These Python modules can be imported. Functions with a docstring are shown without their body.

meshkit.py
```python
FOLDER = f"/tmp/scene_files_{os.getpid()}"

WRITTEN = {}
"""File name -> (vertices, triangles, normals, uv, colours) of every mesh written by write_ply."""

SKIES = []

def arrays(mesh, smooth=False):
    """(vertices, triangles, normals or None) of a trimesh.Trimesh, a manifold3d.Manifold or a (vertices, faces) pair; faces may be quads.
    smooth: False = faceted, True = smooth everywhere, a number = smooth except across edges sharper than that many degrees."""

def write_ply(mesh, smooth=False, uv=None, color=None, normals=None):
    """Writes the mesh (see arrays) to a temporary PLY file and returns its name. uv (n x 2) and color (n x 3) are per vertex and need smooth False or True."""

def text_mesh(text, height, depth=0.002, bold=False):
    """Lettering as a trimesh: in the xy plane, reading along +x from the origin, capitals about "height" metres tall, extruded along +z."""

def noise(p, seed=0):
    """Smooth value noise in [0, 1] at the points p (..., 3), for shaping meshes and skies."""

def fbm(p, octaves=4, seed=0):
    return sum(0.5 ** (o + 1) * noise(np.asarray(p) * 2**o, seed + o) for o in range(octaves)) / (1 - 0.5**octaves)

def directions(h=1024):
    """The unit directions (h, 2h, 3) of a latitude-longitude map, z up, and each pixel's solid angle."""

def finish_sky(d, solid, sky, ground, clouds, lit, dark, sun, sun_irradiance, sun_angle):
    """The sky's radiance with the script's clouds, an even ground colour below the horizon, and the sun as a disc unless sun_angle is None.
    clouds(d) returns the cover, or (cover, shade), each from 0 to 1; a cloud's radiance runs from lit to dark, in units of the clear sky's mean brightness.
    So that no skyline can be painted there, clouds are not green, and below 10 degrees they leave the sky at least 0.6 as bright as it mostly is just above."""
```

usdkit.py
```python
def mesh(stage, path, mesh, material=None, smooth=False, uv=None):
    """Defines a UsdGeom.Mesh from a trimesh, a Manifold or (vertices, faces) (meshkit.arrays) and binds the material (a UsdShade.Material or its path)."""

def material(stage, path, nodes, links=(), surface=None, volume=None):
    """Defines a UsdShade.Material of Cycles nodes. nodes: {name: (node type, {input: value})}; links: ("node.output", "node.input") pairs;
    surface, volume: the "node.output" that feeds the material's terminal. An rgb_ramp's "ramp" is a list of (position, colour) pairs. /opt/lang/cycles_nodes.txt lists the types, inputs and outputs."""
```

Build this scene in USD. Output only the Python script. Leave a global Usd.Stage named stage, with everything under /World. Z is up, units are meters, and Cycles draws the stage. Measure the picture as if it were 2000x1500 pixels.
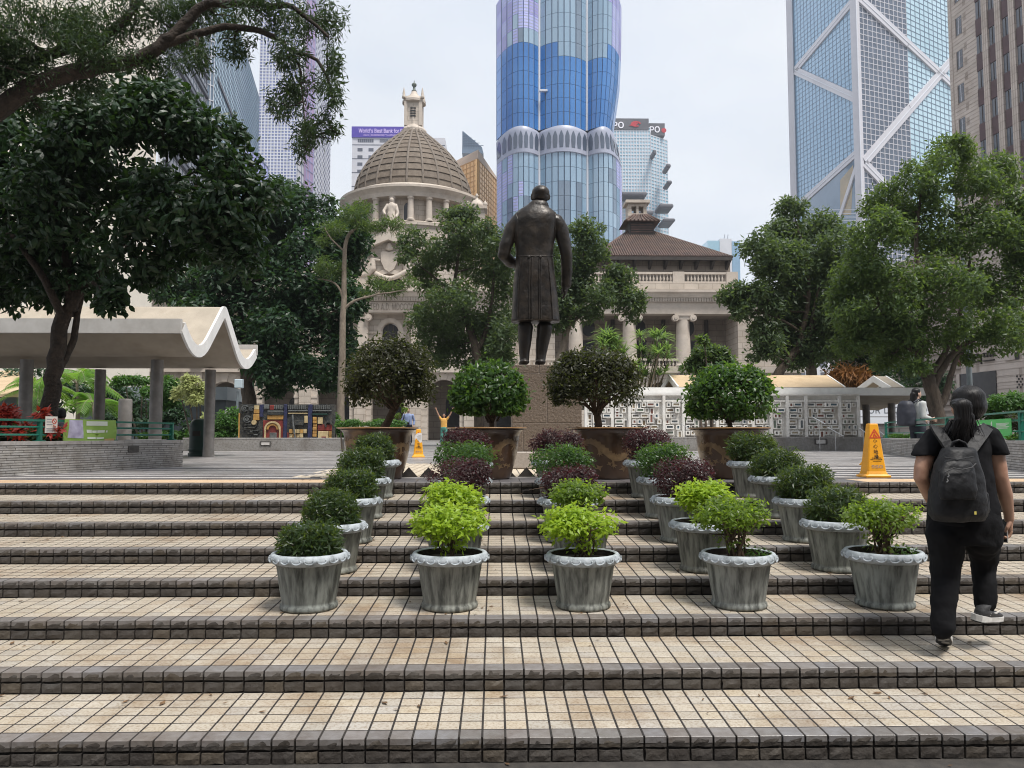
import math, random
import numpy as np, trimesh, manifold3d, usdkit, meshkit
from shapely.geometry import Polygon, box as sbox
from shapely.ops import unary_union
from pxr import Usd, UsdGeom, UsdLux, UsdShade, Gf, Sdf, Vt

stage = Usd.Stage.CreateInMemory()
UsdGeom.SetStageUpAxis(stage, UsdGeom.Tokens.z)
UsdGeom.SetStageMetersPerUnit(stage, 1.0)
UsdGeom.Xform.Define(stage, '/World')
UsdGeom.Scope.Define(stage, '/World/Looks')

# ------------------------------------------------------------------ camera
FPX, CX, CY, EYE = 1522.0, 1000.0, 750.0, 1.614
YAW, PITCH = math.radians(1.17), math.radians(3.76)
FW = np.array([math.sin(YAW) * math.cos(PITCH), math.cos(YAW) * math.cos(PITCH), math.sin(PITCH)])
RT = np.array([math.cos(YAW), -math.sin(YAW), 0.0])
UP = np.cross(RT, FW)
CAM = np.array([0.0, 0.0, EYE])
cam = UsdGeom.Camera.Define(stage, '/World/camera')
cam.AddTransformOp().Set(Gf.Matrix4d(*RT, 0, *UP, 0, *(-FW), 0, *CAM, 1))
cam.CreateHorizontalApertureAttr(36.0)
cam.CreateVerticalApertureAttr(27.0)
cam.CreateFocalLengthAttr(36.0 * FPX / 2000.0)
cam.CreateClippingRangeAttr(Gf.Vec2f(0.1, 5000))
cam.CreateExposureAttr(1.95)

# ------------------------------------------------------------------ sky and sun
SUN_EL, SUN_AZ = math.radians(65), math.radians(140)
sd = np.array([math.sin(SUN_AZ) * math.cos(SUN_EL), math.cos(SUN_AZ) * math.cos(SUN_EL), math.sin(SUN_EL)])
sky_look = usdkit.material(stage, '/World/Looks/sky_look', {
    'tc': ('texture_coordinate', {}),
    'sky': ('sky_texture', {'sky_type': 'single_scattering', 'sun_disc': False, 'sun_elevation': SUN_EL, 'sun_rotation': SUN_AZ, 'air_density': 1.0, 'aerosol_density': 2.0, 'ozone_density': 1.0}),
    'map': ('mapping', {'scale': (1.0, 1.0, 2.2)}),
    'n': ('noise_texture', {'scale': 1.6, 'detail': 5, 'roughness': 0.55}),
    'cover': ('map_range', {'from_min': 0.30, 'from_max': 0.72, 'to_min': 0.90, 'to_max': 0.99, 'clamp': True}),
    'n2': ('noise_texture', {'scale': 2.6, 'detail': 4, 'roughness': 0.5}),
    'tone': ('rgb_ramp', {'ramp': [(0.3, (1.90, 2.06, 2.30)), (0.7, (2.38, 2.45, 2.55))]}),
    'mix': ('mix_color', {'use_clamp': False}),
    'bg': ('background_shader', {'strength': 0.1})},
    [('tc.generated', 'map.vector'), ('map.vector', 'n.vector'), ('map.vector', 'n2.vector'), ('n.fac', 'cover.value'), ('n2.fac', 'tone.fac'),
     ('cover.result', 'mix.fac'), ('sky.color', 'mix.a'), ('tone.color', 'mix.b'), ('mix.result', 'bg.color')], surface='bg.background')
dome = UsdLux.DomeLight.Define(stage, '/World/sky')
UsdShade.MaterialBindingAPI.Apply(dome.GetPrim()).Bind(sky_look)
sun = UsdLux.DistantLight.Define(stage, '/World/sun')
sun.CreateNormalizeAttr(True)
sun.CreateIntensityAttr(0.32)
sun.CreateAngleAttr(16.0)
sun.CreateColorAttr(Gf.Vec3f(1.0, 0.96, 0.9))
_z = sd; _x = np.cross([0, 0, 1.0], _z); _x /= np.linalg.norm(_x); _y = np.cross(_z, _x)
sun.AddTransformOp().Set(Gf.Matrix4d(*_x, 0, *_y, 0, *_z, 0, 0, 0, 0, 1))

# ------------------------------------------------------------------ helpers
def ray(px, py):
    return FW + (px - CX) / FPX * RT + (CY - py) / FPX * UP
def at(px, py, Y):
    d = ray(px, py); return CAM + d * (Y / d[1])
def on(px, py, z):
    d = ray(px, py); return CAM + d * ((z - EYE) / d[2])
def X(px, Y, py=850): return at(px, py, Y)[0]
def Z(py, Y, px=1000): return at(px, py, Y)[2]

_used = {}
def numbered(parent, name):
    k = (parent, name); n = _used.get(k, 0); _used[k] = n + 1
    return f'{parent}/{name}' if n == 0 else f'{parent}/{name}_{n:03d}'
def ppath(parent):
    return '/World' if parent is None else str(parent.GetPath())
def tag(o, label=None, cat=None, group=None, kind=None):
    for k, v in (('label', label), ('category', cat), ('group', group), ('kind', kind)):
        if v: o.SetCustomDataByKey(k, v)
    return o
def thing(name, label, cat, group=None, loc=(0, 0, 0), rz=0.0, kind=None):
    x = UsdGeom.Xform.Define(stage, numbered('/World', name))
    x.AddTranslateOp().Set(Gf.Vec3d(*map(float, loc)))
    if rz: x.AddRotateZOp().Set(math.degrees(rz))
    return tag(x.GetPrim(), label, cat, group, kind)
def obj(name, mesh, mat, parent=None, smooth=False, label=None, kind=None, cat=None, group=None):
    m = usdkit.mesh(stage, numbered(ppath(parent), name), mesh, mat, smooth)
    return tag(m.GetPrim(), label, cat, group, kind)

_BF = np.array([[0, 2, 1], [0, 3, 2], [4, 5, 6], [4, 6, 7], [0, 1, 5], [0, 5, 4], [1, 2, 6], [1, 6, 5], [2, 3, 7], [2, 7, 6], [3, 0, 4], [3, 4, 7]])
_BV = np.array([[-1, -1, -1], [1, -1, -1], [1, 1, -1], [-1, 1, -1], [-1, -1, 1], [1, -1, 1], [1, 1, 1], [-1, 1, 1]]) * .5
def rotz(a):
    c, s = math.cos(a), math.sin(a); return np.array([[c, -s, 0], [s, c, 0], [0, 0, 1.0]])
def rotx(a):
    c, s = math.cos(a), math.sin(a); return np.array([[1.0, 0, 0], [0, c, -s], [0, s, c]])
def roty(a):
    c, s = math.cos(a), math.sin(a); return np.array([[c, 0, s], [0, 1.0, 0], [-s, 0, c]])
class MB:
    """Collects shapes and makes them one mesh."""
    def __init__(self): self.v, self.f, self.n = [], [], 0
    def add(self, v, f):
        v = np.asarray(v, float); f = np.asarray(f, int)
        self.v.append(v); self.f.append(f + self.n); self.n += len(v); return self
    def tm(self, t): return self.add(t.vertices, t.faces)
    def box(self, c, s, R=None):
        v = _BV * np.asarray(s, float)
        if R is not None: v = v @ R.T
        return self.add(v + np.asarray(c, float), _BF)
    def span(self, x0, x1, y0, y1, z0, z1):
        return self.box(((x0 + x1) / 2, (y0 + y1) / 2, (z0 + z1) / 2), (x1 - x0, y1 - y0, z1 - z0))
    def hexa(self, b, t):
        return self.add(np.vstack([b, t]), _BF)
    def cbox(self, c, s, ch=.01, R=None):
        """box with chamfered edges (convex hull of 24 points)"""
        h = np.asarray(s, float) / 2; pts = []
        for sx in (-1, 1):
            for sy in (-1, 1):
                for sz in (-1, 1):
                    p = np.array([sx, sy, sz]) * h
                    for k in range(3):
                        q = p.copy()
                        for j in range(3):
                            if j != k: q[j] -= np.sign(q[j]) * ch
                        pts.append(q)
        hull = trimesh.convex.convex_hull(np.array(pts))
        v = hull.vertices
        if R is not None: v = v @ R.T
        return self.add(v + np.asarray(c, float), hull.faces)
    def tube(self, pts, r, n=8, caps=True):
        pts = np.asarray(pts, float); m = len(pts)
        r = np.full(m, r) if np.ndim(r) == 0 else np.asarray(r, float)
        t = np.gradient(pts, axis=0) if m > 2 else np.repeat((pts[1] - pts[0])[None], 2, 0)
        t /= np.maximum(np.linalg.norm(t, axis=1, keepdims=True), 1e-9)
        ref = np.array([0, 0, 1.0]) if abs(t[0][2]) < .9 else np.array([1.0, 0, 0])
        a = np.linspace(0, 2 * np.pi, n, endpoint=False); rings = []
        u = np.cross(ref, t[0]); u /= np.linalg.norm(u)
        for i in range(m):
            u = u - t[i] * (u @ t[i]); u /= max(np.linalg.norm(u), 1e-9); w = np.cross(t[i], u)
            rings.append(pts[i] + r[i] * (np.cos(a)[:, None] * u + np.sin(a)[:, None] * w))
        return self.loft(rings, caps)
    def loft(self, rings, caps=True):
        n = len(rings[0]); m = len(rings); v = np.vstack(rings)
        i = np.arange(m - 1)[:, None] * n; k = np.arange(n)[None]; k2 = (k + 1) % n
        a, b, c, d = (i + k).ravel(), (i + k2).ravel(), (i + n + k2).ravel(), (i + n + k).ravel()
        f = np.vstack([np.c_[a, b, c], np.c_[a, c, d]])
        if caps:
            v = np.vstack([v, rings[0].mean(0), rings[-1].mean(0)]); c0, c1 = m * n, m * n + 1
            kk = np.arange(n); k2 = (kk + 1) % n
            f = np.vstack([f, np.c_[np.full(n, c0), k2, kk], np.c_[np.full(n, c1), (m - 1) * n + kk, (m - 1) * n + k2]])
        return self.add(v, f)
    def lathe(self, prof, c=(0, 0, 0), n=24, caps=True, sx=1.0, sy=1.0, rad=None):
        a = np.linspace(0, 2 * np.pi, n, endpoint=False); rings = []
        for r, z in prof:
            rr = r if rad is None else r * rad(a, z)
            rings.append(np.c_[c[0] + rr * np.cos(a) * sx, c[1] + rr * np.sin(a) * sy, np.full(n, c[2] + z)])
        return self.loft(rings, caps)
    def prism(self, poly, d, M=None, o=(0, 0, 0)):
        """extrudes a 2D polygon (list or shapely) by d; M maps (u, v, w) rows to world: default u->x, v->z, w->y"""
        P = poly if hasattr(poly, 'geom_type') else Polygon(poly)
        if M is None: M = np.array([[1.0, 0, 0], [0, 0, 1.0], [0, 1.0, 0]])
        for g in getattr(P, 'geoms', [P]):
            if g.is_empty or g.area < 1e-9: continue
            t = trimesh.creation.extrude_polygon(g, d, engine='earcut')
            f = t.faces if np.linalg.det(M) > 0 else t.faces[:, ::-1]
            self.add(t.vertices @ M + np.asarray(o, float), f)
        return self
    def mesh(self):
        return (np.vstack(self.v), np.vstack(self.f))
    def build(self, name, mat, parent=None, smooth=False, **k):
        return obj(name, self.mesh(), mat, parent, smooth, **k)

def circ(cx, cy, r, n=24, a0=0, a1=2 * np.pi, ry=None):
    a = np.linspace(a0, a1, n); return [(cx + r * math.cos(t), cy + (ry or r) * math.sin(t)) for t in a]
def arch_poly(cx, z0, zs, r, n=14):
    """opening: straight sides up to zs, then a half circle"""
    return [(cx - r, z0)] + [(cx + r * math.cos(t), zs + r * math.sin(t)) for t in np.linspace(np.pi, 0, n)] + [(cx + r, z0)]

# ---- figures: hulls of spheres, joined into one skin
_sph = trimesh.creation.icosphere(subdivisions=2)
def ball_pts(c, r):
    r = np.asarray(r, float) * np.ones(3)
    return _sph.vertices * r + np.asarray(c, float)
def bone(*js):
    """manifold hull of balls: each j is (centre, radius or radii)"""
    return manifold3d.Manifold.hull_points(np.vstack([ball_pts(c, r) for c, r in js]).astype(np.float64))
def chain(js):
    return [bone(a, b) for a, b in zip(js[:-1], js[1:])]
def ring_solid(secs, n=28, p=2.3):
    """closed loft of super-ellipses (cx, cy, z, rx, ry)"""
    a = np.linspace(0, 2 * np.pi, n, endpoint=False); c, s = np.cos(a), np.sin(a)
    ex = np.sign(c) * np.abs(c) ** (2 / p); ey = np.sign(s) * np.abs(s) ** (2 / p)
    m = MB(); m.loft([np.c_[cx + rx * ex, cy + ry * ey, np.full(n, z)] for cx, cy, z, rx, ry in secs])
    v, f = m.mesh()
    return manifold3d.Manifold(manifold3d.Mesh(vert_properties=v.astype(np.float32), tri_verts=f.astype(np.uint32)))
def skin(parts, edge=.03, it=8, amp=0.0, freq=8.0, seed=0):
    u = manifold3d.Manifold.batch_boolean(parts, manifold3d.OpType.Add)
    u = u.refine_to_length(edge); m = u.to_mesh()
    t = trimesh.Trimesh(np.array(m.vert_properties[:, :3]), np.array(m.tri_verts), process=True)
    trimesh.smoothing.filter_taubin(t, lamb=.5, nu=.52, iterations=it)
    if amp:
        t.vertices = t.vertices + t.vertex_normals * ((meshkit.fbm(t.vertices * freq, 3, seed) - .5) * 2 * amp)[:, None]
    return t

# ------------------------------------------------------------------ materials
def _c(x): return tuple(x) if np.ndim(x) else (x, x, x)
MATS = {}
def mat(name, c1, c2=None, scale=6.0, rough=.6, bump=0.0, bscale=None, spec=.5, metal=0.0, rand=None, island=False, detail=5, stretch=(1, 1, 1), lo=.35, hi=.65, coat=0.0, bdist=.01, emit=0.0, c3=None, s3=1.0, rvar=0.0, brick=None):
    """principled surface whose colour runs from c1 to c2 by noise over world position; rand = list of colours picked per object (or per island)"""
    c2 = c1 if c2 is None else c2
    nodes = {'geo': ('geometry', {}), 'map': ('mapping', {'scale': stretch}), 'n': ('noise_texture', {'scale': scale, 'detail': detail, 'roughness': .6}),
             'r': ('rgb_ramp', {'ramp': [(lo, _c(c1)), (hi, _c(c2))]}), 'p': ('principled_bsdf', {'roughness': rough, 'specular_ior_level': spec, 'metallic': metal, 'coat_weight': coat})}
    links = [('geo.position', 'map.vector'), ('map.vector', 'n.vector'), ('n.fac', 'r.fac')]
    out = 'r.color'
    if rand:
        nodes['rr'] = ('rgb_ramp', {'ramp': [((i + .5) / len(rand), _c(c)) for i, c in enumerate(rand)]})
        if island: links += [('geo.random_per_island', 'rr.fac')]
        else:
            nodes['oi'] = ('object_info', {}); links += [('oi.random', 'rr.fac')]
        nodes['mul'] = ('mix_color', {'blend_type': 'multiply', 'fac': 1.0}); links += [('rr.color', 'mul.a'), (out, 'mul.b')]; out = 'mul.result'
    if c3 is not None:   # large stains
        nodes['n3'] = ('noise_texture', {'scale': s3, 'detail': 6, 'roughness': .65}); nodes['m3'] = ('map_range', {'from_min': .5, 'from_max': .72, 'to_min': 0, 'to_max': .85, 'clamp': True})
        nodes['x3'] = ('mix_color', {'blend_type': 'multiply', 'b': _c(c3)})
        links += [('map.vector', 'n3.vector'), ('n3.fac', 'm3.value'), ('m3.result', 'x3.fac'), (out, 'x3.a')]; out = 'x3.result'
    if brick:            # courses of far-off masonry: (block length, course height, joint)
        nodes['bm'] = ('mapping', {'rotation': (-math.pi / 2, 0, 0)}); nodes['bt'] = ('brick_texture', {'scale': 1.0, 'brick_width': brick[0], 'row_height': brick[1], 'mortar_size': brick[2], 'mortar_smooth': .3, 'color1': (1, 1, 1), 'color2': (.88, .88, .87), 'mortar': (.62, .6, .58)})
        nodes['bx'] = ('mix_color', {'blend_type': 'multiply', 'fac': 1.0}); links += [('geo.position', 'bm.vector'), ('bm.vector', 'bt.vector'), ('bt.color', 'bx.a'), (out, 'bx.b')]; out = 'bx.result'
    links.append((out, 'p.base_color'))
    if rvar:
        nodes['nr'] = ('noise_texture', {'scale': 2.3, 'detail': 4}); nodes['mr'] = ('map_range', {'from_min': .3, 'from_max': .7, 'to_min': max(.05, rough - rvar), 'to_max': min(1, rough + rvar), 'clamp': True})
        links += [('geo.position', 'nr.vector'), ('nr.fac', 'mr.value'), ('mr.result', 'p.roughness')]
    if bump:
        nodes['bn'] = ('noise_texture', {'scale': bscale or scale * 3, 'detail': 4}); nodes['b'] = ('bump', {'strength': bump, 'distance': bdist})
        links += [('map.vector', 'bn.vector'), ('bn.fac', 'b.height'), ('b.normal', 'p.normal')]
    MATS[name] = usdkit.material(stage, '/World/Looks/' + name, nodes, links, surface='p.BSDF')
    return MATS[name]
def leaf_mat(name, cols, trans=.35, rough=.45, spec=.4, tcol=None):
    cols = [_c(c) for c in cols]; mid = cols[len(cols) // 2]
    tcol = tcol or (min(1, mid[0] * 2.2 + .01), min(1, mid[1] * 2.4), mid[2] * 1.1)
    MATS[name] = usdkit.material(stage, '/World/Looks/' + name, {
        'geo': ('geometry', {}), 'r': ('rgb_ramp', {'ramp': [((i + .5) / len(cols), c) for i, c in enumerate(cols)]}),
        'p': ('principled_bsdf', {'roughness': rough, 'specular_ior_level': spec}), 't': ('translucent_bsdf', {'color': tcol}), 'm': ('mix_closure', {'fac': trans})},
        [('geo.random_per_island', 'r.fac'), ('r.color', 'p.base_color'), ('p.BSDF', 'm.closure1'), ('t.BSDF', 'm.closure2')], surface='m.closure')
    return MATS[name]
def glass_mat(name, col, rough=.06, spec=.9, metal=.0, wob=.0, wscale=.2, c2=None, scale=.05):
    """opaque tinted curtain-wall glass: a dark tint under a clear reflecting skin, panes slightly out of true"""
    nodes = {'geo': ('geometry', {}), 'n': ('noise_texture', {'scale': scale, 'detail': 3}), 'r': ('rgb_ramp', {'ramp': [(.35, _c(col)), (.65, _c(c2 or col))]}),
             'p': ('principled_bsdf', {'roughness': rough, 'specular_ior_level': spec, 'metallic': metal, 'ior': 1.6})}
    links = [('geo.position', 'n.vector'), ('n.fac', 'r.fac'), ('r.color', 'p.base_color')]
    if wob:
        nodes['bn'] = ('noise_texture', {'scale': wscale, 'detail': 1}); nodes['b'] = ('bump', {'strength': wob, 'distance': .5})
        links += [('geo.position', 'bn.vector'), ('bn.fac', 'b.height'), ('b.normal', 'p.normal')]
    MATS[name] = usdkit.material(stage, '/World/Looks/' + name, nodes, links, surface='p.BSDF')
    return MATS[name]

def leaves(rng, C, R, N, L, W, shell=.55, outw=.6, up=.3, jit=.35, fold=.25, droop=0.0, verts=4, zmin=None, ragged=.06):
    """N leaf faces through the outer part of ellipsoid clumps C (k,3), R (k,3)"""
    C = np.asarray(C, float); R = np.asarray(R, float)
    if R.ndim == 1: R = np.repeat(R[:, None], 3, 1)
    wts = (R.prod(1)) ** (2 / 3); k = rng.choice(len(C), N, p=wts / wts.sum())
    d = rng.normal(size=(N, 3)); d /= np.linalg.norm(d, axis=1, keepdims=True)
    rad = shell + (1 - shell) * rng.random(N) ** .7; rad *= 1 + rng.normal(size=N) * ragged
    p = C[k] + d * R[k] * rad[:, None]
    if zmin is not None: p[:, 2] = np.where(p[:, 2] < zmin, zmin + rng.random(N) * .02, p[:, 2])
    nrm = d * outw + rng.normal(size=(N, 3)) * jit + np.array([0, 0, up]); nrm /= np.linalg.norm(nrm, axis=1, keepdims=True)
    ax = rng.normal(size=(N, 3)) + d * .5 + np.array([0, 0, -droop]); ax -= nrm * (ax * nrm).sum(1)[:, None]; ax /= np.maximum(np.linalg.norm(ax, axis=1, keepdims=True), 1e-6)
    sd_ = np.cross(nrm, ax); l = L * (.65 + .7 * rng.random(N))[:, None]; w = W * (.7 + .6 * rng.random(N))[:, None]
    if verts == 4:
        a = p; b = p + ax * l * .45 + sd_ * w * .5 - nrm * w * fold; c = p + ax * l - nrm * l * .12; e = p + ax * l * .45 - sd_ * w * .5 - nrm * w * fold
        v = np.stack([a, b, c, e], 1).reshape(-1, 3); i = np.arange(N)[:, None] * 4
        f = np.stack([i + [[0, 1, 2]], i + [[0, 2, 3]]], 1).reshape(-1, 3)
    else:
        a = p; b = p + ax * l * .3 + sd_ * w * .45 - nrm * w * fold; b2 = p + ax * l * .65 + sd_ * w * .48 - nrm * (w * fold + l * .05)
        c = p + ax * l * 1.0 - nrm * l * .18; e2 = p + ax * l * .65 - sd_ * w * .48 - nrm * (w * fold + l * .05); e = p + ax * l * .3 - sd_ * w * .45 - nrm * w * fold
        m1 = p + ax * l * .5
        v = np.stack([a, b, b2, c, e2, e, m1], 1).reshape(-1, 3); i = np.arange(N)[:, None] * 7
        f = np.stack([i + [[0, 1, 6]], i + [[1, 2, 6]], i + [[2, 3, 6]], i + [[3, 4, 6]], i + [[4, 5, 6]], i + [[5, 0, 6]]], 1).reshape(-1, 3)
    return v, f
def bend(a, b, rng, n=5, amp=.08):
    a, b = np.asarray(a, float), np.asarray(b, float); L = np.linalg.norm(b - a)
    t = np.linspace(0, 1, n)[:, None]; p = a + (b - a) * t
    p[1:-1] += rng.normal(size=(n - 2, 3)) * L * amp; return p
def text(s, h, depth=.004, bold=False):
    return meshkit.text_mesh(s, h, depth, bold)
def put_text(mb, s, h, o, u, v, depth=.004, bold=False, width=None, center=True):
    """lettering at o reading along u with up v"""
    t = text(s, h, depth, bold); P = t.vertices.copy()
    if width: P[:, 0] *= width / np.ptp(P[:, 0])
    if center: P[:, 0] -= (P[:, 0].min() + P[:, 0].max()) / 2
    u, v = np.asarray(u, float), np.asarray(v, float); w = np.cross(u, v)
    return mb.add(np.asarray(o, float) + P[:, :1] * u + P[:, 1:2] * v + P[:, 2:] * w, t.faces)
# ------------------------------------------------------------------ looks of the setting
CREAM = [(.435, .385, .315), (.41, .365, .30), (.46, .415, .345), (.385, .325, .25), (.425, .39, .335), (.445, .385, .295), (.365, .335, .29), (.475, .435, .37), (.42, .36, .275), (.40, .37, .33)]
GREY = [(.20, .19, .185), (.17, .16, .155), (.22, .205, .20), (.18, .16, .145), (.20, .195, .20)]
DARK = [(.072, .064, .058), (.060, .053, .048), (.085, .076, .067), (.068, .058, .050), (.078, .072, .067), (.100, .084, .066)]
mat('tread_tile_look', (1, 1, 1), (.60, .52, .43), scale=70, rough=.42, bump=.25, bscale=90, rand=CREAM, c3=(.55, .41, .28), s3=1.3, rvar=.12, lo=.46, hi=.70)
mat('tread_tiles_look', (1, 1, 1), (.60, .52, .43), scale=70, rough=.42, rand=CREAM, island=True, c3=(.55, .41, .28), s3=1.3, rvar=.12, lo=.46, hi=.70)
mat('nosing_tile_look', (1, 1, 1), (.78, .75, .72), scale=22, rough=.34, bump=.2, bscale=80, rand=GREY, c3=(.6, .52, .45), s3=3.0, rvar=.1)
mat('riser_tile_look', (1, 1, 1), (.62, .58, .54), scale=16, rough=.62, bump=.5, bscale=60, rand=DARK, c3=(.42, .37, .33), s3=3.2, rvar=.15)
mat('grout_look', (.026, .021, .017), (.012, .010, .009), scale=9, rough=.8, bump=.4, bscale=60)
mat('asphalt_look', (.060, .054, .048), (.035, .032, .03), scale=14, rough=.75, bump=.5, bscale=160, c3=(.5, .45, .4), s3=1.2)
mat('tan_strip_look', (.60, .43, .27), (.50, .35, .22), scale=8, rough=.5, bump=.2, c3=(.75, .7, .65), s3=1.5)
PALE = [(.60, .58, .565), (.52, .505, .50), (.64, .62, .61), (.56, .54, .52)]
SLATE = [(.13, .126, .135), (.11, .108, .115), (.155, .148, .155), (.125, .12, .122)]
mat('pale_paving_look', (1, 1, 1), (.8, .77, .74), scale=10, rough=.38, rand=PALE, island=True, c3=(.7, .66, .62), s3=1.0, rvar=.1)
mat('slate_paving_look', (1, 1, 1), (.8, .77, .74), scale=10, rough=.36, rand=SLATE, island=True, c3=(.75, .7, .66), s3=1.0, rvar=.1)
mat('cream_paving_look', (1, 1, 1), (.82, .78, .72), scale=14, rough=.4, rand=[(.62, .54, .43), (.56, .48, .38), (.66, .58, .46)], island=True, rvar=.1)
WBR = [(.36, .345, .33), (.31, .295, .28), (.40, .385, .365), (.34, .32, .30), (.38, .37, .36)]
mat('wall_brick_look', (1, 1, 1), (.75, .73, .7), scale=12, rough=.6, bump=.25, bscale=70, rand=WBR, c3=(.62, .58, .54), s3=1.6)
mat('wall_bricks_look', (1, 1, 1), (.75, .73, .7), scale=12, rough=.6, rand=WBR, island=True, c3=(.62, .58, .54), s3=1.6)
mat('wall_joint_look', (.10, .092, .084), (.06, .055, .05), scale=10, rough=.85)
mat('soil_look', (.045, .032, .022), (.02, .015, .011), scale=20, rough=.95, bump=.8, bscale=60)

# ------------------------------------------------------------------ ground, steps, plaza
RISE, TRISE, TD, TW, Y1 = .12, .02, .647, .115, 3.96
def ztop(i): return (i + 1) * RISE + i * TRISE        # front edge of step i
PZ = ztop(7)                                           # the plaza
def yedge(i): return Y1 + i * TD
rng = np.random.default_rng(7)

g = MB(); g.add([(-60, -40, 0), (60, -40, 0), (60, Y1 + .05, 0), (-60, Y1 + .05, 0)], [[0, 1, 2], [0, 2, 3]])
obj('forecourt_ground', g.mesh(), MATS['asphalt_look'], kind='structure')
mat('far_ground_look', (.20, .195, .19), (.14, .135, .13), scale=.3, rough=.6, c3=(.8, .78, .75), s3=.05)
g = MB(); y0 = yedge(7) + .09
g.add([(-900, y0, PZ - .012), (900, y0, PZ - .012), (900, 1500, PZ - .012), (-900, 1500, PZ - .012)], [[0, 1, 2], [0, 2, 3]])
obj('plaza_ground', g.mesh(), MATS['far_ground_look'], kind='structure')

def tile_top(x0, x1, ya, yb, za, zb, th, j=.0005):
    """slab lying from (ya, za) to (yb, zb) with a small chamfer"""
    c = .0012; jz = rng.normal(size=4) * j
    o = np.array([[x0, ya, za], [x1, ya, za], [x1, yb, zb], [x0, yb, zb]]); o[:, 2] += jz
    lo = o - [0, 0, th]; mid = o - [0, 0, c]
    inn = o + np.array([[c, c, 0], [-c, c, 0], [-c, -c, 0], [c, -c, 0]])
    v = np.vstack([lo, mid, inn]); f = [[8, 9, 10], [8, 10, 11]]
    for k in range(4):
        n = (k + 1) % 4
        f += [[4 + k, 4 + n, 8 + n], [4 + k, 8 + n, 8 + k], [k, n, 4 + n], [k, 4 + n, 4 + k]]
    return v, np.array(f)
def tile_face(x0, x1, y, z0, z1, th, rough=.0016):
    """split-faced riser tile: a 4 x 3 front with its edges drawn in"""
    nx, nz = 4, 3; xs = np.linspace(x0, x1, nx); zs = np.linspace(z0, z1, nz)
    v = []
    for a in range(nz):
        for b in range(nx):
            edge = a in (0, nz - 1) or b in (0, nx - 1)
            v.append([xs[b] + rng.normal() * .0012, y + (0 if edge else -.004) + rng.normal() * rough * (.5 if edge else 1), zs[a] + rng.normal() * .0014])
    f = []
    for a in range(nz - 1):
        for b in range(nx - 1):
            q = a * nx + b; f += [[q, q + 1, q + nx + 1], [q, q + nx + 1, q + nx]]
    n = len(v); bd = [0, 1, 2, 3, 7, 11, 10, 9, 8, 4]
    for q in bd: v.append([v[q][0], y + th, v[q][2]])
    for k in range(len(bd)):
        m = (k + 1) % len(bd); f += [[bd[k], n + k, n + m], [bd[k], n + m, bd[m]]]
    return np.array(v), np.array(f)

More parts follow.
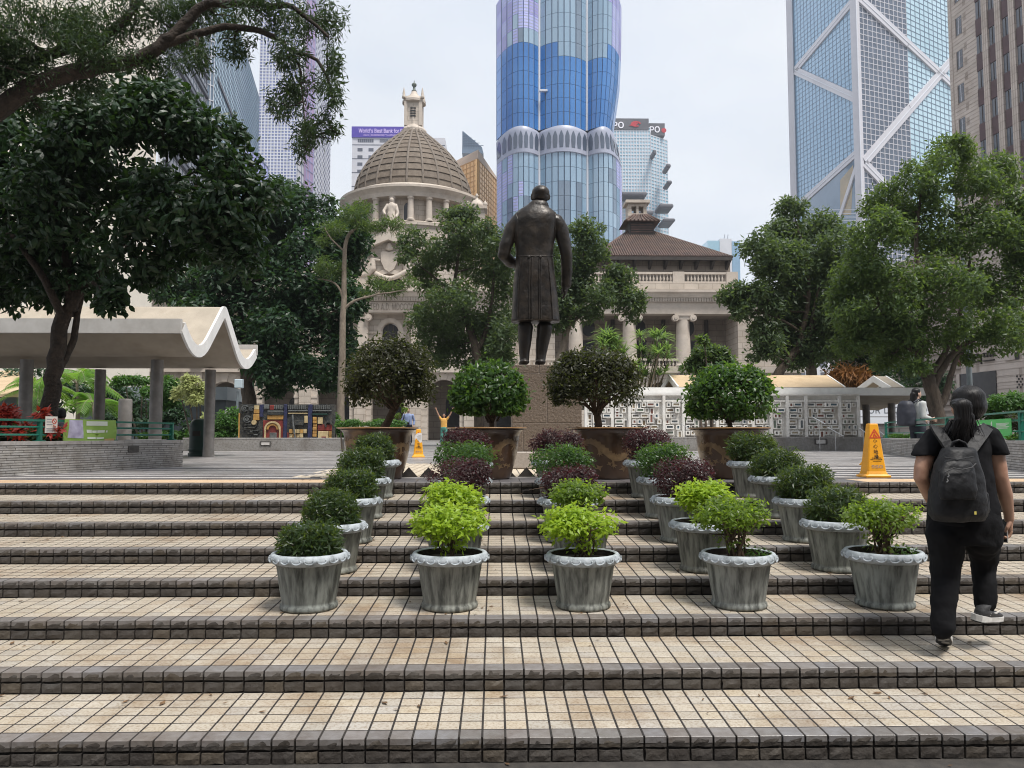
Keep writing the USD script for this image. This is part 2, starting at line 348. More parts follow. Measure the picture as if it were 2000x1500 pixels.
XJ = X(987, Y1, 1443)
def columns(half_l, half_r):
    a = math.floor((-half_l - XJ) / TW); b = math.ceil((half_r - XJ) / TW); return [(XJ + k * TW, XJ + (k + 1) * TW) for k in range(a, b)]
ROW = TD / 6
for i in range(8):
    st = thing('stone_step', ['lowest tiled step, cream tread with grey edge, beside the dark asphalt', 'second tiled step from the bottom, under the walking foot in a sneaker',
        'third tiled step from the bottom, carrying the front row of planters', 'fourth tiled step from the bottom, carrying the second row of planters', 'fifth tiled step from the bottom, carrying the middle row of planters',
        'sixth tiled step from the bottom, carrying the fourth row of planters', 'seventh tiled step from the bottom, carrying the rearmost row of planters', 'topmost dark riser edging the plaza with a tan strip'][i], 'step', kind='structure')
    y, z = yedge(i), ztop(i); zb = 0.0 if i == 0 else ztop(i - 1) + TRISE
    yb = y + TD if i < 7 else y + .12
    m = MB()
    b = [(-9, y + .016, -.3), (9, y + .016, -.3), (9, yb + .03, -.3), (-9, yb + .03, -.3)]
    t = [(-9, y + .016, z - .0014), (9, y + .016, z - .0014), (9, yb + .03, z - .0014 + TRISE * (yb + .03 - y - .016) / TD * (i < 7)), (-9, yb + .03, z - .0014 + TRISE * (yb + .03 - y - .016) / TD * (i < 7))]
    m.hexa(b, t); m.build('grout', MATS['grout_look'], st)
    d = y * 1.0
    hl, hr = d * .705 + .12, d * .66 + .12
    cols = columns(hl, hr)
    rest = MB(); outside = MB(); restr = MB()
    full = i < 3
    allc = columns(8.9, 8.9)
    if full and len(cols) > 60: cols = cols[(len(cols) - 60) // 2:(len(cols) - 60) // 2 + 60]
    inset = set(np.round([c[0] for c in cols], 4))
    for x0, x1 in allc:
        vis = round(x0, 4) in inset
        gx = .0055; a0, a1 = x0 + gx, x1 - gx
        for r in range(6 if i < 7 else 1):
            gy = .006 if i < 3 else .0085 + .0008 * i; ya, ye = y + r * ROW + (.0 if r == 0 else gy), y + (r + 1) * ROW - gy
            za, ze = z + TRISE * (r * ROW) / TD * (i < 7), z + TRISE * ((r + 1) * ROW) / TD * (i < 7)
            v, f = tile_top(a0, a1, ya, ye, za, ze, .03)
            if r == 0:
                if vis: obj('nosing_tile', (v, f), MATS['nosing_tile_look'], st)
                else: outside.add(v, f)
            elif full and vis: obj('tread_tile', (v, f), MATS['tread_tile_look'], st)
            else: rest.add(v, f)
        hz = z - zb
        for k, (q0, q1) in enumerate(((zb + .005, zb + hz * .47), (zb + hz * .47 + .014, z - .004))):
            v, f = tile_face(a0, a1, y + .002, q0, q1, .03)
            if vis: obj('riser_tile', (v, f), MATS['riser_tile_look'], st)
            else: restr.add(v, f)
    if rest.n: rest.build('tread_tiles', MATS['tread_tiles_look'], st, kind='stuff')
    if outside.n: outside.build('nosing_tiles', MATS['nosing_tile_look'], st, kind='stuff')
    if restr.n: restr.build('riser_tiles', MATS['riser_tile_look'], st, kind='stuff')

# tan warning strip along the top edge, left and right of the planters
XL, XR = X(655, 8.9, 938), X(1668, 8.9, 938)
ys0, ys1 = yedge(7) + ROW, yedge(7) + .66
for a, b, lab in ((-9, XL, 'long tan tactile strip along the plaza edge left of the planters'), (XR, 9, 'long tan tactile strip along the plaza edge under the right yellow sign')):
    t = thing('tactile_strip', lab, 'paving strip', kind='structure')
    n = int(round((b - a) / .3)); w = (b - a) / n
    for k in range(n):
        for r in range(2):
            hh = (ys1 - ys0) / 2
            m = MB(); m.add(*tile_top(a + k * w + .003, a + (k + 1) * w - .003, ys0 + r * hh + .003, ys0 + (r + 1) * hh - .003, PZ, PZ, .02))
            m.build('paver', MATS['tan_strip_look'], t)
# plaza paving: slate rows broken by pale lines; cream field in the middle
pv = thing('plaza_paving', 'grey plaza paving with pale stripes behind the planters and statue', 'paving', kind='structure')
pale, slate, cream = MB(), MB(), MB()
y = ys1
k = 0
while y < 25.4:
    for dy, mb, w in ((.20, slate, .6), (.20, slate, .6), (.17, pale, .6)):
        lim0, lim1 = -(y * .72 + 1.2), y * .72 + 1.2
        xs = np.arange(math.floor(lim0 / w), math.ceil(lim1 / w)) * w + (w / 2 if k % 2 else 0)
        for x0 in xs:
            if abs(x0 + .3 + .9 * (y - 9.5) / 8 * 0) < 2.2 and y < 14.0: continue
            mb.add(*tile_top(x0 + .004, x0 + w - .004, y + .004, y + dy - .004, PZ, PZ, .012, .0006))
        y += dy; k += 1
yy = yedge(7) + ROW
xs = np.arange(-2.52, 2.5, .118)
for x0 in xs:                                      # slim cream pavers lying away from the steps
    y0 = 9.56 + rng.random() * .6 - .3
    while y0 < 14.2:
        cream.add(*tile_top(x0 + .008, x0 + .110, max(9.5, y0), y0 + .58, PZ, PZ, .012, .0006)); y0 += .6
dk = MB()
for x0 in np.arange(XL, XR, .2315):
    for r in range(4):
        dk.add(*tile_top(x0 + .004, x0 + .2275, yy + r * .22 + .004, yy + (r + 1) * .22 - .004, PZ, PZ, .012, .0006))
slate.build('slate_pavers', MATS['slate_paving_look'], pv, kind='stuff')
pale.build('pale_pavers', MATS['pale_paving_look'], pv, kind='stuff')
cream.build('cream_pavers', MATS['cream_paving_look'], pv, kind='stuff')
dk.build('dark_pavers', MATS['slate_paving_look'], pv, kind='stuff')
# saw-tooth edging of tiles stood on their corners
se = thing('sawtooth_edging', 'row of dark tiles stood on their corners between the big planters', 'edging')
for x0 in np.arange(X(722, 9.5, 930), X(1340, 9.5, 930), .237):
    m = MB(); s = .1675 / math.sqrt(2)
    yt = 9.46; P = [(x0 - s, 0), (x0, s + .01), (x0 + s, 0), (x0, -.02)]
    m.prism(P, .03, o=(0, yt + rng.normal() * .004, PZ)); m.build('edging_tile', MATS['riser_tile_look'], se)
m = MB(); m.span(X(722, 9.5), X(1340, 9.5), 9.42, 9.455, PZ - .01, PZ + .012); m.build('edging_base', MATS['pale_paving_look'], se)

# ------------------------------------------------------------------ brick walls
def brick_wall(name, label, pts, z0, z1, nc, bl, near=0, thick=.35, max_parts=300, cap=True, cat='wall', first=0.0):
    """a low wall along pts (front face, left to right seen from the camera), bricks proud of dark joints"""
    t = thing(name, label, cat)
    pts = [np.asarray(p, float)[:2] for p in pts]
    ch = (z1 - z0 - (.05 if cap else 0)) / nc
    rest, core, caps, made = MB(), MB(), MB(), 0
    for a, b in zip(pts[:-1], pts[1:]):
        L = np.linalg.norm(b - a); u = (b - a) / L; w = np.array([-u[1], u[0]])       # w points away from the camera side
        def P(s, d, z): q = a + u * s + w * d; return (q[0], q[1], z)
        zt = z1 - (.05 if cap else 0)
        core.hexa([P(0, .008, z0 - .05), P(L, .008, z0 - .05), P(L, thick, z0 - .05), P(0, thick, z0 - .05)], [P(0, .008, zt), P(L, .008, zt), P(L, thick, zt), P(0, thick, zt)])
        for r in range(nc):
            s = -((r * 7) % 5) / 5 * bl
            while s < L:
                e = min(L, s + bl); s0 = max(0, s)
                if e - s0 > .03:
                    j = rng.normal() * .0012; m = MB()
                    q0, q1 = z0 + r * ch + .0035, z0 + (r + 1) * ch - .0035; g_ = .0035
                    m.hexa([P(s0 + g_, j, q0), P(e - g_, j, q0), P(e - g_, .03, q0), P(s0 + g_, .03, q0)], [P(s0 + g_, j, q1), P(e - g_, j, q1), P(e - g_, .03, q1), P(s0 + g_, .03, q1)])
                    ctr = a + u * (s0 + e) / 2; px = CX + FPX * ((ctr - CAM[:2]) @ RT[:2]) / max(.1, (ctr - CAM[:2]) @ FW[:2])
                    if made < max_parts and -30 < px < 2030: m.build('brick', MATS['wall_brick_look'], t); made += 1
                    else: rest.add(*m.mesh())
                s += bl
        if cap:
            s = 0.0
            while s < L:
                e = min(L, s + bl * 2)
                q = MB(); q.hexa([P(s + .003, -.008, zt + .002), P(e - .003, -.008, zt + .002), P(e - .003, thick + .01, zt + .002), P(s + .003, thick + .01, zt + .002)], [P(s + .003, -.008, z1), P(e - .003, -.008, z1), P(e - .003, thick + .01, z1), P(s + .003, thick + .01, z1)])
                caps.add(*q.mesh()); s = e
    core.build('joint_core', MATS['wall_joint_look'], t)
    if rest.n: rest.build('bricks', MATS['wall_bricks_look'], t, kind='stuff')
    if caps.n: caps.build('coping', MATS['wall_bricks_look'], t)
    return t
WT = PZ + .435
WL0 = on(-160, 939.5, PZ); WL1 = on(357, 911, PZ)
WL2 = np.array([WL1[0] - .1, 13.5, 0])
lw = brick_wall('planter_wall', 'pale brick planter wall below the green railing with litter along its foot', [WL0, WL1, (WL1[0] - 1.6, 15.2)], PZ, WT, 12, .30)
# utility recesses
def recess(parent, px0, px1, py0, py1, A, B, name='vent_recess'):
    u = (B - A)[:2]; L = np.linalg.norm(u); u /= L
    def hit(px):
        d = ray(px, 880)[:2]; M = np.array([d, -u]).T; s = np.linalg.solve(M, A[:2] - CAM[:2]); return A[:2] + u * s[1], s[0]
    (a, ta), (b, tb) = hit(px0), hit(px1); w = np.array([-u[1], u[0]])
    z = lambda py: EYE + (850 - py) / FPX * a[1]
    m = MB(); m.hexa([(*(a - w * .012), z(py1)), (*(b - w * .012), z(py1)), (*(b + w * .03), z(py1)), (*(a + w * .03), z(py1))], [(*(a - w * .012), z(py0)), (*(b - w * .012), z(py0)), (*(b + w * .03), z(py0)), (*(a + w * .03), z(py0))])
    fr = m.build(name, MATS['wall_joint_look'], parent)
    return fr
recess(lw, 250, 270, 870, 883, WL0, WL1)
YB = 26.0
bw = brick_wall('back_wall', 'low pale brick wall under the coloured mural on the left', [(X(357, YB), YB), (X(668, YB), YB)], PZ, PZ + .43, 12, .26, max_parts=0)
m = MB(); a = X(508, YB); b = X(530, YB); m.span(a, b, YB - .02, YB + .03, Z(870, YB), Z(862, YB)); wl = m.build('wall_light', MATS['wall_joint_look'], bw)
m = MB(); m.span(a + .05, b - .05, YB - .024, YB, Z(869, YB), Z(864, YB)); m.build('lens', MATS['pale_paving_look'], wl)
bw2 = brick_wall('back_wall', 'low grey brick wall under the white mosaic relief panels', [(X(1130, YB), YB), (X(1730, YB), YB)], PZ, PZ + .46, 12, .26, max_parts=0)
a, b = X(1590, YB), X(1615, YB)
m = MB(); m.span(a, b, YB - .02, YB + .03, Z(868, YB), Z(857, YB)); wl = m.build('wall_light', MATS['wall_joint_look'], bw2)
m = MB(); m.span(a + .06, b - .06, YB - .024, YB, Z(866.5, YB), Z(859, YB)); m.build('lens', MATS['pale_paving_look'], wl)
WR0 = on(1722, 885, PZ); WR1 = on(2130, 936, PZ)
rw = brick_wall('planter_wall', 'pale brick planter wall behind the walking person below the right railing', [WR0, WR1], PZ, WT, 10, .34)
recess(rw, 1783, 1790, 868, 880, WR0, WR1)
# planting soil behind the walls
m = MB(); m.add([(*WL0[:2], WT - .06), (WL1[0] - .1, WL1[1] + .1, WT - .06), (WL1[0] - 1.4, 14.6, WT - .06), (WL0[0] - 4, 14.6, WT - .06)], [[0, 1, 2], [0, 2, 3]])
m.build('planter_soil', MATS['soil_look'], None, kind='structure')
m = MB(); m.add([(WR0[0] + .2, WR0[1] + .1, WT - .06), (WR1[0] + .2, WR1[1] + .1, WT - .06), (WR1[0] + 4.5, WR1[1] + 2, WT - .06), (WR0[0] + 4.0, WR0[1] + 3, WT - .06)], [[0, 1, 2], [0, 2, 3]])
m.build('planter_soil', MATS['soil_look'], None, kind='structure')
# ------------------------------------------------------------------ planters on the steps
mat('pot_body_look', (.255, .265, .245), (.05, .053, .048), scale=1.0, rough=.62, bump=.3, bscale=40, stretch=(26, 26, 2.6), lo=.40, hi=.66, detail=6, rand=[(1, 1, 1), (.78, .79, .77), (.94, .97, .97), (.85, .82, .77), (1.08, 1.08, 1.05)])
mat('pot_rim_look', (.40, .435, .465), (.23, .26, .28), scale=18, rough=.55, bump=.25, bscale=60, c3=(.28, .28, .26), s3=9, lo=.42, hi=.75)
mat('stem_look', (.16, .105, .065), (.075, .05, .035), scale=30, rough=.85, bump=.5, bscale=80)
leaf_mat('dark_leaf_look', [(.022, .045, .014), (.030, .062, .016), (.050, .085, .022), (.085, .115, .032), (.13, .12, .045), (.035, .07, .02)], rough=.4)
leaf_mat('lime_leaf_look', [(.22, .33, .022), (.30, .42, .03), (.36, .46, .04), (.26, .37, .03), (.15, .26, .02)], trans=.42, rough=.42, tcol=(.55, .72, .06))
leaf_mat('maroon_leaf_look', [(.040, .022, .021), (.060, .030, .028), (.082, .040, .035), (.050, .034, .024), (.11, .060, .045)], rough=.42, tcol=(.16, .04, .05))
leaf_mat('green_leaf_look', [(.032, .072, .018), (.052, .105, .026), (.078, .142, .036), (.040, .085, .022), (.10, .16, .045)], rough=.36)
leaf_mat('mid_leaf_look', [(.075, .12, .02), (.12, .18, .028), (.19, .26, .04), (.095, .145, .024), (.24, .30, .05)], trans=.4, rough=.4)
leaf_mat('bronze_leaf_look', [(.032, .033, .015), (.050, .042, .020), (.070, .050, .025), (.040, .050, .018), (.088, .060, .032), (.036, .052, .017)], rough=.38)

_na = 128
def flute(a, z):
    k = np.abs(np.sin(a * 11)) ** .6; w = np.clip((z - .05) / .04, 0, 1) * np.clip((.30 - z) / .03, 0, 1)
    return 1 + (.022 * k - .012) * w
def lip(a, z):
    w = np.clip((z - .312) / .012, 0, 1) * np.clip((.372 - z) / .014, 0, 1)
    k = np.sin(a * 11); return 1 + w * (.022 * np.abs(k) ** .5 - .018 * (np.abs(np.cos(a * 11)) ** 10))
def pot_parts(t, c, n=_na, k=1.0):
    m = MB(); m.lathe([(r * k, z * k) for r, z in [(.150, .004), (.194, .0), (.199, .012), (.196, .030), (.185, .040), (.186, .055), (.196, .12), (.208, .20), (.219, .27), (.226, .30), (.232, .308), (.238, .316)]], c, n, caps=True, rad=lambda a, z: flute(a, z / k))
    m.build('pot', MATS['pot_body_look'], t, smooth=True)
    m = MB(); m.lathe([(r * k, z * k) for r, z in [(.236, .312), (.254, .318), (.266, .328), (.272, .342), (.271, .356), (.266, .368), (.262, .376), (.256, .382), (.246, .385), (.236, .383), (.230, .376)]], c, n, caps=False, rad=lambda a, z: 1.0 + 0 * a)
    m.build('rim', MATS['pot_rim_look'], t, smooth=True)
    m = MB()
    for q in range(20):
        a0 = q * 2 * np.pi / 20; th = np.linspace(-.5, np.pi + .5, 9)
        aa = a0 + np.cos(th) * .118; zz = (.352 - np.sin(th) * .019) * k; rr = (np.interp(zz / k, [.328, .342, .356, .368], [.266, .272, .271, .266]) + .003) * k
        m.tube(np.c_[c[0] + rr * np.cos(aa), c[1] + rr * np.sin(aa), c[2] + zz], .0062 * k, 5)
    m.build('scallop_band', MATS['pot_rim_look'], t, smooth=True)
    m = MB(); m.lathe([(.2305 * k, .3775 * k), (.228 * k, .35 * k), (.226 * k, .31 * k)], c, 40, caps=False); m.build('inner_wall', MATS['soil_look'], t, smooth=True)
    m = MB(); m.lathe([(.001, .338 * k), (.11 * k, .342 * k), (.2285 * k, .334 * k)], c, 24, caps=False); m.build('soil', MATS['soil_look'], t, smooth=True)
def stems(t, rng, base, C, R, n, r0=.012, spread=.04, sub=3, zlow=None, name='stem', lookn='stem_look'):
    m = MB(); tips = []
    for _ in range(n):
        d = rng.normal(size=3); d[2] = abs(d[2]) * .6 + .1; d /= np.linalg.norm(d)
        tip = C + d * R * (.45 + .4 * rng.random())
        b = base + np.append(rng.normal(size=2) * spread, 0)
        mid = b * .5 + tip * .5 + np.append(rng.normal(size=2) * .02, .01)
        mid[:2] = b[:2] * .55 + tip[:2] * .45
        p = np.array([b, b * .6 + mid * .4 + rng.normal(size=3) * .006, mid, tip]); q = r0 * (.6 + .6 * rng.random())
        m.tube(p, [q, q * .8, q * .6, q * .2], 5)
        for _s in range(sub):
            u = .35 + .5 * rng.random(); s0 = p[1] * (1 - u) + p[2] * u if rng.random() < .5 else p[2] * (1 - u) + p[3] * u
            e = s0 + (C + rng.normal(size=3) * R * .45 - s0) * .8; m.tube([s0, (s0 + e) / 2 + rng.normal(size=3) * .008, e], [q * .45, q * .3, q * .12], 4)
    m.build(name, MATS[lookn], t, smooth=True)

def potted(px, row, kind, fx, fy, label, group, seed):
    rng = np.random.default_rng(seed)
    Y = yedge(2 + row) + .33; z0 = ztop(2 + row) + TRISE * .33 / TD
    x = X(px, Y); t = thing('potted_shrub', label, 'potted shrub', group, (x, Y, z0), rz=rng.random() * 6.28)
    # parts are built in the thing's own frame, with the turn undone for the plant
    pot_parts(t, (0, 0, 0), k=float(rng.uniform(.975, 1.025)))
    s = Y / FPX; Rz = rotz(-float(t.GetAttribute('xformOp:rotateZ').Get() or 0) * math.pi / 180)
    cx = X((fx[0] + fx[1]) / 2, Y) - x; rx = (fx[1] - fx[0]) / 2 * s * 1.06; zt = Z(fy[0], Y) - z0; zb = Z(fy[1], Y) - z0
    zb = max(zb, .36); h = zt - zb
    def put(v): return v @ Rz.T
    if kind == 'dark':
        C = np.array([[cx, 0, zb + .35 * h]]); R = np.array([[rx, rx * .95, .65 * h]])
        v, f = leaves(rng, C, R, 3900, .048, .012, shell=.5, outw=.5, up=.25, jit=.5, fold=.3, zmin=zb - .01, ragged=.035)
        mm = MB(); mm.add(put(v), f)
        k = 9; a = rng.random(k) * 6.28
        v, f = leaves(rng, np.c_[cx + np.cos(a) * rx * .6, np.sin(a) * rx * .6, zb + h * (.45 + .3 * rng.random(k))], np.full((k, 3), rx * .38), 1000, .048, .012, outw=.4, jit=.5, zmin=zb, ragged=.04)
        mm.add(put(v), f); mm.build('foliage', MATS['dark_leaf_look'], t, kind='stuff')
        m = MB()
        for _ in range(60):
            a, q = rng.random() * 6.28, rx * math.sqrt(rng.random()) * .85
            b = np.array([cx + q * math.cos(a) * .8, q * math.sin(a) * .8, .335]); e = b + [rng.normal() * .02, rng.normal() * .02, zb + h * .45 - .335]
            m.tube(put(np.array([b, e])), [.0035, .0025], 4)
        m.build('stem', MATS['stem_look'], t)
        return
    spec = {'lime': ('lime_leaf_look', 2100, .044, .024, .35), 'mid': ('mid_leaf_look', 2600, .034, .018, .35), 'maroon': ('maroon_leaf_look', 4300, .026, .016, .62), 'green': ('green_leaf_look', 3300, .030, .018, .6)}[kind]
    if kind in ('lime', 'mid'):
        fz = zb + (.30 if kind == 'lime' else .36) * h; k = 15
        a = rng.random(k) * 6.28; q = rx * np.sqrt(rng.random(k)) * .72
        zc = fz + (zt - fz) * (.30 + .38 * rng.random(k)) * (1 - .45 * (q / rx) ** 2)
        C = np.vstack([np.c_[cx + q * np.cos(a), q * np.sin(a) * .9, zc], [[cx, 0, fz + (zt - fz) * .45]]]); R = np.vstack([np.c_[np.full(k, rx * .38), np.full(k, rx * .38), np.full(k, (zt - fz) * .30)], [[rx * .95, rx * .95, (zt - fz) * .5]]])
        v, f = leaves(rng, C, R, spec[1], spec[2], spec[3], shell=spec[4], outw=.4, up=.75, jit=.5, fold=.2)
        mm = MB(); mm.add(put(v), f)
        v, f = leaves(rng, [[cx, 0, zb + h * .25]], [[rx * .5, rx * .5, h * .22]], 130, spec[2], spec[3], up=.6); mm.add(put(v), f)
        mm.build('foliage', MATS[spec[0]], t, kind='stuff')
        Cc = put(np.array([[cx, 0, fz + (zt - fz) * .35]]))[0]
        stems(t, rng, put(np.array([[cx * .3, 0, .335]]))[0], Cc, np.array([rx * .85, rx * .85, (zt - fz) * .45]), 9 if kind == 'lime' else 14, r0=.008 if kind == 'lime' else .013, spread=.03)
        if kind == 'mid':
            v, f = leaves(rng, [[.13, -.06, .37]], [[.09, .07, .05]], 120, .03, .016, up=.6); mm = MB(); mm.add(put(v), f); mm.build('undergrowth', MATS['green_leaf_look'], t, kind='stuff')
    else:
        C = [[cx, 0, zb + .38 * h]]; R = [[rx * .98, rx * .95, .60 * h]]; k = 10
        for _ in range(k):
            a = rng.random() * 6.28; q = .55 * rx; C.append([cx + q * math.cos(a), q * math.sin(a), zb + h * (.35 + .3 * rng.random())]); R.append([rx * .42, rx * .42, h * .34])
        v, f = leaves(rng, C, R, spec[1], spec[2], spec[3], shell=spec[4], outw=.55, up=.4, jit=.45, zmin=zb - .02)
        mm = MB(); mm.add(put(v), f); mm.build('foliage', MATS[spec[0]], t, kind='stuff')
        stems(t, rng, put(np.array([[cx * .5, 0, .335]]))[0], put(np.array([[cx, 0, zb + h * .4]]))[0], np.array([rx, rx, h * .4]), 7, r0=.009, spread=.03, sub=2)

ROWN = ['front row', 'second row', 'middle row', 'fourth row', 'rear row']
COLN = ['leftmost column', 'second column from left', 'middle column', 'second column from right', 'rightmost column']
KN = {'dark': 'dark narrow-leaved clipped shrub', 'lime': 'bright lime green bush', 'mid': 'yellow-green woody bush', 'maroon': 'maroon small-leaved clipped mound', 'green': 'glossy green clipped mound'}
GR = {'dark': 'dark clipped shrubs in grey planters', 'lime': 'lime bushes in grey planters', 'mid': 'woody bushes in grey planters', 'maroon': 'maroon mounds in grey planters', 'green': 'green mounds in grey planters'}
POTS = [
 [(609, 'dark', (552, 668), (1019, 1084)), (652, 'dark', (598, 700), (955, 1024)), (685, 'dark', (640, 736), (915, 976)), (709, 'dark', (662, 751), (873, 934)), (731, 'dark', (694, 770), (847, 898))],
 [(880, 'lime', (808, 951), (974, 1085)), (889, 'lime', (823, 942), (931, 1024)), (895, 'maroon', (833, 958), (889, 962)), (906, 'green', (849, 968), (858, 924)), (912, 'maroon', (862, 960), (834, 892))],
 [(1137, 'lime', (1057, 1213), (976, 1085)), (1131, 'mid', (1068, 1188), (931, 1024)), (1109, 'maroon', (1052, 1168), (903, 972)), (1099, 'green', (1033, 1158), (862, 926)), (1090, 'maroon', (1035, 1138), (834, 892))],
 [(1437, 'mid', (1356, 1507), (959, 1085)), (1373, 'lime', (1309, 1432), (929, 1022)), (1331, 'maroon', (1274, 1394), (890, 970)), (1298, 'green', (1236, 1352), (860, 926)), (1268, 'maroon', (1217, 1313), (832, 892))],
 [(1718, 'mid', (1640, 1791), (967, 1082)), (1630, 'dark', (1575, 1690), (950, 1022)), (1568, 'dark', (1514, 1621), (909, 972)), (1519, 'dark', (1467, 1567), (877, 934)), (1470, 'dark', (1422, 1517), (847, 894))]]
for c in range(5):
    for r in range(5):
        px, kind, fx, fy = POTS[c][r]
        potted(px, r, kind, fx, fy, f'{KN[kind]} in grey planter, {ROWN[r]}, {COLN[c]}', GR[kind], 100 + c * 10 + r)

# ------------------------------------------------------------------ four big glazed dragon pots with ball shrubs
mat('glaze_look', (.085, .045, .022), (.045, .024, .013), scale=3, rough=.28, bump=.15, bscale=20, c3=(.5, .45, .4), s3=2.5, coat=.25, lo=.3, hi=.7)
mat('glaze_rim_look', (.30, .17, .07), (.19, .10, .045), scale=6, rough=.35, bump=.15, bscale=30)
mat('dragon_paint_look', (.24, .155, .075), (.13, .08, .038), scale=9, rough=.45, c3=(.55, .5, .45), s3=5)
BP = [(.27, .0), (.285, .02), (.30, .06), (.325, .14), (.352, .24), (.372, .34), (.384, .43), (.392, .50), (.404, .54), (.43, .57), (.462, .588)]
def bp_r(z): return np.interp(z, [q[1] for q in BP], [q[0] for q in BP])
def dragon(t, rng, a0, flip):
    """raised serpent of pale slip wound round the pot, with mane, claws and flames"""
    mb = MB()
    def sheet(poly):
        P = Polygon(poly).buffer(0)
        for g_ in getattr(P, 'geoms', [P]):
            if g_.area < 1e-5: continue
            tr = trimesh.creation.extrude_polygon(g_, .004, engine='earcut')
            tr = tr.subdivide_to_size(.05)
            a = a0 + flip * tr.vertices[:, 0] / .38; z = tr.vertices[:, 1]; r = bp_r(z) - .0015 + tr.vertices[:, 2]
            mb.add(np.c_[r * np.cos(a), r * np.sin(a), z], tr.faces if flip > 0 else tr.faces[:, ::-1])
    s = np.linspace(0, 1, 40); u = -.42 + .84 * s; v = .36 + .085 * np.sin(s * 8.2 + .6) - .05 * s
    w = .030 * np.sin(np.pi * np.clip(s * .92 + .08, 0, 1)) ** .6 + .006
    nx = -np.gradient(v); ny = np.gradient(u); l = np.hypot(nx, ny); nx /= l; ny /= l
    sp = 1 + .55 * (np.arange(40) % 2)
    sheet(list(zip(u + nx * w * sp, v + ny * w * sp)) + list(zip(u - nx * w, v - ny * w))[::-1])
    hx, hy = u[-1], v[-1]                                              # head with mane
    sheet([(hx - .03, hy - .03), (hx + .03, hy - .035), (hx + .085, hy - .02), (hx + .06, hy + .004), (hx + .095, hy + .02), (hx + .05, hy + .045), (hx + .02, hy + .085), (hx + .005, hy + .045), (hx - .04, hy + .07), (hx - .02, hy + .03), (hx - .07, hy + .03)])
    for q in (9, 17, 26, 33):                                          # legs with claws
        lx, ly = u[q], v[q] - w[q]
        sheet([(lx - .012, ly + .01), (lx + .018, ly + .01), (lx + .03, ly - .05), (lx + .07, ly - .06), (lx + .035, ly - .068), (lx + .055, ly - .095), (lx + .02, ly - .075), (lx + .012, ly - .105), (lx + .004, ly - .07), (lx - .02, ly - .085), (lx + .003, ly - .05)])
    for _ in range(7):                                                 # flames and clouds
        cx_, cy_ = rng.uniform(-.48, .48), rng.uniform(.13, .24); k = .03 + .02 * rng.random()
        sheet([(cx_ + k * (1.5 if j % 2 else .55) * math.cos(j * .7), cy_ + k * .6 * (1.4 if j % 2 else .6) * math.sin(j * .7)) for j in range(9)])
    sheet([(u[0] + .1 * math.cos(q) * (1 if j % 2 else .3) - .02, v[0] + .09 * math.sin(q) * (1 if j % 2 else .3)) for j, q in enumerate(np.linspace(0, 6.1, 18))])
    return mb.build('dragon_relief', MATS['dragon_paint_look'], t)

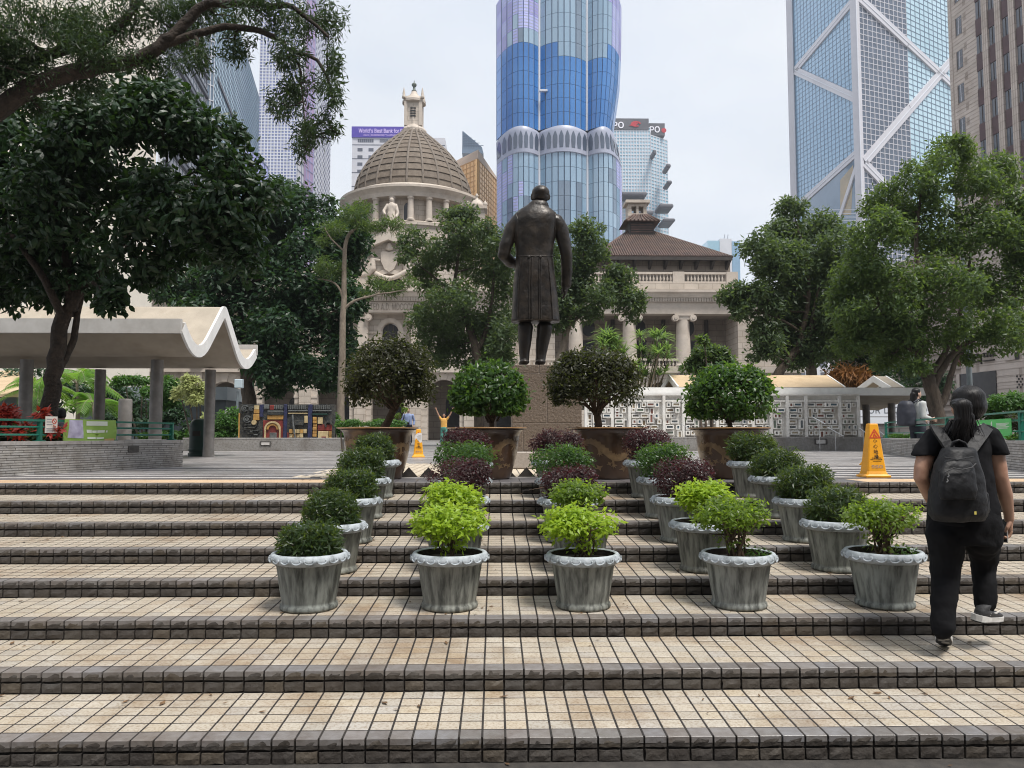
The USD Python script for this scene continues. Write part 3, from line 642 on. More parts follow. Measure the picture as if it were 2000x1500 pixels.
YP = 9.30
def dragon_pot(px, ball, kind, trunk, label, seed):
    rng = np.random.default_rng(seed); x = X(px, YP); t = thing('dragon_pot_tree', label, 'potted tree', 'clipped ball shrubs in brown dragon pots', (x, YP, PZ))
    m = MB(); m.lathe(BP, n=56); b = m.build('pot', MATS['glaze_look'], t, smooth=True)
    m = MB(); m.lathe([(.460, .586), (.478, .592), (.482, .600), (.476, .607), (.44, .606), (.415, .59), (.40, .56), (.385, .50)], n=56, caps=False); m.build('rim', MATS['glaze_rim_look'], t, smooth=True)
    m = MB(); m.lathe([(.001, .545), (.2, .55), (.395, .54)], n=24, caps=False); m.build('soil', MATS['soil_look'], t, smooth=True)
    dragon(t, rng, -math.pi / 2 + (.15 if seed % 2 else -.1), 1 if seed % 2 else -1)
    bx, by, rx, rz = ball; s = YP / FPX
    C = np.array([X(bx, YP) - x, .0, Z(by, YP) - PZ]); R = np.array([rx * s, rx * s * .95, rz * s])
    bronze = kind == 'bronze'
    R = R * 1.04; cl, cr = [C], [R * .97]
    for _ in range(26):
        d = rng.normal(size=3); d /= np.linalg.norm(d)
        if d[2] < -.55: continue
        cl.append(C + d * R * .74); cr.append(R * .25)
    N = 14500 if bronze else 7600
    v, f = leaves(rng, cl, np.array(cr), N, .055 if bronze else .062, .024 if bronze else .036, shell=.72, outw=.5, up=.25, jit=.5, fold=.2, ragged=.085)
    keep_c = v.reshape(-1, 4, 3).mean(1); low = (C[2] - keep_c[:, 2]) / R[2]; rad = np.hypot(keep_c[:, 0] - C[0], keep_c[:, 1]) / R[0]
    ok = ~((low > .62 if not bronze else ((low > .40) & (rad < .75) & (rng.random(len(low)) < .85)) | (low > .60)))
    v = v.reshape(-1, 4, 3)[ok].reshape(-1, 3); n = len(v) // 4; i = np.arange(n)[:, None] * 4; f = np.stack([i + [[0, 1, 2]], i + [[0, 2, 3]]], 1).reshape(-1, 3)
    obj('crown', (v, f), MATS['bronze_leaf_look' if bronze else 'green_leaf_look'], t, kind='stuff')
    # trunk that divides low into many limbs
    m = MB(); base = np.array([X(trunk[0], YP) - x, 0, .54]); fork = np.array([X(trunk[1], YP) - x, 0, Z(trunk[2], YP) - PZ])
    r0 = .045 if bronze else .03
    m.tube([base + [0, 0, -.01], base * .5 + fork * .5 + [.01, 0, 0], fork], [r0 * 1.25, r0, r0 * .95], 9)
    for _ in range(22 if bronze else 34):
        d = rng.normal(size=3); d[2] = abs(d[2]) * .8 + (.0 if not bronze else .1); d /= np.linalg.norm(d)
        tip = C + d * R * (.66 + .2 * rng.random()); st_ = fork + rng.normal(size=3) * [.02, .02, .01]
        mid = st_ * .5 + tip * .5 + rng.normal(size=3) * .03; q = r0 * (.22 + .2 * rng.random())
        m.tube([st_, st_ * .7 + mid * .3, mid, tip], [q * 1.3, q, q * .7, q * .25], 5)
        for _s in range(4):
            u = .2 + .6 * rng.random(); s0 = mid * (1 - u) + tip * u; e = s0 + (tip - st_) * .14 + rng.normal(size=3) * .05
            m.tube([s0, e], [q * .4, q * .12], 4)
    m.build('trunk', MATS['stem_look'], t, smooth=True)
dragon_pot(738, (762, 742, 87, 84), 'bronze', (744, 768, 800), 'bronze-leaved ball tree in a brown dragon pot, leftmost of the four', 11)
dragon_pot(950, (955, 770, 74, 64), 'green', (958, 960, 822), 'flat-bottomed green bush in a brown dragon pot left of the pedestal', 12)
dragon_pot(1187, (1160, 750, 92, 70), 'bronze', (1168, 1166, 808), 'bronze-leaved ball tree in a brown dragon pot right of the pedestal', 13)
dragon_pot(1424, (1426, 776, 85, 67), 'green', (1424, 1425, 824), 'wide green bush in a brown dragon pot, rightmost of the four', 14)
# ------------------------------------------------------------------ bronze statue on its pedestal
mat('bronze_look', (.016, .013, .011), (.042, .031, .022), scale=7, rough=.42, bump=.45, bscale=24, spec=.5, metal=.3, c3=(.4, .38, .36), s3=2.5, lo=.4, hi=.75, rvar=.12)
mat('granite_look', (.165, .125, .095), (.085, .065, .05), scale=45, rough=.75, bump=.8, bscale=26, c3=(.72, .68, .64), s3=2.0, lo=.38, hi=.66, bdist=.02)
mat('granite_smooth_look', (.34, .30, .265), (.27, .235, .205), scale=30, rough=.7, bump=.2, c3=(.75, .72, .7), s3=3)
YS = 12.0
px0, px1 = X(1000, YS), X(1137, YS)
ptop = Z(712, YS); pz0 = Z(882, YS)
ped = thing('pedestal', 'tall brown rough granite pedestal under the bronze statue', 'pedestal', loc=((px0 + px1) / 2, YS + (px1 - px0) / 2, PZ))
hw = (px1 - px0) / 2; joints = [712, 729, 826, 882]
prev = None
for k in range(3):
    za, zb = Z(joints[k], YS) - PZ, Z(joints[k + 1], YS) - PZ
    cuts = [-hw, -hw + (.17 if k == 2 else .12 if k == 0 else .02), hw] if k != 1 else [-hw, .0, hw]
    if k == 0: cuts = [-hw, -hw + .42, hw]
    for a, b in zip(cuts[:-1], cuts[1:]):
        if b - a < .05: continue
        m = MB(); m.cbox(((a + b) / 2, 0, (za + zb) / 2), (b - a - .006, 2 * hw, za - zb - .006), .008)
        m.build('stone_block', MATS['granite_look'], ped)
m = MB(); m.span(-hw + .01, hw - .01, -hw + .01, hw - .01, .02, Z(712, YS) - PZ - .01); m.build('core', MATS['granite_smooth_look'], ped)
m = MB(); m.cbox((0, 0, (pz0 - PZ) / 2), (2 * hw + .14, 2 * hw + .14, pz0 - PZ), .02); m.build('plinth', MATS['granite_smooth_look'], ped)

sx = YS / FPX
st_ = thing('statue', 'dark bronze statue of a standing man in a frock coat seen from behind', 'statue', loc=(X(1046, YS), YS + .42, ptop))
SL = np.array([X(1046, YS), YS + .42, ptop])
def SP(px, py, y=0.0): return at(px, py, YS + .42) - SL + [0, y, 0]
def sz(py): return at(1046, py, YS + .42)[2] - ptop
P_ = []
# legs and boots
P_ += chain([(SP(1026, 640, .02), .125), (SP(1025, 668, .0), .105), (SP(1024, 690, .01), .082), (SP(1024, 703, .0), .078)])
P_ += chain([(SP(1064, 640, .04), .125), (SP(1060, 668, .05), .107), (SP(1057, 690, .06), .086), (SP(1056, 703, .05), .080)])
for bx, by in ((1024, .0), (1056, .05)):
    P_.append(bone((SP(bx, 707, by - .04), (.082, .09, .045)), (SP(bx - 1, 708, by + .20), (.075, .09, .035))))
# coat as one lofted body
secs = [(1049, 629, .395, .26), (1049, 600, .375, .25), (1048, 560, .350, .235), (1047, 520, .315, .215), (1047, 502, .300, .205), (1047, 480, .315, .21), (1048, 455, .352, .225), (1049, 432, .372, .225), (1050, 420, .355, .205), (1051, 411, .28, .175), (1052, 402, .17, .14), (1053, 395, .115, .12)]
P_.append(ring_solid([((c - 1046) * sx, .03 if i < 3 else .02, sz(p), rx, ry) for i, (c, p, rx, ry) in enumerate(secs)], p=2.5))
# collar, neck, head
P_.append(ring_solid([(SP(1053, 400)[0], .02, sz(404), .165, .15), (SP(1053, 396)[0], .02, sz(398), .15, .14), (SP(1053, 393)[0], .03, sz(393), .12, .125)]))
P_ += chain([(SP(1054, 398, .03), .105), (SP(1056, 386, .05), .10)])
P_.append(bone((SP(1056, 377, .0), (.140, .145, .125)), (SP(1056, 381, .09), (.125, .12, .14)), (SP(1056, 374, .02), (.128, .13, .09))))
P_.append(bone((SP(1039.5, 382, .06), (.02, .04, .06)), (SP(1040, 386, .06), (.018, .03, .03)))); P_.append(bone((SP(1072.5, 382, .06), (.02, .04, .06)), (SP(1072, 386, .06), (.018, .03, .03))))
# arms: left bent forward at the elbow, right hanging with a hand
P_ += chain([(SP(1013, 431), .118), (SP(1000, 447, .02), .122), (SP(988, 480, -.01), .105), (SP(984, 497, .0), .10), (SP(996, 507, .16), .095), (SP(1008, 508, .27), .085)])
P_ += chain([(SP(1086, 432), .118), (SP(1096, 450), .118), (SP(1105, 490, -.01), .10), (SP(1106, 500), .098), (SP(1108, 530, .06), .090), (SP(1107, 553, .09), .082)])
P_.append(bone((SP(1105, 556, .09), (.052, .07, .06)), (SP(1104, 567, .10), (.045, .065, .05))))
for k, q in enumerate((-.035, -.005, .025, .055)):
    P_ += chain([(SP(1104, 568, .085 + q), .019), (SP(1103.5, 575 - (k == 3) * 1.5, .10 + q), .017), (SP(1101, 579 - (k == 3) * 2, .115 + q), .014)])
P_ += chain([(SP(1101, 562, .15), .02), (SP(1099, 570, .17), .016)])
body = skin(P_, .035, 6, amp=.009, freq=9, seed=3)
obj('body', body, MATS['bronze_look'], st_, smooth=True)
# coat seams and back vent, waist seam, buttons, armhole seams
def back_y(px, py):
    i = np.interp(py, [s_[1] for s_ in secs[::-1]], np.arange(len(secs))[::-1]); rx = np.interp(py, [s_[1] for s_ in secs[::-1]], [s_[2] for s_ in secs[::-1]]); ry = np.interp(py, [s_[1] for s_ in secs[::-1]], [s_[3] for s_ in secs[::-1]]); c = np.interp(py, [s_[1] for s_ in secs[::-1]], [s_[0] for s_ in secs[::-1]])
    u = min(.98, abs((px - c) * sx) / rx); return .025 - ry * (1 - u ** 2.5) ** (1 / 2.5)
def seam(pts, r, name):
    m = MB(); q = []
    for a, b in zip(pts[:-1], pts[1:]):
        for k in np.linspace(0, 1, 6)[:-1]: q.append((a[0] + (b[0] - a[0]) * k, a[1] + (b[1] - a[1]) * k))
    q.append(pts[-1]); m.tube([np.array([(p[0] - 1046) * sx, back_y(*p) - .002, sz(p[1])]) for p in q], r, 6); m.build(name, MATS['bronze_look'], st_, smooth=True)
seam([(1012, 503), (1048, 506), (1086, 502)], .010, 'waist_seam')
for x_ in (1035, 1040, 1055, 1058): seam([(x_ + 1, 508), (x_, 560), (x_ + .5, 627)], .012, 'coat_vent')
seam([(1019, 508), (1014, 560), (1012, 625)], .010, 'side_seam'); seam([(1074, 510), (1079, 560), (1083, 626)], .012, 'side_seam')
seam([(1009, 418), (1013, 440), (1012, 468)], .010, 'sleeve_seam'); seam([(1090, 416), (1088, 440), (1088, 468)], .010, 'sleeve_seam')
for x_ in (1035, 1058):
    m = MB(); m.lathe([(.001, 0), (.022, .004), (.026, .014), (.018, .022), (.001, .024)], n=12, caps=False); v, f = m.mesh(); v = v @ rotx(math.pi / 2).T
    obj('button', (v + [(x_ - 1046) * sx, back_y(x_, 507) - .004, sz(507)], f), MATS['bronze_look'], st_, smooth=True)
m = MB(); m.lathe([(.118, 0), (.136, .02), (.141, .06), (.136, .09)], n=20, caps=False, sy=1.1); v, f = m.mesh(); 
hair = v + SP(1056, 390, .03) * [1, 1, 1]
obj('hair', (hair, f), MATS['bronze_look'], st_, smooth=True)

# ------------------------------------------------------------------ yellow caution signs
mat('yellow_plastic_look', (.78, .36, .018), (.70, .31, .016), scale=5, rough=.38, c3=(.82, .78, .7), s3=4)
mat('sign_black_look', (.02, .015, .01), rough=.6)
mat('sign_red_look', (.50, .06, .02), rough=.5)
mat('paper_look', (.74, .71, .68), (.66, .63, .6), scale=6, rough=.8)
mat('print_grey_look', (.25, .25, .27), rough=.8)
STROKES = {
 '小': [[(.5, .95), (.5, .08), (.38, .16)], [(.26, .66), (.12, .30)], [(.72, .66), (.90, .30)]],
 '心': [[(.16, .58), (.08, .22)], [(.34, .74), (.34, .24), (.44, .12), (.68, .12), (.74, .30)], [(.48, .86), (.58, .66)], [(.76, .66), (.92, .40)]],
 '地': [[(.06, .62), (.36, .62)], [(.21, .88), (.21, .24)], [(.04, .18), (.38, .28)], [(.42, .52), (.90, .64), (.88, .36), (.78, .32)], [(.64, .92), (.64, .26)], [(.48, .76), (.48, .14), (.58, .08), (.90, .08), (.94, .24)]],
 '滑': [[(.10, .90), (.20, .80)], [(.06, .62), (.18, .54)], [(.06, .06), (.22, .36)], [(.40, .92), (.84, .92), (.84, .58)], [(.42, .92), (.42, .58)], [(.62, .90), (.62, .74), (.84, .74)], [(.30, .44), (.30, .58), (.96, .58), (.94, .44)], [(.42, .46), (.42, .04)], [(.42, .46), (.84, .46), (.84, .06), (.76, .08)], [(.42, .33), (.84, .33)], [(.42, .20), (.84, .20)]]}
def glyph(ch, size, pen=.085):
    g_ = unary_union([__import__('shapely').geometry.LineString(s_).buffer(pen / 2, cap_style=2) for s_ in STROKES[ch]])
    return __import__('shapely').affinity.scale(g_, size, size, origin=(0, 0))
import shapely.affinity
def caution(px, py, label, H, turn, note=False):
    p = on(px, py, PZ); t = thing('caution_sign', label, 'caution sign', loc=p, rz=turn); k = H / .63
    hb, ht = .108 * k, .050 * k; z0, z1 = .03 * k, H
    def sq(h, z): return np.array([(-h, -h, z), (h, -h, z), (h, h, z), (-h, h, z)])
    m = MB(); m.cbox((0, 0, .014 * k), (.29 * k, .29 * k, .028 * k), .006); m.build('base', MATS['yellow_plastic_look'], t)
    m = MB(); r_ = lambda h, z: [(-h, -h * .86, z), (-h * .86, -h, z), (h * .86, -h, z), (h, -h * .86, z), (h, h * .86, z), (h * .86, h, z), (-h * .86, h, z), (-h, h * .86, z)]
    m.loft([np.array(r_(h, z)) for h, z in ((.135 * k, .027 * k), (.122 * k, .04 * k), (hb, .075 * k), (ht * 1.02, z1 - .01), (ht * .93, z1), (ht * .6, z1 + .003))]); m.build('cone', MATS['yellow_plastic_look'], t)
    def face(z): return np.interp(z, [.075 * k, z1 - .01], [hb, ht * 1.02])
    lean = math.atan2(hb - ht, z1 - .085 * k)
    Mx = np.array([[1.0, 0, 0], [0, math.sin(lean), math.cos(lean)], [0, -math.cos(lean), math.sin(lean)]])
    def plate(poly, z, mt, nm, d=.0022, raise_=0.0):
        mb = MB(); mb.prism(poly, d, M=Mx, o=(0, -face(z) - .0004 - raise_, z)); return mb
    mb = MB()
    for i, ch in enumerate('小心地滑'):
        s_ = .056 * k; z = z1 * (.635 - .0985 * i); mb.add(*plate(shapely.affinity.translate(glyph(ch, s_), -s_ / 2, 0), z, None, '').mesh())
    mb.build('chinese_lettering', MATS['sign_black_look'], t)
    mb = MB()
    for tx, z, h, w in (('CAUTION', .355, .012, .105), ('WET FLOOR', .325, .013, .135), ('WATCH STEP', .295, .009, .09)):
        q = text(tx, h * k); P = q.vertices.copy(); P[:, 0] -= P[:, 0].mean(); P[:, 0] *= w * k / np.ptp(P[:, 0]); P[:, 2] *= .5
        mb.add(P @ Mx + [0, -face(z1 * z) - .0006, z1 * z], q.faces)
    mb.build('lettering', MATS['sign_black_look'], t)
    q = text('SSG', .036 * k); P = q.vertices.copy(); P[:, 0] -= P[:, 0].mean(); P[:, 0] *= .13 * k / np.ptp(P[:, 0]); P[:, 2] *= .5
    mb = MB(); mb.add(P @ Mx + [0, -face(z1 * .175) - .0006, z1 * .175], q.faces); mb.build('handwriting', MATS['print_grey_look'], t)
    tri = Polygon([(-.06, 0), (.06, 0), (0, .10)]).buffer(.006); inn = Polygon([(-.044, .008), (.044, .008), (0, .083)])
    mb = plate(shapely.affinity.scale(tri.difference(inn), k, k, origin=(0, 0)), z1 * .735, None, ''); 
    fig = unary_union([Polygon(circ(-.002, .062, .008, 10)), Polygon([(-.022, .012), (-.004, .012), (.010, .045), (.002, .054), (-.012, .044)]), Polygon([(.012, .012), (.03, .012), (.008, .04), (.0, .034)])])
    mb.add(*plate(shapely.affinity.scale(fig, k, k, origin=(0, 0)), z1 * .735, None, '').mesh()); mb.build('warning_triangle', MATS['sign_red_look'], t)
    if note:
        nt = thing('paper_notice', 'round-edged white paper notice stuck on the rear yellow sign', 'notice', loc=p)
        mb = MB(); A = shapely.geometry.Point(.02, 0).buffer(.115, 24).intersection(sbox(-.2, -.2, .075, .2)); mb.prism(A, .002, o=(.015, -face(.5) - .012, .455)); mb.build('paper', MATS['paper_look'], nt)
        mb = MB()
        for j, w in enumerate((.07, .1, .09, .11)):
            mb.span(.075 - w, .075, -face(.5) - .0135, -face(.5) - .0125, .50 - j * .026, .508 - j * .026)
        mb.build('printed_lines', MATS['print_grey_look'], nt, kind='stuff')
caution(1706, 932, 'yellow four-sided wet floor sign on the tan strip near the walking person', .655, -.05)
caution(817, 893, 'yellow wet floor sign with a paper notice behind the leftmost dragon pot', .655, .12, True)
p = on(1697, 912, PZ)
t = thing('caution_sign', 'yellow wet floor sign mostly hidden behind the other right-hand sign', 'caution sign', loc=(*(at(1703, 900, 13.2)[:2]), PZ), rz=.2)
m = MB(); m.cbox((0, 0, .014), (.29, .29, .028), .006); m.build('base', MATS['yellow_plastic_look'], t)
m = MB(); m.loft([np.array([(-h, -h, z), (h, -h, z), (h, h, z), (-h, h, z)]) for h, z in ((.135, .027), (.108, .075), (.05, .53), (.045, .54))]); m.build('cone', MATS['yellow_plastic_look'], t)

# ------------------------------------------------------------------ people
mat('skin_look', (.42, .245, .165), (.36, .20, .135), scale=10, rough=.5, c3=(.85, .75, .7), s3=5)
mat('skin_pale_look', (.55, .36, .27), (.5, .32, .24), scale=10, rough=.5)
mat('black_hair_look', (.006, .0055, .0055), (.014, .012, .012), scale=1, rough=.42, bump=.5, bscale=1.5, stretch=(90, 30, 8), spec=.25)
mat('black_cotton_look', (.008, .008, .009), (.013, .013, .015), scale=8, rough=.9, bump=.35, bscale=10, bdist=.02, spec=.12)
mat('black_nylon_look', (.010, .010, .011), (.017, .017, .019), scale=10, rough=.55, bump=.5, bscale=16, bdist=.02, spec=.25)
mat('trouser_look', (.006, .006, .007), (.010, .010, .011), scale=6, rough=.9, bump=.5, bscale=9, bdist=.03, spec=.12)
mat('white_rubber_look', (.70, .69, .67), (.55, .54, .52), scale=20, rough=.5)
mat('shoe_black_look', (.018, .018, .02), (.03, .03, .033), scale=40, rough=.65, bump=.3)
mat('grey_sole_look', (.34, .33, .31), (.25, .24, .23), scale=20, rough=.7)
mat('silver_look', (.55, .55, .55), rough=.3, metal=.9)
mat('red_tag_look', (.55, .05, .03), rough=.5); mat('yellow_tag_look', (.62, .52, .12), rough=.5)
mat('phone_look', (.42, .40, .38), rough=.25)

YW = 4.88; sw = YW / FPX
W0 = np.array([X(1882, YW, 1000), YW, ztop(1) + .008])
def WP(px, py, y=0.0):
    return at(px, py, YW + y) - W0
def wx(px, y=0.0): return at(px, 1000, YW + y)[0] - W0[0]
def wz(py, y=0.0): return at(1882, py, YW + y)[2] - W0[2]
def sec(px, py, y, rx, ry): return (wx(px, y), y, wz(py, y), rx, ry)
walker = thing('person', 'person with a black ponytail in black t-shirt and trousers walking up the steps', 'person', loc=W0)
B = []
head = WP(1889, 789, -.01)
B.append(bone((head + [0, .0, .03], (.072, .09, .080)), (head + [.005, .03, -.04], (.062, .07, .07))))
B.append(bone((head + [0.02, .10, -.015], (.012, .02, .022)), (head + [0.02, .112, -.03], (.014, .012, .01))))     # nose
for sg in (-1, 1): B.append(bone((head + [sg * .080, .01, -.03], (.012, .022, .032)), (head + [sg * .076, .015, -.05], (.010, .015, .018))))
B += chain([(head + [0, .0, -.05], .056), (WP(1884, 830, .01), .058), (WP(1882, 848, .0), .07)])
B.append(ring_solid([sec(1884, 1010, .02, .19, .13), sec(1884, 970, .02, .175, .12), sec(1880, 920, .02, .17, .12), sec(1876, 870, .02, .175, .11), sec(1878, 848, .01, .13, .08)]))
B += chain([(WP(1830, 858), .050), (WP(1810, 882, -.01), .054), (WP(1801, 915, -.03), .047), (WP(1799, 932, -.03), .044), (WP(1812, 962, .03), .038), (WP(1822, 985, .10), .030), (WP(1830, 1000, .13), .03)])
B += chain([(WP(1924, 856), .050), (WP(1943, 882, -.01), .054), (WP(1951, 915, -.02), .047), (WP(1953, 930, -.02), .045), (WP(1963, 965, .01), .043), (WP(1970, 1002, .05), .030), (WP(1971, 1014, .06), .029)])
hp = WP(1970, 1020, .07)
B.append(bone((hp + [.0, .0, .012], (.022, .032, .02)), (hp + [-.002, .01, -.048], (.020, .040, .018))))
for k, (q, L) in enumerate(((-.030, .032), (-.010, .038), (.011, .036), (.030, .029))):
    kn = hp + [.0, .012 + q, -.060]
    B += chain([(kn, .0102), (kn + [-.008, .004, -L * .8], .0094), (kn + [-.026, .002, -L * 1.15], .0086), (kn + [-.040, -.002, -L * .95], .0078)])
B += chain([(hp + [-.012, -.026, .0], .013), (hp + [-.030, -.032, -.028], .011), (hp + [-.038, -.024, -.052], .0095)])
LH, LK, LA = WP(1850, 1040), WP(1847, 1128, .02), WP(1842, 1222, -.10)
RH, RK, RA = WP(1920, 1040), WP(1924, 1105, .17), WP(1924, 1182, .06)
B += chain([(LH, .082), (LK, .056), (LK * .5 + LA * .5 + [0, -.01, 0], .050), (LA, .034), (WP(1842, 1232, -.12), .026)])
B += chain([(RH, .082), (RK, .056), (RK * .5 + RA * .5, .050), (RA, .040), (WP(1922, 1190, .08), .034)])
obj('body', skin(B, .013, 7), MATS['skin_look'], walker, smooth=True)
S = [ring_solid([sec(1882, 1024, .02, .215, .155), sec(1881, 985, .02, .205, .148), sec(1878, 930, .02, .190, .142), sec(1875, 890, .015, .190, .135), sec(1876, 858, .01, .195, .118), sec(1877, 846, .005, .165, .10), sec(1880, 838, .005, .115, .085), sec(1882, 832, .005, .085, .078), sec(1882, 827, .005, .066, .068)], p=2.4)]
S += [bone((WP(1832, 852), (.085, .085, .06)), (WP(1812, 876, -.005), (.072, .085, .06)), (WP(1805, 888, -.01), (.070, .08, .012))), bone((WP(1925, 849), (.085, .085, .06)), (WP(1940, 873, -.005), (.072, .085, .06)), (WP(1946, 886, -.01), (.070, .08, .012)))]
obj('t_shirt', skin(S, .016, 5, amp=.012, freq=12, seed=5), MATS['black_cotton_look'], walker, smooth=True)
T = [ring_solid([sec(1884, 1062, .02, .205, .14), sec(1883, 1030, .02, .228, .16), sec(1882, 1005, .02, .215, .155), sec(1882, 990, .02, .205, .148)])]
T += chain([(WP(1850, 1045), .120), (WP(1849, 1085, .015), .096), (WP(1846, 1128, .02), .078), (WP(1843, 1175, -.04), .074), (WP(1841, 1210, -.08), .070), (WP(1841, 1226, -.10), .067)])
T += chain([(WP(1918, 1045), .118), (WP(1921, 1080, .12), .084), (WP(1923, 1110, .16), .071), (WP(1924, 1145, .10), .068), (WP(1924, 1178, .07), .066)])
obj('trousers', skin(T, .020, 5, amp=.017, freq=11, seed=8), MATS['trouser_look'], walker, smooth=True)
# shoes
def shoe(heel, toe, up, name_seed, drop):
    """a running shoe from heel to toe; up is the foot's own up"""
    f_ = toe - heel; L = np.linalg.norm(f_); f_ /= L; s_ = np.cross(f_, up); s_ /= np.linalg.norm(s_); u_ = np.cross(s_, f_)
    R_ = np.c_[s_, f_, u_]
    def M_(pts): return np.asarray(pts) @ R_.T + heel
    up_ = [bone((M_([[0, .03, .055]])[0], (.040, .045, .035)), (M_([[0, .10, .05]])[0], (.042, .05, .03))), bone((M_([[0, .10, .05]])[0], (.042, .05, .03)), (M_([[.0, .20, .038]])[0], (.042, .045, .022)), (M_([[.004, .25, .032]])[0], (.032, .03, .016))), bone((M_([[0, .035, .075]])[0], (.036, .042, .025)), (M_([[0, .055, .10]])[0], (.038, .045, .012)))]
    s = obj('shoe', skin(up_, .012, 5), MATS['shoe_black_look'], walker, smooth=True)
    pr = [(-.036, .0), (-.030, -.02), (0, -.028), (.030, -.02), (.036, .0), (.038, .08), (.044, .17), (.036, .25), (.012, .285), (-.018, .28), (-.042, .20), (-.036, .10)]
    mb = MB(); P = Polygon(pr).buffer(.006); tr = trimesh.creation.extrude_polygon(P, .028, engine='earcut'); v = tr.vertices.copy(); v[:, 2] += .004 + np.where(v[:, 1] < .03, v[:, 2] * .35, 0)
    mb.add(M_(v), tr.faces); mb.build('midsole', MATS['white_rubber_look'], s)
    mb = MB(); tr = trimesh.creation.extrude_polygon(Polygon(pr).buffer(.002), .008, engine='earcut'); v = tr.vertices.copy(); v[:, 2] -= .004; mb.add(M_(v), tr.faces); mb.build('outsole', MATS['shoe_black_look'], s)
    mb = MB()
    for cx, cy, rr in ((-.014, .0, .016), (.012, .06, .022), (-.01, .11, .022), (.01, .17, .024)):
        tr = trimesh.creation.extrude_polygon(Polygon(circ(cx, cy, rr, 10)), .004, engine='earcut'); v = tr.vertices.copy(); v[:, 2] -= .0075; mb.add(M_(v), tr.faces)
    mb.build('tread_pad', MATS['grey_sole_look'], s)
    mb = MB(); sw_ = Polygon([(.05, .045), (.13, .052), (.21, .085), (.135, .066), (.075, .062), (.055, .064)])
    for sg in (-1, 1):
        tr = trimesh.creation.extrude_polygon(sw_, .004, engine='earcut'); v = np.c_[sg * (.040 + tr.vertices[:, 2]), tr.vertices[:, 0], tr.vertices[:, 1]]; mb.add(M_(v), tr.faces if sg > 0 else tr.faces[:, ::-1])
    mb.build('side_flash', MATS['white_rubber_look'], s)
vd = ray(1882, 1200)[:2]; vd = np.array([*(vd / np.linalg.norm(vd)), 0]); c0 = on(1843, 1281, ztop(1) + .008) - W0; c0[2] = 0
shoe(c0 - vd * .02 + np.array([0, 0, .125]) - vd * .0, c0 + vd * .215 + np.array([0, 0, .02]), vd * .45 + np.array([0, 0, 1.0]), 0, 0)
hr = WP(1910, 1213, .02); shoe(hr, WP(1946, 1211, .16), np.array([-.15, -.25, 1.0]), 1, 0)
# hair: cap, gathered ponytail
Hh = [bone((head + [0, -.015, .035], (.094, .106, .084)), (head + [0, -.025, -.02], (.096, .100, .072)), (head + [0, -.03, -.055], (.080, .075, .05)))]
hair = obj('hair', skin(Hh, .012, 4, amp=.004, freq=30, seed=2), MATS['black_hair_look'], walker, smooth=True)
tie = WP(1876, 788, -.12)
Pt = chain([(tie + [0, .03, .0], (.045, .03, .03)), (tie + [-.004, -.030, -.02], (.055, .038, .05)), (tie + [-.004, -.03, -.10], (.052, .034, .06)), (tie + [.004, -.015, -.16], (.036, .025, .05)), (tie + [.02, .0, -.225], (.022, .016, .03))])
Pt += chain([(tie + [-.03, -.03, -.10], .03), (tie + [-.05, -.01, -.17], .018), (tie + [-.055, .0, -.205], .007)]) + chain([(tie + [.03, -.03, -.08], .03), (tie + [.055, -.01, -.19], .014), (tie + [.07, .0, -.225], .005)])
pt = skin(Pt, .010, 4); pt.vertices += pt.vertex_normals * ((np.sin(pt.vertices[:, 0] * 420 + np.sin(pt.vertices[:, 2] * 25) * 2) * .0022))[:, None]
obj('ponytail', pt, MATS['black_hair_look'], walker, smooth=True)
m = MB()
rg = np.random.default_rng(4)
for _ in range(60):
    a = rg.normal(size=2) * [.04, .015]; b = tie + [a[0], a[1] - .02, -.10]; e = b + [a[0] * .9 + rg.normal() * .015, rg.normal() * .01 + .01, -.10 - .05 * rg.random()]
    m.tube([b, (b + e) / 2 + rg.normal(size=3) * .006, e], [.003, .002, .0006], 3)
m.build('loose_strands', MATS['black_hair_look'], walker, kind='stuff')

# backpack worn by the walker
bp = thing('backpack', 'black nylon backpack worn on the back of the walking person', 'backpack', loc=W0)
K = [ring_solid([sec(1872, 1018, -.18, .145, .08), sec(1871, 1005, -.19, .168, .098), sec(1871, 970, -.195, .162, .105), sec(1872, 935, -.19, .145, .10), sec(1874, 900, -.185, .115, .085), sec(1876, 880, -.175, .098, .07), sec(1876, 873, -.165, .085, .05)], p=2.8)]
K.append(bone((WP(1827, 962, -.16), (.036, .055, .05)), (WP(1827, 985, -.16), (.04, .06, .05)))); K.append(bone((WP(1917, 968, -.16), (.034, .055, .04)), (WP(1917, 992, -.16), (.038, .06, .05))))
obj('main_bag', skin(K, .018, 4, amp=.008, freq=12, seed=9), MATS['black_nylon_look'], bp, smooth=True)
K = [ring_solid([sec(1872, 975, -.30, .100, .03), sec(1872, 955, -.305, .112, .038), sec(1873, 925, -.295, .105, .036), sec(1874, 910, -.28, .09, .03), sec(1874, 900, -.268, .07, .02)], p=2.6)]
obj('front_pocket', skin(K, .016, 4, amp=.010, freq=16, seed=10), MATS['black_nylon_look'], bp, smooth=True)
m = MB(); m.tube([WP(1841, 940, -.335), WP(1846, 922, -.338), WP(1862, 914, -.340), WP(1880, 917, -.340), WP(1898, 913, -.338), WP(1906, 905, -.32)], .0035, 5); m.build('zip', MATS['shoe_black_look'], bp)
m = MB(); m.tube([WP(1844, 893, -.285), WP(1870, 898, -.292), WP(1902, 892, -.285)], .004, 5); m.build('zip', MATS['shoe_black_look'], bp)
for a, b in ((1852, 925), (1850, 935)):
    m = MB(); m.tube([WP(a, b, -.348), WP(a + 2, b + 4, -.350), WP(a - 1, b + 7, -.348)], .0032, 5); m.build('zip_pull', MATS['silver_look'], bp)
m = MB()
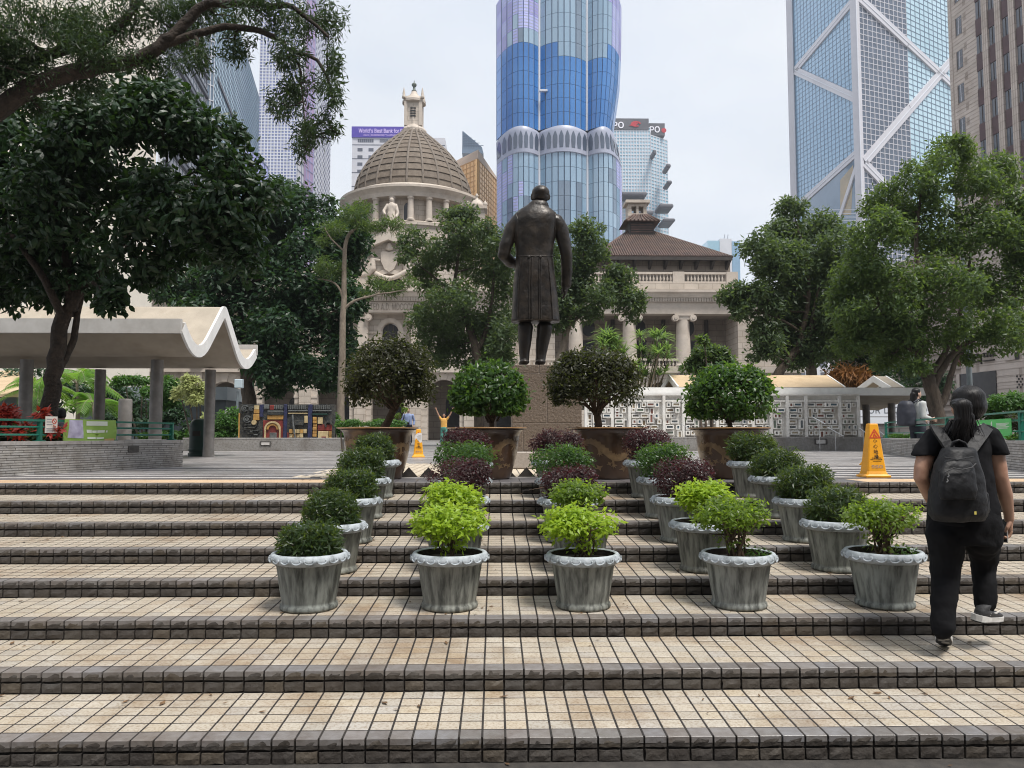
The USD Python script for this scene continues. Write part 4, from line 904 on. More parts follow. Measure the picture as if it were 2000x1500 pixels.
for sg, pts in ((0, [(1857, 884, -.17), (1846, 866, -.145), (1836, 852, -.115), (1829, 841, -.07), (1828, 838, .0)]), (1, [(1895, 884, -.17), (1908, 866, -.145), (1919, 851, -.115), (1927, 840, -.07), (1929, 837, .0)])):
    q = [WP(a, b - 4 + 56 * 0, c) for a, b, c in pts]
    m = MB(); rings = []
    for i, p in enumerate(q):
        d = q[min(i + 1, len(q) - 1)] - q[max(i - 1, 0)]; d /= np.linalg.norm(d); n_ = np.array([0, -.75, .66]); w = np.cross(d, n_); w /= np.linalg.norm(w); n_ = np.cross(w, d)
        rings.append(np.array([p + w * .034 + n_ * .008, p - w * .034 + n_ * .008, p - w * .034 - n_ * .008, p + w * .034 - n_ * .008]))
    m.loft(rings); m.build('shoulder_strap', MATS['black_nylon_look'], bp)
m = MB(); m.tube([WP(1858, 876, -.19), WP(1862, 864, -.20), WP(1872, 860, -.205), WP(1884, 865, -.20), WP(1890, 876, -.19)], .009, 6); m.build('grab_handle', MATS['black_nylon_look'], bp, smooth=True)
m = MB(); m.box(WP(1921, 966, -.215), (.012, .006, .035), rotz(.5)); m.build('red_label', MATS['red_tag_look'], bp)
m = MB(); m.box(WP(1905, 1002, -.312), (.012, .004, .018)); m.build('yellow_label', MATS['yellow_tag_look'], bp)
ph = thing('phone', 'thin pale phone held in the right hand of the walking person', 'phone', loc=W0 + hp)
R_ = roty(.08) @ rotx(-.1)
m = MB(); m.cbox((-.024, .012, -.055), (.008, .072, .150), .003, R_); m.build('case', MATS['phone_look'], ph)
m = MB(); m.box((-.0285, .012, -.055), (.0012, .066, .14), R_); m.build('screen', MATS['shoe_black_look'], ph)
# ------------------------------------------------------------------ folded-roof pavilions
mat('concrete_look', (.40, .345, .275), (.33, .285, .225), scale=2.2, rough=.75, bump=.2, bscale=40, c3=(.72, .66, .58), s3=.7, stretch=(1, 1, 1))
mat('white_concrete_look', (.50, .485, .465), (.42, .405, .385), scale=3, rough=.7, c3=(.75, .7, .66), s3=1.2)
mat('white_paint_look', (.80, .79, .77), (.70, .69, .67), scale=3, rough=.6, c3=(.8, .77, .74), s3=.8)
mat('beige_roof_look', (.50, .375, .235), (.43, .32, .20), scale=1.5, rough=.7, c3=(.7, .62, .52), s3=.9)
mat('column_look', (.23, .215, .20), (.15, .14, .13), scale=5, rough=.42, bump=.15, c3=(.75, .7, .66), s3=1.5)
mat('green_paint_look', (.012, .135, .090), (.010, .11, .075), scale=6, rough=.32)
mat('bin_look', (.006, .030, .022), (.009, .038, .028), scale=8, rough=.45)
def roof_profile(segs):
    """(y, z) centre line from eave, trough, ridge, trough, eave with rounded troughs"""
    out = []
    for i, (y, z, r) in enumerate(segs):
        if r == 0 or i in (0, len(segs) - 1): out.append((y, z)); continue
        p = np.array([y, z]); a = np.array(segs[i - 1][:2]) - p; b = np.array(segs[i + 1][:2]) - p
        a = a / np.linalg.norm(a) * r; b = b / np.linalg.norm(b) * r
        for t_ in np.linspace(0, 1, 9): out.append(tuple(p + a * (1 - t_) ** 2 + b * t_ ** 2))
    return out
def folded_roof(parent, segs, x0, x1, th, name='roof', mt='concrete_look', rim=None):
    c = np.array(roof_profile(segs)); L = __import__('shapely').geometry.LineString(c)
    P = L.buffer(th / 2, cap_style=2, join_style=2)
    M_ = np.array([[0, 1.0, 0], [0, 0, 1.0], [1.0, 0, 0]])
    m = MB(); m.prism(P, x1 - x0, M=M_, o=(x0, 0, 0)); r = m.build(name, MATS[mt], parent, smooth=25)
    if rim:
        P2 = L.buffer(th / 2 + .012, cap_style=2, join_style=2)
        m = MB(); m.prism(P2, .05, M=M_, o=(rim, 0, 0)); m.build('edge_band', MATS['white_paint_look'], parent, smooth=25)
    return r
pav = thing('pavilion', 'open pavilion with a folded pale concrete roof on round grey columns', 'pavilion')
XE = X(478.5, 18.7, 715)
zq = lambda py, Y: Z(py, Y, 430)
th = .22
SEG = [(15.0, zq(638, 15.0), 0), (15.78, zq(700, 15.78) - .10, .75), (17.26, zq(606, 17.26), 0.12), (18.7, zq(722, 18.7) - .08, .75), (19.55, zq(690, 19.55), 0)]
folded_roof(pav, SEG, -19.5, XE, th, rim=XE - .049)
m = MB(); m.span(-19.5, XE - .006, 14.86, 14.96, zq(652, 14.95), zq(624, 14.95)); m.build('fascia', MATS['white_concrete_look'], pav)
m = MB(); m.span(-19.5, XE - .006, 19.6, 19.7, zq(693, 19.6), zq(673, 19.6)); m.build('fascia', MATS['white_concrete_look'], pav)
for px, Y, pyt in ((303, 15.8, 709), (47, 15.8, 709), (408, 18.7, 727), (192, 18.7, 727), (-150, 15.8, 709)):
    m = MB(); zt = zq(pyt, Y) + .06; m.lathe([(.135, 0), (.122, .3), (.122, zt - PZ)], (X(px, Y), Y, PZ), 20); m.build('column', MATS['column_look'], pav, smooth=40)
post = thing('stone_post', 'short broken grey round post standing behind the left railing', 'post', loc=(X(243, 15.0), 15.0, PZ))
m = MB(); m.lathe([(.17, 0), (.125, .35), (.122, Z(780, 15.0) - PZ - .03), (.112, Z(780, 15.0) - PZ)], n=20); m.build('shaft', MATS['column_look'], post, smooth=40)
m = MB(); m.lathe([(.26, 0), (.30, .08), (.28, .22), (.20, .30), (.05, .31)], n=18, sx=1.3); m.build('base_stone', MATS['wall_joint_look'], post, smooth=True)

bn = thing('litter_bin', 'dark green domed litter bin beside the pavilion column', 'bin', loc=(X(391, 19.15), 19.15, PZ))
m = MB(); hb = Z(818, 19.15) - PZ; m.lathe([(.265, 0), (.27, .08), (.245, .10), (.245, hb - .22), (.25, hb - .20), (.235, hb - .10), (.17, hb - .02), (.05, hb)], n=28, caps=True); m.build('body', MATS['bin_look'], bn, smooth=35)
m = MB(); m.lathe([(.25, .13), (.262, .15), (.262, .18), (.25, .20)], n=28, caps=False); m.build('hoop', MATS['bin_look'], bn, smooth=True)
m = MB(); m.span(-.09, .09, -.252, -.2, hb - .42, hb - .30); m.build('slot', MATS['sign_black_look'], bn)

# ------------------------------------------------------------------ railings
def railing(label, A, B, zt, zs, posts, off=.12):
    """A, B: ends along the wall top; zs: heights of the rails; posts: fractions"""
    t = thing('railing', label, 'railing'); A, B = np.asarray(A, float), np.asarray(B, float)
    for k, z in enumerate(zs):
        m = MB()
        if k == 0:
            u = (B - A) / np.linalg.norm(B - A); w = np.array([-u[1], u[0]]) * .028
            m.hexa([(*(A - w), z - .028), (*(B - w), z - .028), (*(B + w), z - .028), (*(A + w), z - .028)], [(*(A - w), z), (*(B - w), z), (*(B + w), z), (*(A + w), z)])
        else: m.tube([(*A, z), (*B, z)], .014, 8)
        m.build('rail', MATS['green_paint_look'], t, smooth=30)
    for q in posts:
        p = A + (B - A) * q; m = MB(); m.span(p[0] - .026, p[0] + .026, p[1] - .026, p[1] + .026, zt, zs[0] - .03); m.build('post', MATS['green_paint_look'], t)
        m = MB(); m.span(p[0] - .06, p[0] + .06, p[1] - .05, p[1] + .05, zt, zt + .012); m.build('foot_plate', MATS['green_paint_look'], t)
    return t
la = np.array([X(-160, 9.0), 9.0]) ; la = WL0[:2] + np.array([0, .2]); lb = WL1[:2] + np.array([X(324, 12.9) - WL1[0] - .02, .18])
def frac(px, A, B):
    d = ray(px, 850)[:2]; u = B - A; M_ = np.array([d, -u]).T; s = np.linalg.solve(M_, A - CAM[:2]); return s[1]
zr = [Z(825.5, lb[1]), Z(837.5, lb[1]), Z(849.5, lb[1])]
railing('green painted railing on the left planter wall with a banner and notice', la, lb, WT, zr, [frac(77, la, lb), frac(220, la, lb), .995])
ra = np.array([X(1730, 22.4), 22.4]) * .985; rb_ = WR1[:2] + (WR0[:2] - WR1[:2]) * .0 + np.array([.2, .15])
zr2 = [Z(824.5, ra[1]) + .0, Z(834.5, ra[1]), Z(846, ra[1])]
rr = railing('green painted railing on the right planter wall carrying a green sign', ra, rb_, WT, zr2, [.004, frac(1850, ra, rb_), frac(1995, ra, rb_)])

# things on the left railing
def on_rail(px, A, B): q = frac(px, A, B); p = A + (B - A) * q; return p
def hang_panel(name, label, cat, px0, px1, zt, zb, A, B, mt, th=.008, out=.04, sag=0.0, seed=0):
    a, b = on_rail(px0, A, B), on_rail(px1, A, B); u = (b - a) / np.linalg.norm(b - a); n_ = np.array([u[1], -u[0]])
    t = thing(name, label, cat, loc=(*(a + n_ * out), zt), rz=math.atan2(u[1], u[0])); L = np.linalg.norm(b - a); H = zt - zb
    return t, L, H
mat('notice_look', (.66, .62, .56), (.6, .56, .5), scale=8, rough=.6)
t, L, H = hang_panel('notice_board', 'small cream no-smoking notice fixed to the left railing', 'notice', 83, 106, Z(816, 11) , Z(843, 11), la, lb, None)
zt = zr[0] - .005
t, L, H = t, L, .215
m = MB(); m.span(0, L, -.006, .006, -.215, .01); m.build('board', MATS['notice_look'], t)
m = MB(); m.prism(Polygon(circ(L * .72, -.055, .038, 20)).difference(Polygon(circ(L * .72, -.055, .028, 20))).union(Polygon([(L * .72 - .03, -.033), (L * .72 - .024, -.027), (L * .72 + .03, -.077), (L * .72 + .024, -.083)])), .003, o=(0, -.0095, 0)); m.build('no_smoking_ring', MATS['sign_red_look'], t)
m = MB()
for j, (w, z) in enumerate(((.45, -.025), (.5, -.06), (.5, -.095), (.85, -.15), (.85, -.172), (.6, -.194))): m.span(L * .07, L * (.07 + w), -.0085, -.0068, z - .010, z)
m.build('printed_lines', MATS['print_grey_look'], t, kind='stuff')
mat('banner_green_look', (.30, .46, .09), (.20, .33, .06), scale=3.5, rough=.6, lo=.3, hi=.7)
mat('banner_mauve_look', (.33, .30, .42), (.50, .47, .60), scale=9, rough=.6)
mat('banner_white_look', (.66, .70, .60), rough=.6)
mat('banner_pink_look', (.6, .3, .2), (.5, .38, .1), scale=15, rough=.6)
t, L, H = hang_panel('banner', 'creased green and mauve cloth banner tied to the left railing', 'banner', 119, 219, zr[0] - .0, 0, la, lb, None, out=.05)
t.GetAttribute('xformOp:translate').Set(Gf.Vec3d(*(list(t.GetAttribute('xformOp:translate').Get())[:2] + [zr[0] - .0])))
def cloth(x0, x1, z0, z1, d, n=28):
    xs, zs_ = np.linspace(x0, x1, n), np.linspace(z0, z1, 14); P = np.array([[x, 0, z] for z in zs_ for x in xs])
    w = .022 * np.sin(P[:, 0] * 9 + P[:, 2] * 7) * np.clip(-P[:, 2] * 6, 0, 1) + .014 * meshkit.fbm(P * 7, 3, 4) 
    P[:, 1] = -w - d; P[:, 2] += -.012 * np.sin(P[:, 0] / L * math.pi) * (P[:, 2] < -.1)
    f = [];
    for i in range(13):
        for j in range(n - 1): q = i * n + j; f += [[q, q + 1, q + n + 1], [q, q + n + 1, q + n]]
    return P, np.array(f)
Hb = .315
obj('cloth', cloth(0, L, -Hb, .012, 0), MATS['banner_green_look'], t, smooth=True)
obj('mauve_panel', cloth(L * .08, L * .33, -Hb * .78, .0, .003, 14), MATS['banner_mauve_look'], t, smooth=True)
obj('pale_strip', cloth(L * .40, L * .82, -.075, -.01, .004, 14), MATS['banner_white_look'], t, smooth=True)
obj('pink_corner', cloth(L * .80, L * .97, -Hb, -Hb * .82, .003, 10), MATS['banner_pink_look'], t, smooth=True)
# the banner's print can not be read in the photograph: pale bars stand for its lines
mb = MB()
for (x0, w, z, h) in ((.40, .12, -.145, .045), (.53, .10, -.150, .035), (.64, .14, -.148, .038), (.80, .03, -.15, .03), (.40, .20, -.24, .030), (.62, .16, -.245, .026)):
    v, f = cloth(L * x0, L * (x0 + w), z - h / 2, z + h / 2, .006, 8); mb.add(v, f)
mb.build('faded_print', MATS['banner_white_look'], t, kind='stuff')

mat('sign_green_look', (.055, .40, .085), (.05, .36, .075), scale=4, rough=.4)
t, L, H = hang_panel('railing_sign', 'bright green notice panel hung on the right railing', 'sign', 1896, 1984, 0, 0, ra, rb_, None, out=.05)
t.GetAttribute('xformOp:translate').Set(Gf.Vec3d(*(list(t.GetAttribute('xformOp:translate').Get())[:2] + [Z(813, 11.5) - 0.02])))
hs = .31
m = MB(); m.prism([(0, 0), (L, 0), (L, -hs + .06), (L - .06 * 2, -hs), (0, -hs)], .006, o=(0, -.006, 0)); m.build('panel', MATS['sign_green_look'], t)
m = MB()
for k, x0 in enumerate((.30, .70)):
    for j in range(5): m.span(L * x0, L * (x0 + (.26 if k else .18) * (1 - .12 * (j % 3))), -.009, -.0065, -.075 - j * .019, -.067 - j * .019)
m.build('printed_lines', MATS['paper_look'], t, kind='stuff')
m = MB()
for x0 in (.22, .60):
    m.prism(Polygon(circ(L * x0, -.075, .032, 18)).difference(Polygon(circ(L * x0, -.075, .026, 18))), .003, o=(0, -.0095, 0))
    m.prism([(L * x0 - .018, -.115), (L * x0 - .004, -.115), (L * x0 + .002, -.07), (L * x0 + .020, -.115), (L * x0 + .03, -.11), (L * x0 + .012, -.05), (L * x0 + .01, -.03), (L * x0 - .008, -.03), (L * x0 - .012, -.06)], .003, o=(0, -.010, 0))
m.build('picture_symbol', MATS['paper_look'], t)

# ------------------------------------------------------------------ coloured mural relief on the left
mat('mural_dark_look', (.022, .026, .028), (.075, .07, .055), scale=9, rough=.5, bump=.6, bscale=30, bdist=.03, lo=.4, hi=.7)
mat('mural_red_look', (.20, .03, .022), (.10, .02, .02), scale=7, rough=.5, bump=.3)
mat('mural_ochre_look', (.45, .26, .07), (.30, .16, .05), scale=8, rough=.5, bump=.4)
mat('mural_cream_look', (.50, .40, .22), (.36, .27, .14), scale=9, rough=.55, bump=.4)
mat('mural_blue_look', (.030, .035, .10), (.015, .018, .04), scale=10, rough=.5, bump=.5)
mat('mural_grey_look', (.14, .145, .14), (.07, .075, .075), scale=9, rough=.5, bump=.5)
YM = YB + .12
mu = thing('mural_relief', 'dark multicoloured relief mural of four panels on the left low wall', 'mural')
MX = lambda px: X(455 + px / 9.524, YM); MZ = lambda py: Z(780 + py / 9.524, YM)
zb_, zt_ = PZ + .43, MZ(95)
m = MB(); m.span(MX(105), MX(1880), YM, YM + .2, zb_, zt_); m.build('backing', MATS['mural_dark_look'], mu)
rg = np.random.default_rng(21)
def mblock(x0, x1, y0, y1, mt, d=.05, nm='relief_block'):
    m = MB(); m.cbox(((MX(x0) + MX(x1)) / 2, YM - d / 2 + .005, (MZ(y0) + MZ(y1)) / 2), (abs(MX(x1) - MX(x0)), d + .01, abs(MZ(y0) - MZ(y1))), .008); m.build(nm, MATS[mt], mu)
def marc(cx, cy, r0, r1, a0, a1, mt, d=.06, nm='relief_arch'):
    o = [(MX(cx + r1 * math.cos(a)), MZ(cy - r1 * math.sin(a))) for a in np.linspace(a0, a1, 16)]; i = [(MX(cx + r0 * math.cos(a)), MZ(cy - r0 * math.sin(a))) for a in np.linspace(a1, a0, 16)]
    m = MB(); m.prism(o + i, d, o=(0, YM - d, 0)); m.build(nm, MATS[mt], mu)
mblock(390, 480, 120, 190, 'mural_cream_look'); mblock(385, 485, 195, 265, 'mural_ochre_look'); mblock(380, 490, 280, 390, 'mural_ochre_look', .08)
mblock(105, 125, 260, 720, 'mural_ochre_look', .06); mblock(490, 560, 100, 330, 'mural_blue_look', .04)
for cx, cy, r in ((220, 170, 60), (270, 370, 70), (340, 180, 40)):
    marc(cx, cy, r * .7, r, .5, 5.6, 'mural_grey_look', .09, 'relief_scroll'); marc(cx, cy, r * .2, r * .5, 2.5, 8.2, 'mural_grey_look', .11, 'relief_scroll')
marc(400, 430, 5, 45, 0, 6.28, 'mural_cream_look', .10, 'relief_scroll')
for k in range(9): mblock(140 + rg.integers(0, 260), 200 + rg.integers(80, 300), 470 + k * 25, 490 + k * 25, 'mural_grey_look' if k % 2 else 'mural_dark_look', .04 + .06 * rg.random())
mblock(560, 940, 390, 720, 'mural_red_look', .04); marc(745, 560, 120, 152, 0, math.pi, 'mural_cream_look', .10); marc(745, 560, 75, 112, 0, math.pi, 'mural_ochre_look', .08)
mblock(593, 622, 560, 725, 'mural_cream_look', .10, 'relief_jamb'); mblock(868, 895, 560, 725, 'mural_cream_look', .10, 'relief_jamb'); mblock(690, 820, 620, 725, 'mural_grey_look', .06)
mblock(640, 940, 300, 375, 'mural_ochre_look', .06); mblock(640, 940, 215, 240, 'mural_grey_look', .07); mblock(640, 940, 250, 290, 'mural_dark_look', .09)
mblock(680, 760, 110, 200, 'mural_red_look', .05); mblock(570, 660, 100, 180, 'mural_grey_look', .05)
for x0, x1 in ((760, 940), (1020, 1390), (1500, 1820)):
    n = int((x1 - x0) / 34)
    for k in range(n): mblock(x0 + k * 34, x0 + k * 34 + 16 + 6 * rg.random(), 115, 190, 'mural_grey_look', .05, 'relief_bar')
for x0, x1 in ((945, 1005), (1400, 1475)): mblock(x0, x1, 95, 725, 'mural_blue_look', .08, 'relief_pillar')
mblock(1020, 1395, 205, 225, 'mural_grey_look', .06); mblock(1020, 1395, 255, 270, 'mural_cream_look', .05); mblock(1480, 1830, 205, 225, 'mural_grey_look', .06)
mblock(1330, 1395, 310, 440, 'mural_cream_look', .07); mblock(1150, 1320, 400, 480, 'mural_dark_look', .10); mblock(1010, 1060, 620, 720, 'mural_red_look', .06)
for k in range(9): x0 = 1055 + (k % 5) * 66; y0 = 560 + (k // 5) * 80; mblock(x0, x0 + 58, y0, y0 + 70, 'mural_cream_look' if k % 3 else 'mural_ochre_look', .04 + .06 * rg.random())
m = MB(); m.tube([(MX(1110), YM - .08, MZ(290)), (MX(1130), YM - .10, MZ(450)), (MX(1170), YM - .09, MZ(720))], .03, 6); m.build('relief_stem', MATS['mural_grey_look'], mu, smooth=True)
for k in range(6): mblock(1490, 1560, 330 + k * 62, 385 + k * 62, 'mural_ochre_look', .05 + .04 * rg.random())
mblock(1580, 1840, 470, 580, 'mural_red_look', .05); mblock(1590, 1780, 590, 720, 'mural_cream_look', .08); mblock(1660, 1740, 690, 722, 'mural_red_look', .10); mblock(1580, 1670, 340, 460, 'mural_cream_look', .07); mblock(1480, 1760, 270, 295, 'bin_look', .08)
for k in range(6): mblock(1790, 1840, 590 + k * 22, 602 + k * 22, 'mural_ochre_look', .09, 'relief_bar')
marc(1780, 470, 40, 70, 0, 4, 'mural_dark_look', .10, 'relief_scroll')

# ------------------------------------------------------------------ white mosaic relief wall and the right-hand pavilion
mat('mosaic_white_look', (.80, .78, .74), (.68, .66, .62), scale=4, rough=.55, c3=(.85, .8, .75), s3=1.5)
COLS = [(.40, .33, .23), (.27, .12, .09), (.10, .16, .20), (.22, .27, .21), (.52, .47, .38), (.27, .20, .13), (.15, .17, .18), (.20, .19, .17)]
for i, c in enumerate(COLS): mat(f'mosaic_tile_{"abcdefgh"[i]}_look', c, tuple(q * .65 for q in c), scale=20, rough=.45)
mw = thing('mosaic_wall', 'white relief wall of framed boxes with small coloured mosaic panels', 'relief wall')
YQ = YB + .25; QX = lambda px: X(1180 + px / 3.704, YQ); QZ = lambda py: Z(720 + py / 3.704, YQ)
x0, x1 = QX(-130), QX(1850); zt = QZ(180); zb_ = PZ + .46
m = MB(); m.span(x0, x1, YQ + .12, YQ + .22, zb_, zt); m.build('back_panel', MATS['mosaic_white_look'], mw)
m = MB(); m.span(x0, x1, YQ - .02, YQ + .119, QZ(192), zt); m.build('top_rail', MATS['mosaic_white_look'], mw)
m = MB(); m.span(x0, x1, YQ + .02, YQ + .119, QZ(238), QZ(226)); m.build('middle_rail', MATS['mosaic_white_look'], mw)
posts = [-130, 60, 185, 435, 575, 820, 1080, 1210, 1330, 1465, 1710, 1846]
for p in posts: m = MB(); m.span(QX(p) - .045, QX(p) + .045, YQ - .03, YQ + .118, zb_, QZ(194)); m.build('mullion', MATS['mosaic_white_look'], mw)
rg = np.random.default_rng(5); frames = MB(); npan = 0
cw = 33.5
for r in range(6):
    y0 = 243 + r * 41
    x = -118.0
    while x < 1838:
        kind = rg.random(); w, h = (58, 30) if kind < .42 else (30, 34) if kind < .82 else (32, 70)
        if r % 2 == 0 and h == 70 and r > 4: h = 30
        if any(abs(x + w / 2 - p) < w / 2 + 9 for p in posts): x += 12; continue
        d = .07 + .12 * rg.random(); X0, X1, Z0, Z1 = QX(x), QX(x + w), QZ(y0 + h), QZ(y0); f_ = .036
        frames.span(X0, X1, YQ + .119 - d, YQ + .119, Z0, Z0 + f_); frames.span(X0, X1, YQ + .119 - d, YQ + .119, Z1 - f_, Z1)
        frames.span(X0, X0 + f_, YQ + .119 - d, YQ + .119, Z0 + f_, Z1 - f_); frames.span(X1 - f_, X1, YQ + .119 - d, YQ + .119, Z0 + f_, Z1 - f_)
        if npan < 300:
            m = MB(); m.span(X0 + f_ + .002, X1 - f_ - .002, YQ + .119 - d + .018, YQ + .118, Z0 + f_ + .002, Z1 - f_ - .002); m.build('mosaic_panel', MATS[f'mosaic_tile_{"abcdefgh"[rg.integers(8)]}_look'], mw); npan += 1
        x += w + 3 + 5 * rg.random()
frames.build('box_frames', MATS['mosaic_white_look'], mw, kind='stuff')
for a, b, c, d in ((1600, 330, 1650, 480), (1725, 410, 1785, 480), (1850, 430, 1905, 480)):
    pass
pv2 = thing('pavilion', 'pavilion with a white beam and beige folded roof behind the mosaic wall', 'pavilion')
xb0, xb1 = X(1135, 27.0), X(1800, 27.0)
m = MB(); m.span(xb0, xb1, 26.55, 26.8, Z(772, 26.6, 1500), Z(757, 26.6, 1500)); m.build('beam', MATS['white_paint_look'], pv2)
m = MB(); m.hexa([(xb0, 26.81, Z(772, 26.8)), (xb1, 26.81, Z(772, 26.8)), (xb1, 30.0, Z(771, 26.8) - .42), (xb0, 30.0, Z(771, 26.8) - .42)], [(xb0, 26.81, Z(759, 26.8)), (xb1, 26.81, Z(759, 26.8)), (xb1, 30.0, Z(759, 26.8) - .25), (xb0, 30.0, Z(759, 26.8) - .25)]); m.build('soffit', MATS['concrete_look'], pv2)
def gable(xa, xb, yr, zr_, y0, z0, y1, z1, nm, mt='beige_roof_look'):
    c = [(y0, z0), (yr, zr_), (y1, z1)]; L_ = __import__('shapely').geometry.LineString(c); P = L_.buffer(.09, cap_style=2, join_style=2); M_ = np.array([[0, 1.0, 0], [0, 0, 1.0], [1.0, 0, 0]])
    m = MB(); m.prism(P, xb - xa, M=M_, o=(xa, 0, 0)); r = m.build(nm, MATS[mt], pv2)
    for xx in (xa - .05, xb): m = MB(); m.prism(L_.buffer(.11, cap_style=2, join_style=2), .05, M=M_, o=(xx, 0, 0)); m.build('edge_band', MATS['white_paint_look'], pv2)
gable(X(1312, 28.2), X(1622, 28.2), 28.4, Z(737, 28.4), 27.0, Z(760, 27.0), 29.8, Z(762, 29.8), 'roof')
gable(X(1716, 28.0), X(1738, 28.0), 28.2, Z(739, 28.2), 27.0, Z(760, 27.0), 29.6, Z(764, 29.6), 'roof', 'concrete_look')
for px, Y in ((1743, 28.5), (1693, 28.8), (1560, 29), (1380, 29)):
    m = MB(); m.lathe([(.13, 0), (.13, Z(788, 28.5) - PZ + .1)], (X(px, Y), Y, PZ), 16); m.build('column', MATS['column_look'], pv2, smooth=40)
# handrails seen through the mosaic wall's foot
mat('steel_look', (.62, .62, .62), rough=.3, metal=.8)
for k, (xa, ya, xb, yb_) in enumerate(((1615, 834, 1648, 852), (1588, 815, 1612, 828), (1678, 836, 1695, 848), (1708, 834, 1727, 850), (1330, 828, 1345, 836))):
    t = thing('handrail', ['slanting steel handrail before the mosaic wall right of centre', 'short upper steel handrail before the mosaic wall', 'slanting steel handrail left of the right yellow sign', 'slanting steel handrail just right of the right yellow sign', 'short steel handrail beside the rightmost dragon pot'][k], 'handrail')
    m = MB(); m.tube([at(xa, ya, 25.4), at(xb, yb_, 25.0)], .014, 8); m.build('rail', MATS['steel_look'], t, smooth=True)
    m = MB(); q = at((xa + xb) / 2, (ya + yb_) / 2, 25.2); m.tube([q, (q[0], q[1], PZ)], .010, 8); m.build('post', MATS['steel_look'], t, smooth=True)

# white hoarding with big serif letters, seen under the right pavilion
mat('hoarding_look', (.62, .64, .68), rough=.5); mat('letter_grey_look', (.10, .11, .13), rough=.6)
YH = 44.0
hd = thing('hoarding', 'long pale hoarding with grey capital letters beyond the right pavilion', 'hoarding')
m = MB(); m.span(X(1600, YH), X(1842, YH), YH, YH + .15, Z(813, YH), Z(783, YH)); m.build('board', MATS['hoarding_look'], hd)
m = MB(); m.span(X(1600, YH), X(1842, YH), YH - .02, YH + .15, Z(827, YH), Z(814.5, YH)); m.build('lower_board', MATS['hoarding_look'], hd)
def letters(s, cx, cy, hpx, name):
    mb = MB(); put_text(mb, s, hpx * YH / FPX, (X(cx, YH), YH - .005, Z(cy, YH)), (1, 0, 0), (0, 0, 1)); mb.build(name, MATS['letter_grey_look'], hd)
letters('OR', 1709, 807, 13, 'letters'); letters('DIOR', 1750, 807, 13, 'letters')
lg = thing('hoarding', 'small white panel and red box behind the forked tree trunk', 'panel')
m = MB(); m.span(X(1824, 40), X(1842, 40), 40, 40.1, Z(796, 40), Z(783, 40)); m.build('board', MATS['hoarding_look'], lg)
m = MB(); m.span(X(1823, 39), X(1838, 39), 39, 39.5, Z(818, 39), Z(808, 39)); m.build('red_box', MATS['mural_red_look'], lg)
# street lamp post
lp = thing('street_lamp', 'grey tapered lamp post rising through the right tree', 'lamp post', loc=(X(1899, 27), 27, PZ))
m = MB(); m.tube([(0, 0, 0), (-.03, 0, 3), (-.10, 0, Z(500, 27) - PZ)], [.095, .09, .06], 12); m.build('post', MATS['steel_grey_look'] if 'steel_grey_look' in MATS else mat('steel_grey_look', (.17, .20, .215), (.13, .15, .16), scale=4, rough=.45), lp, smooth=True)
m = MB(); m.lathe([(.12, 0), (.12, .5), (.08, .55)], n=12); m.build('base', MATS['steel_grey_look'], lp, smooth=40)
zl = Z(500, 27) - PZ
m = MB(); m.tube([(-.10, 0, zl - .02), (-.25, -.1, zl + .25), (-.9, -.4, zl + .45)], [.045, .04, .03], 8); m.build('arm', MATS['steel_grey_look'], lp, smooth=True)
m = MB(); m.cbox((-1.15, -.5, zl + .45), (.6, .24, .12), .03, rotz(.4)); m.build('lamp_head', MATS['steel_grey_look'], lp)
# small cabinet on a pole by the mural
cbx = thing('cabinet', 'small grey box on a pole above the mural left end', 'cabinet', loc=(X(462, 30), 30, PZ))
m = MB(); m.tube([(0, 0, 0), (0, 0, Z(765, 30) - PZ)], .05, 8); m.build('pole', MATS['steel_grey_look'], cbx, smooth=True)
m = MB(); m.cbox((.05, 0, Z(750, 30) - PZ), (.30, .22, .34), .02); m.build('box', mat('pale_box_look', (.45, .53, .57), rough=.5), cbx)
m = MB(); m.lathe([(.18, 0), (.18, .55), (.10, .62)], (-.35, .2, Z(830, 30) - PZ), 14); m.build('canister', MATS['white_concrete_look'], cbx, smooth=40)
# grey-blue hut behind the planting
hut = thing('service_hut', 'low blue-grey service building with a pale flat roof band behind the shrubs', 'building')
mat('hut_look', (.10, .115, .125), (.075, .088, .098), scale=1.5, rough=.7)
m = MB(); m.span(X(150, 36), X(440, 36), 36, 39, PZ, Z(782, 36)); m.build('wall', MATS['hut_look'], hut)
m = MB(); m.span(X(150, 36) - .3, X(446, 36), 35.7, 39.3, Z(782, 36), Z(757, 36)); m.build('roof_band', mat('hut_roof_look', (.30, .34, .36), (.25, .28, .30), scale=1, rough=.6), hut)
m = MB(); m.span(X(300, 36), X(320, 36), 35.96, 36, PZ, Z(800, 36)); m.build('door', MATS['bin_look'], hut)
pv3 = thing('pavilion', 'distant beige sloping roof behind the left column', 'pavilion')
m = MB(); m.hexa([(X(-200, 24), 24, Z(775, 24)), (X(66, 24), 24, Z(777, 24)), (X(60, 28), 28, Z(730, 28)), (X(-200, 28), 28, Z(728, 28))], [(X(-200, 24), 24, Z(770, 24)), (X(66, 24), 24, Z(771, 24)), (X(60, 28), 28, Z(726, 28)), (X(-200, 28), 28, Z(724, 28))]); m.build('roof', MATS['beige_roof_look'], pv3)
m = MB(); m.span(X(-200, 24.2), X(62, 24.2), 24.2, 24.5, PZ, Z(777, 24.2)); m.build('wall', MATS['hut_look'], pv3)
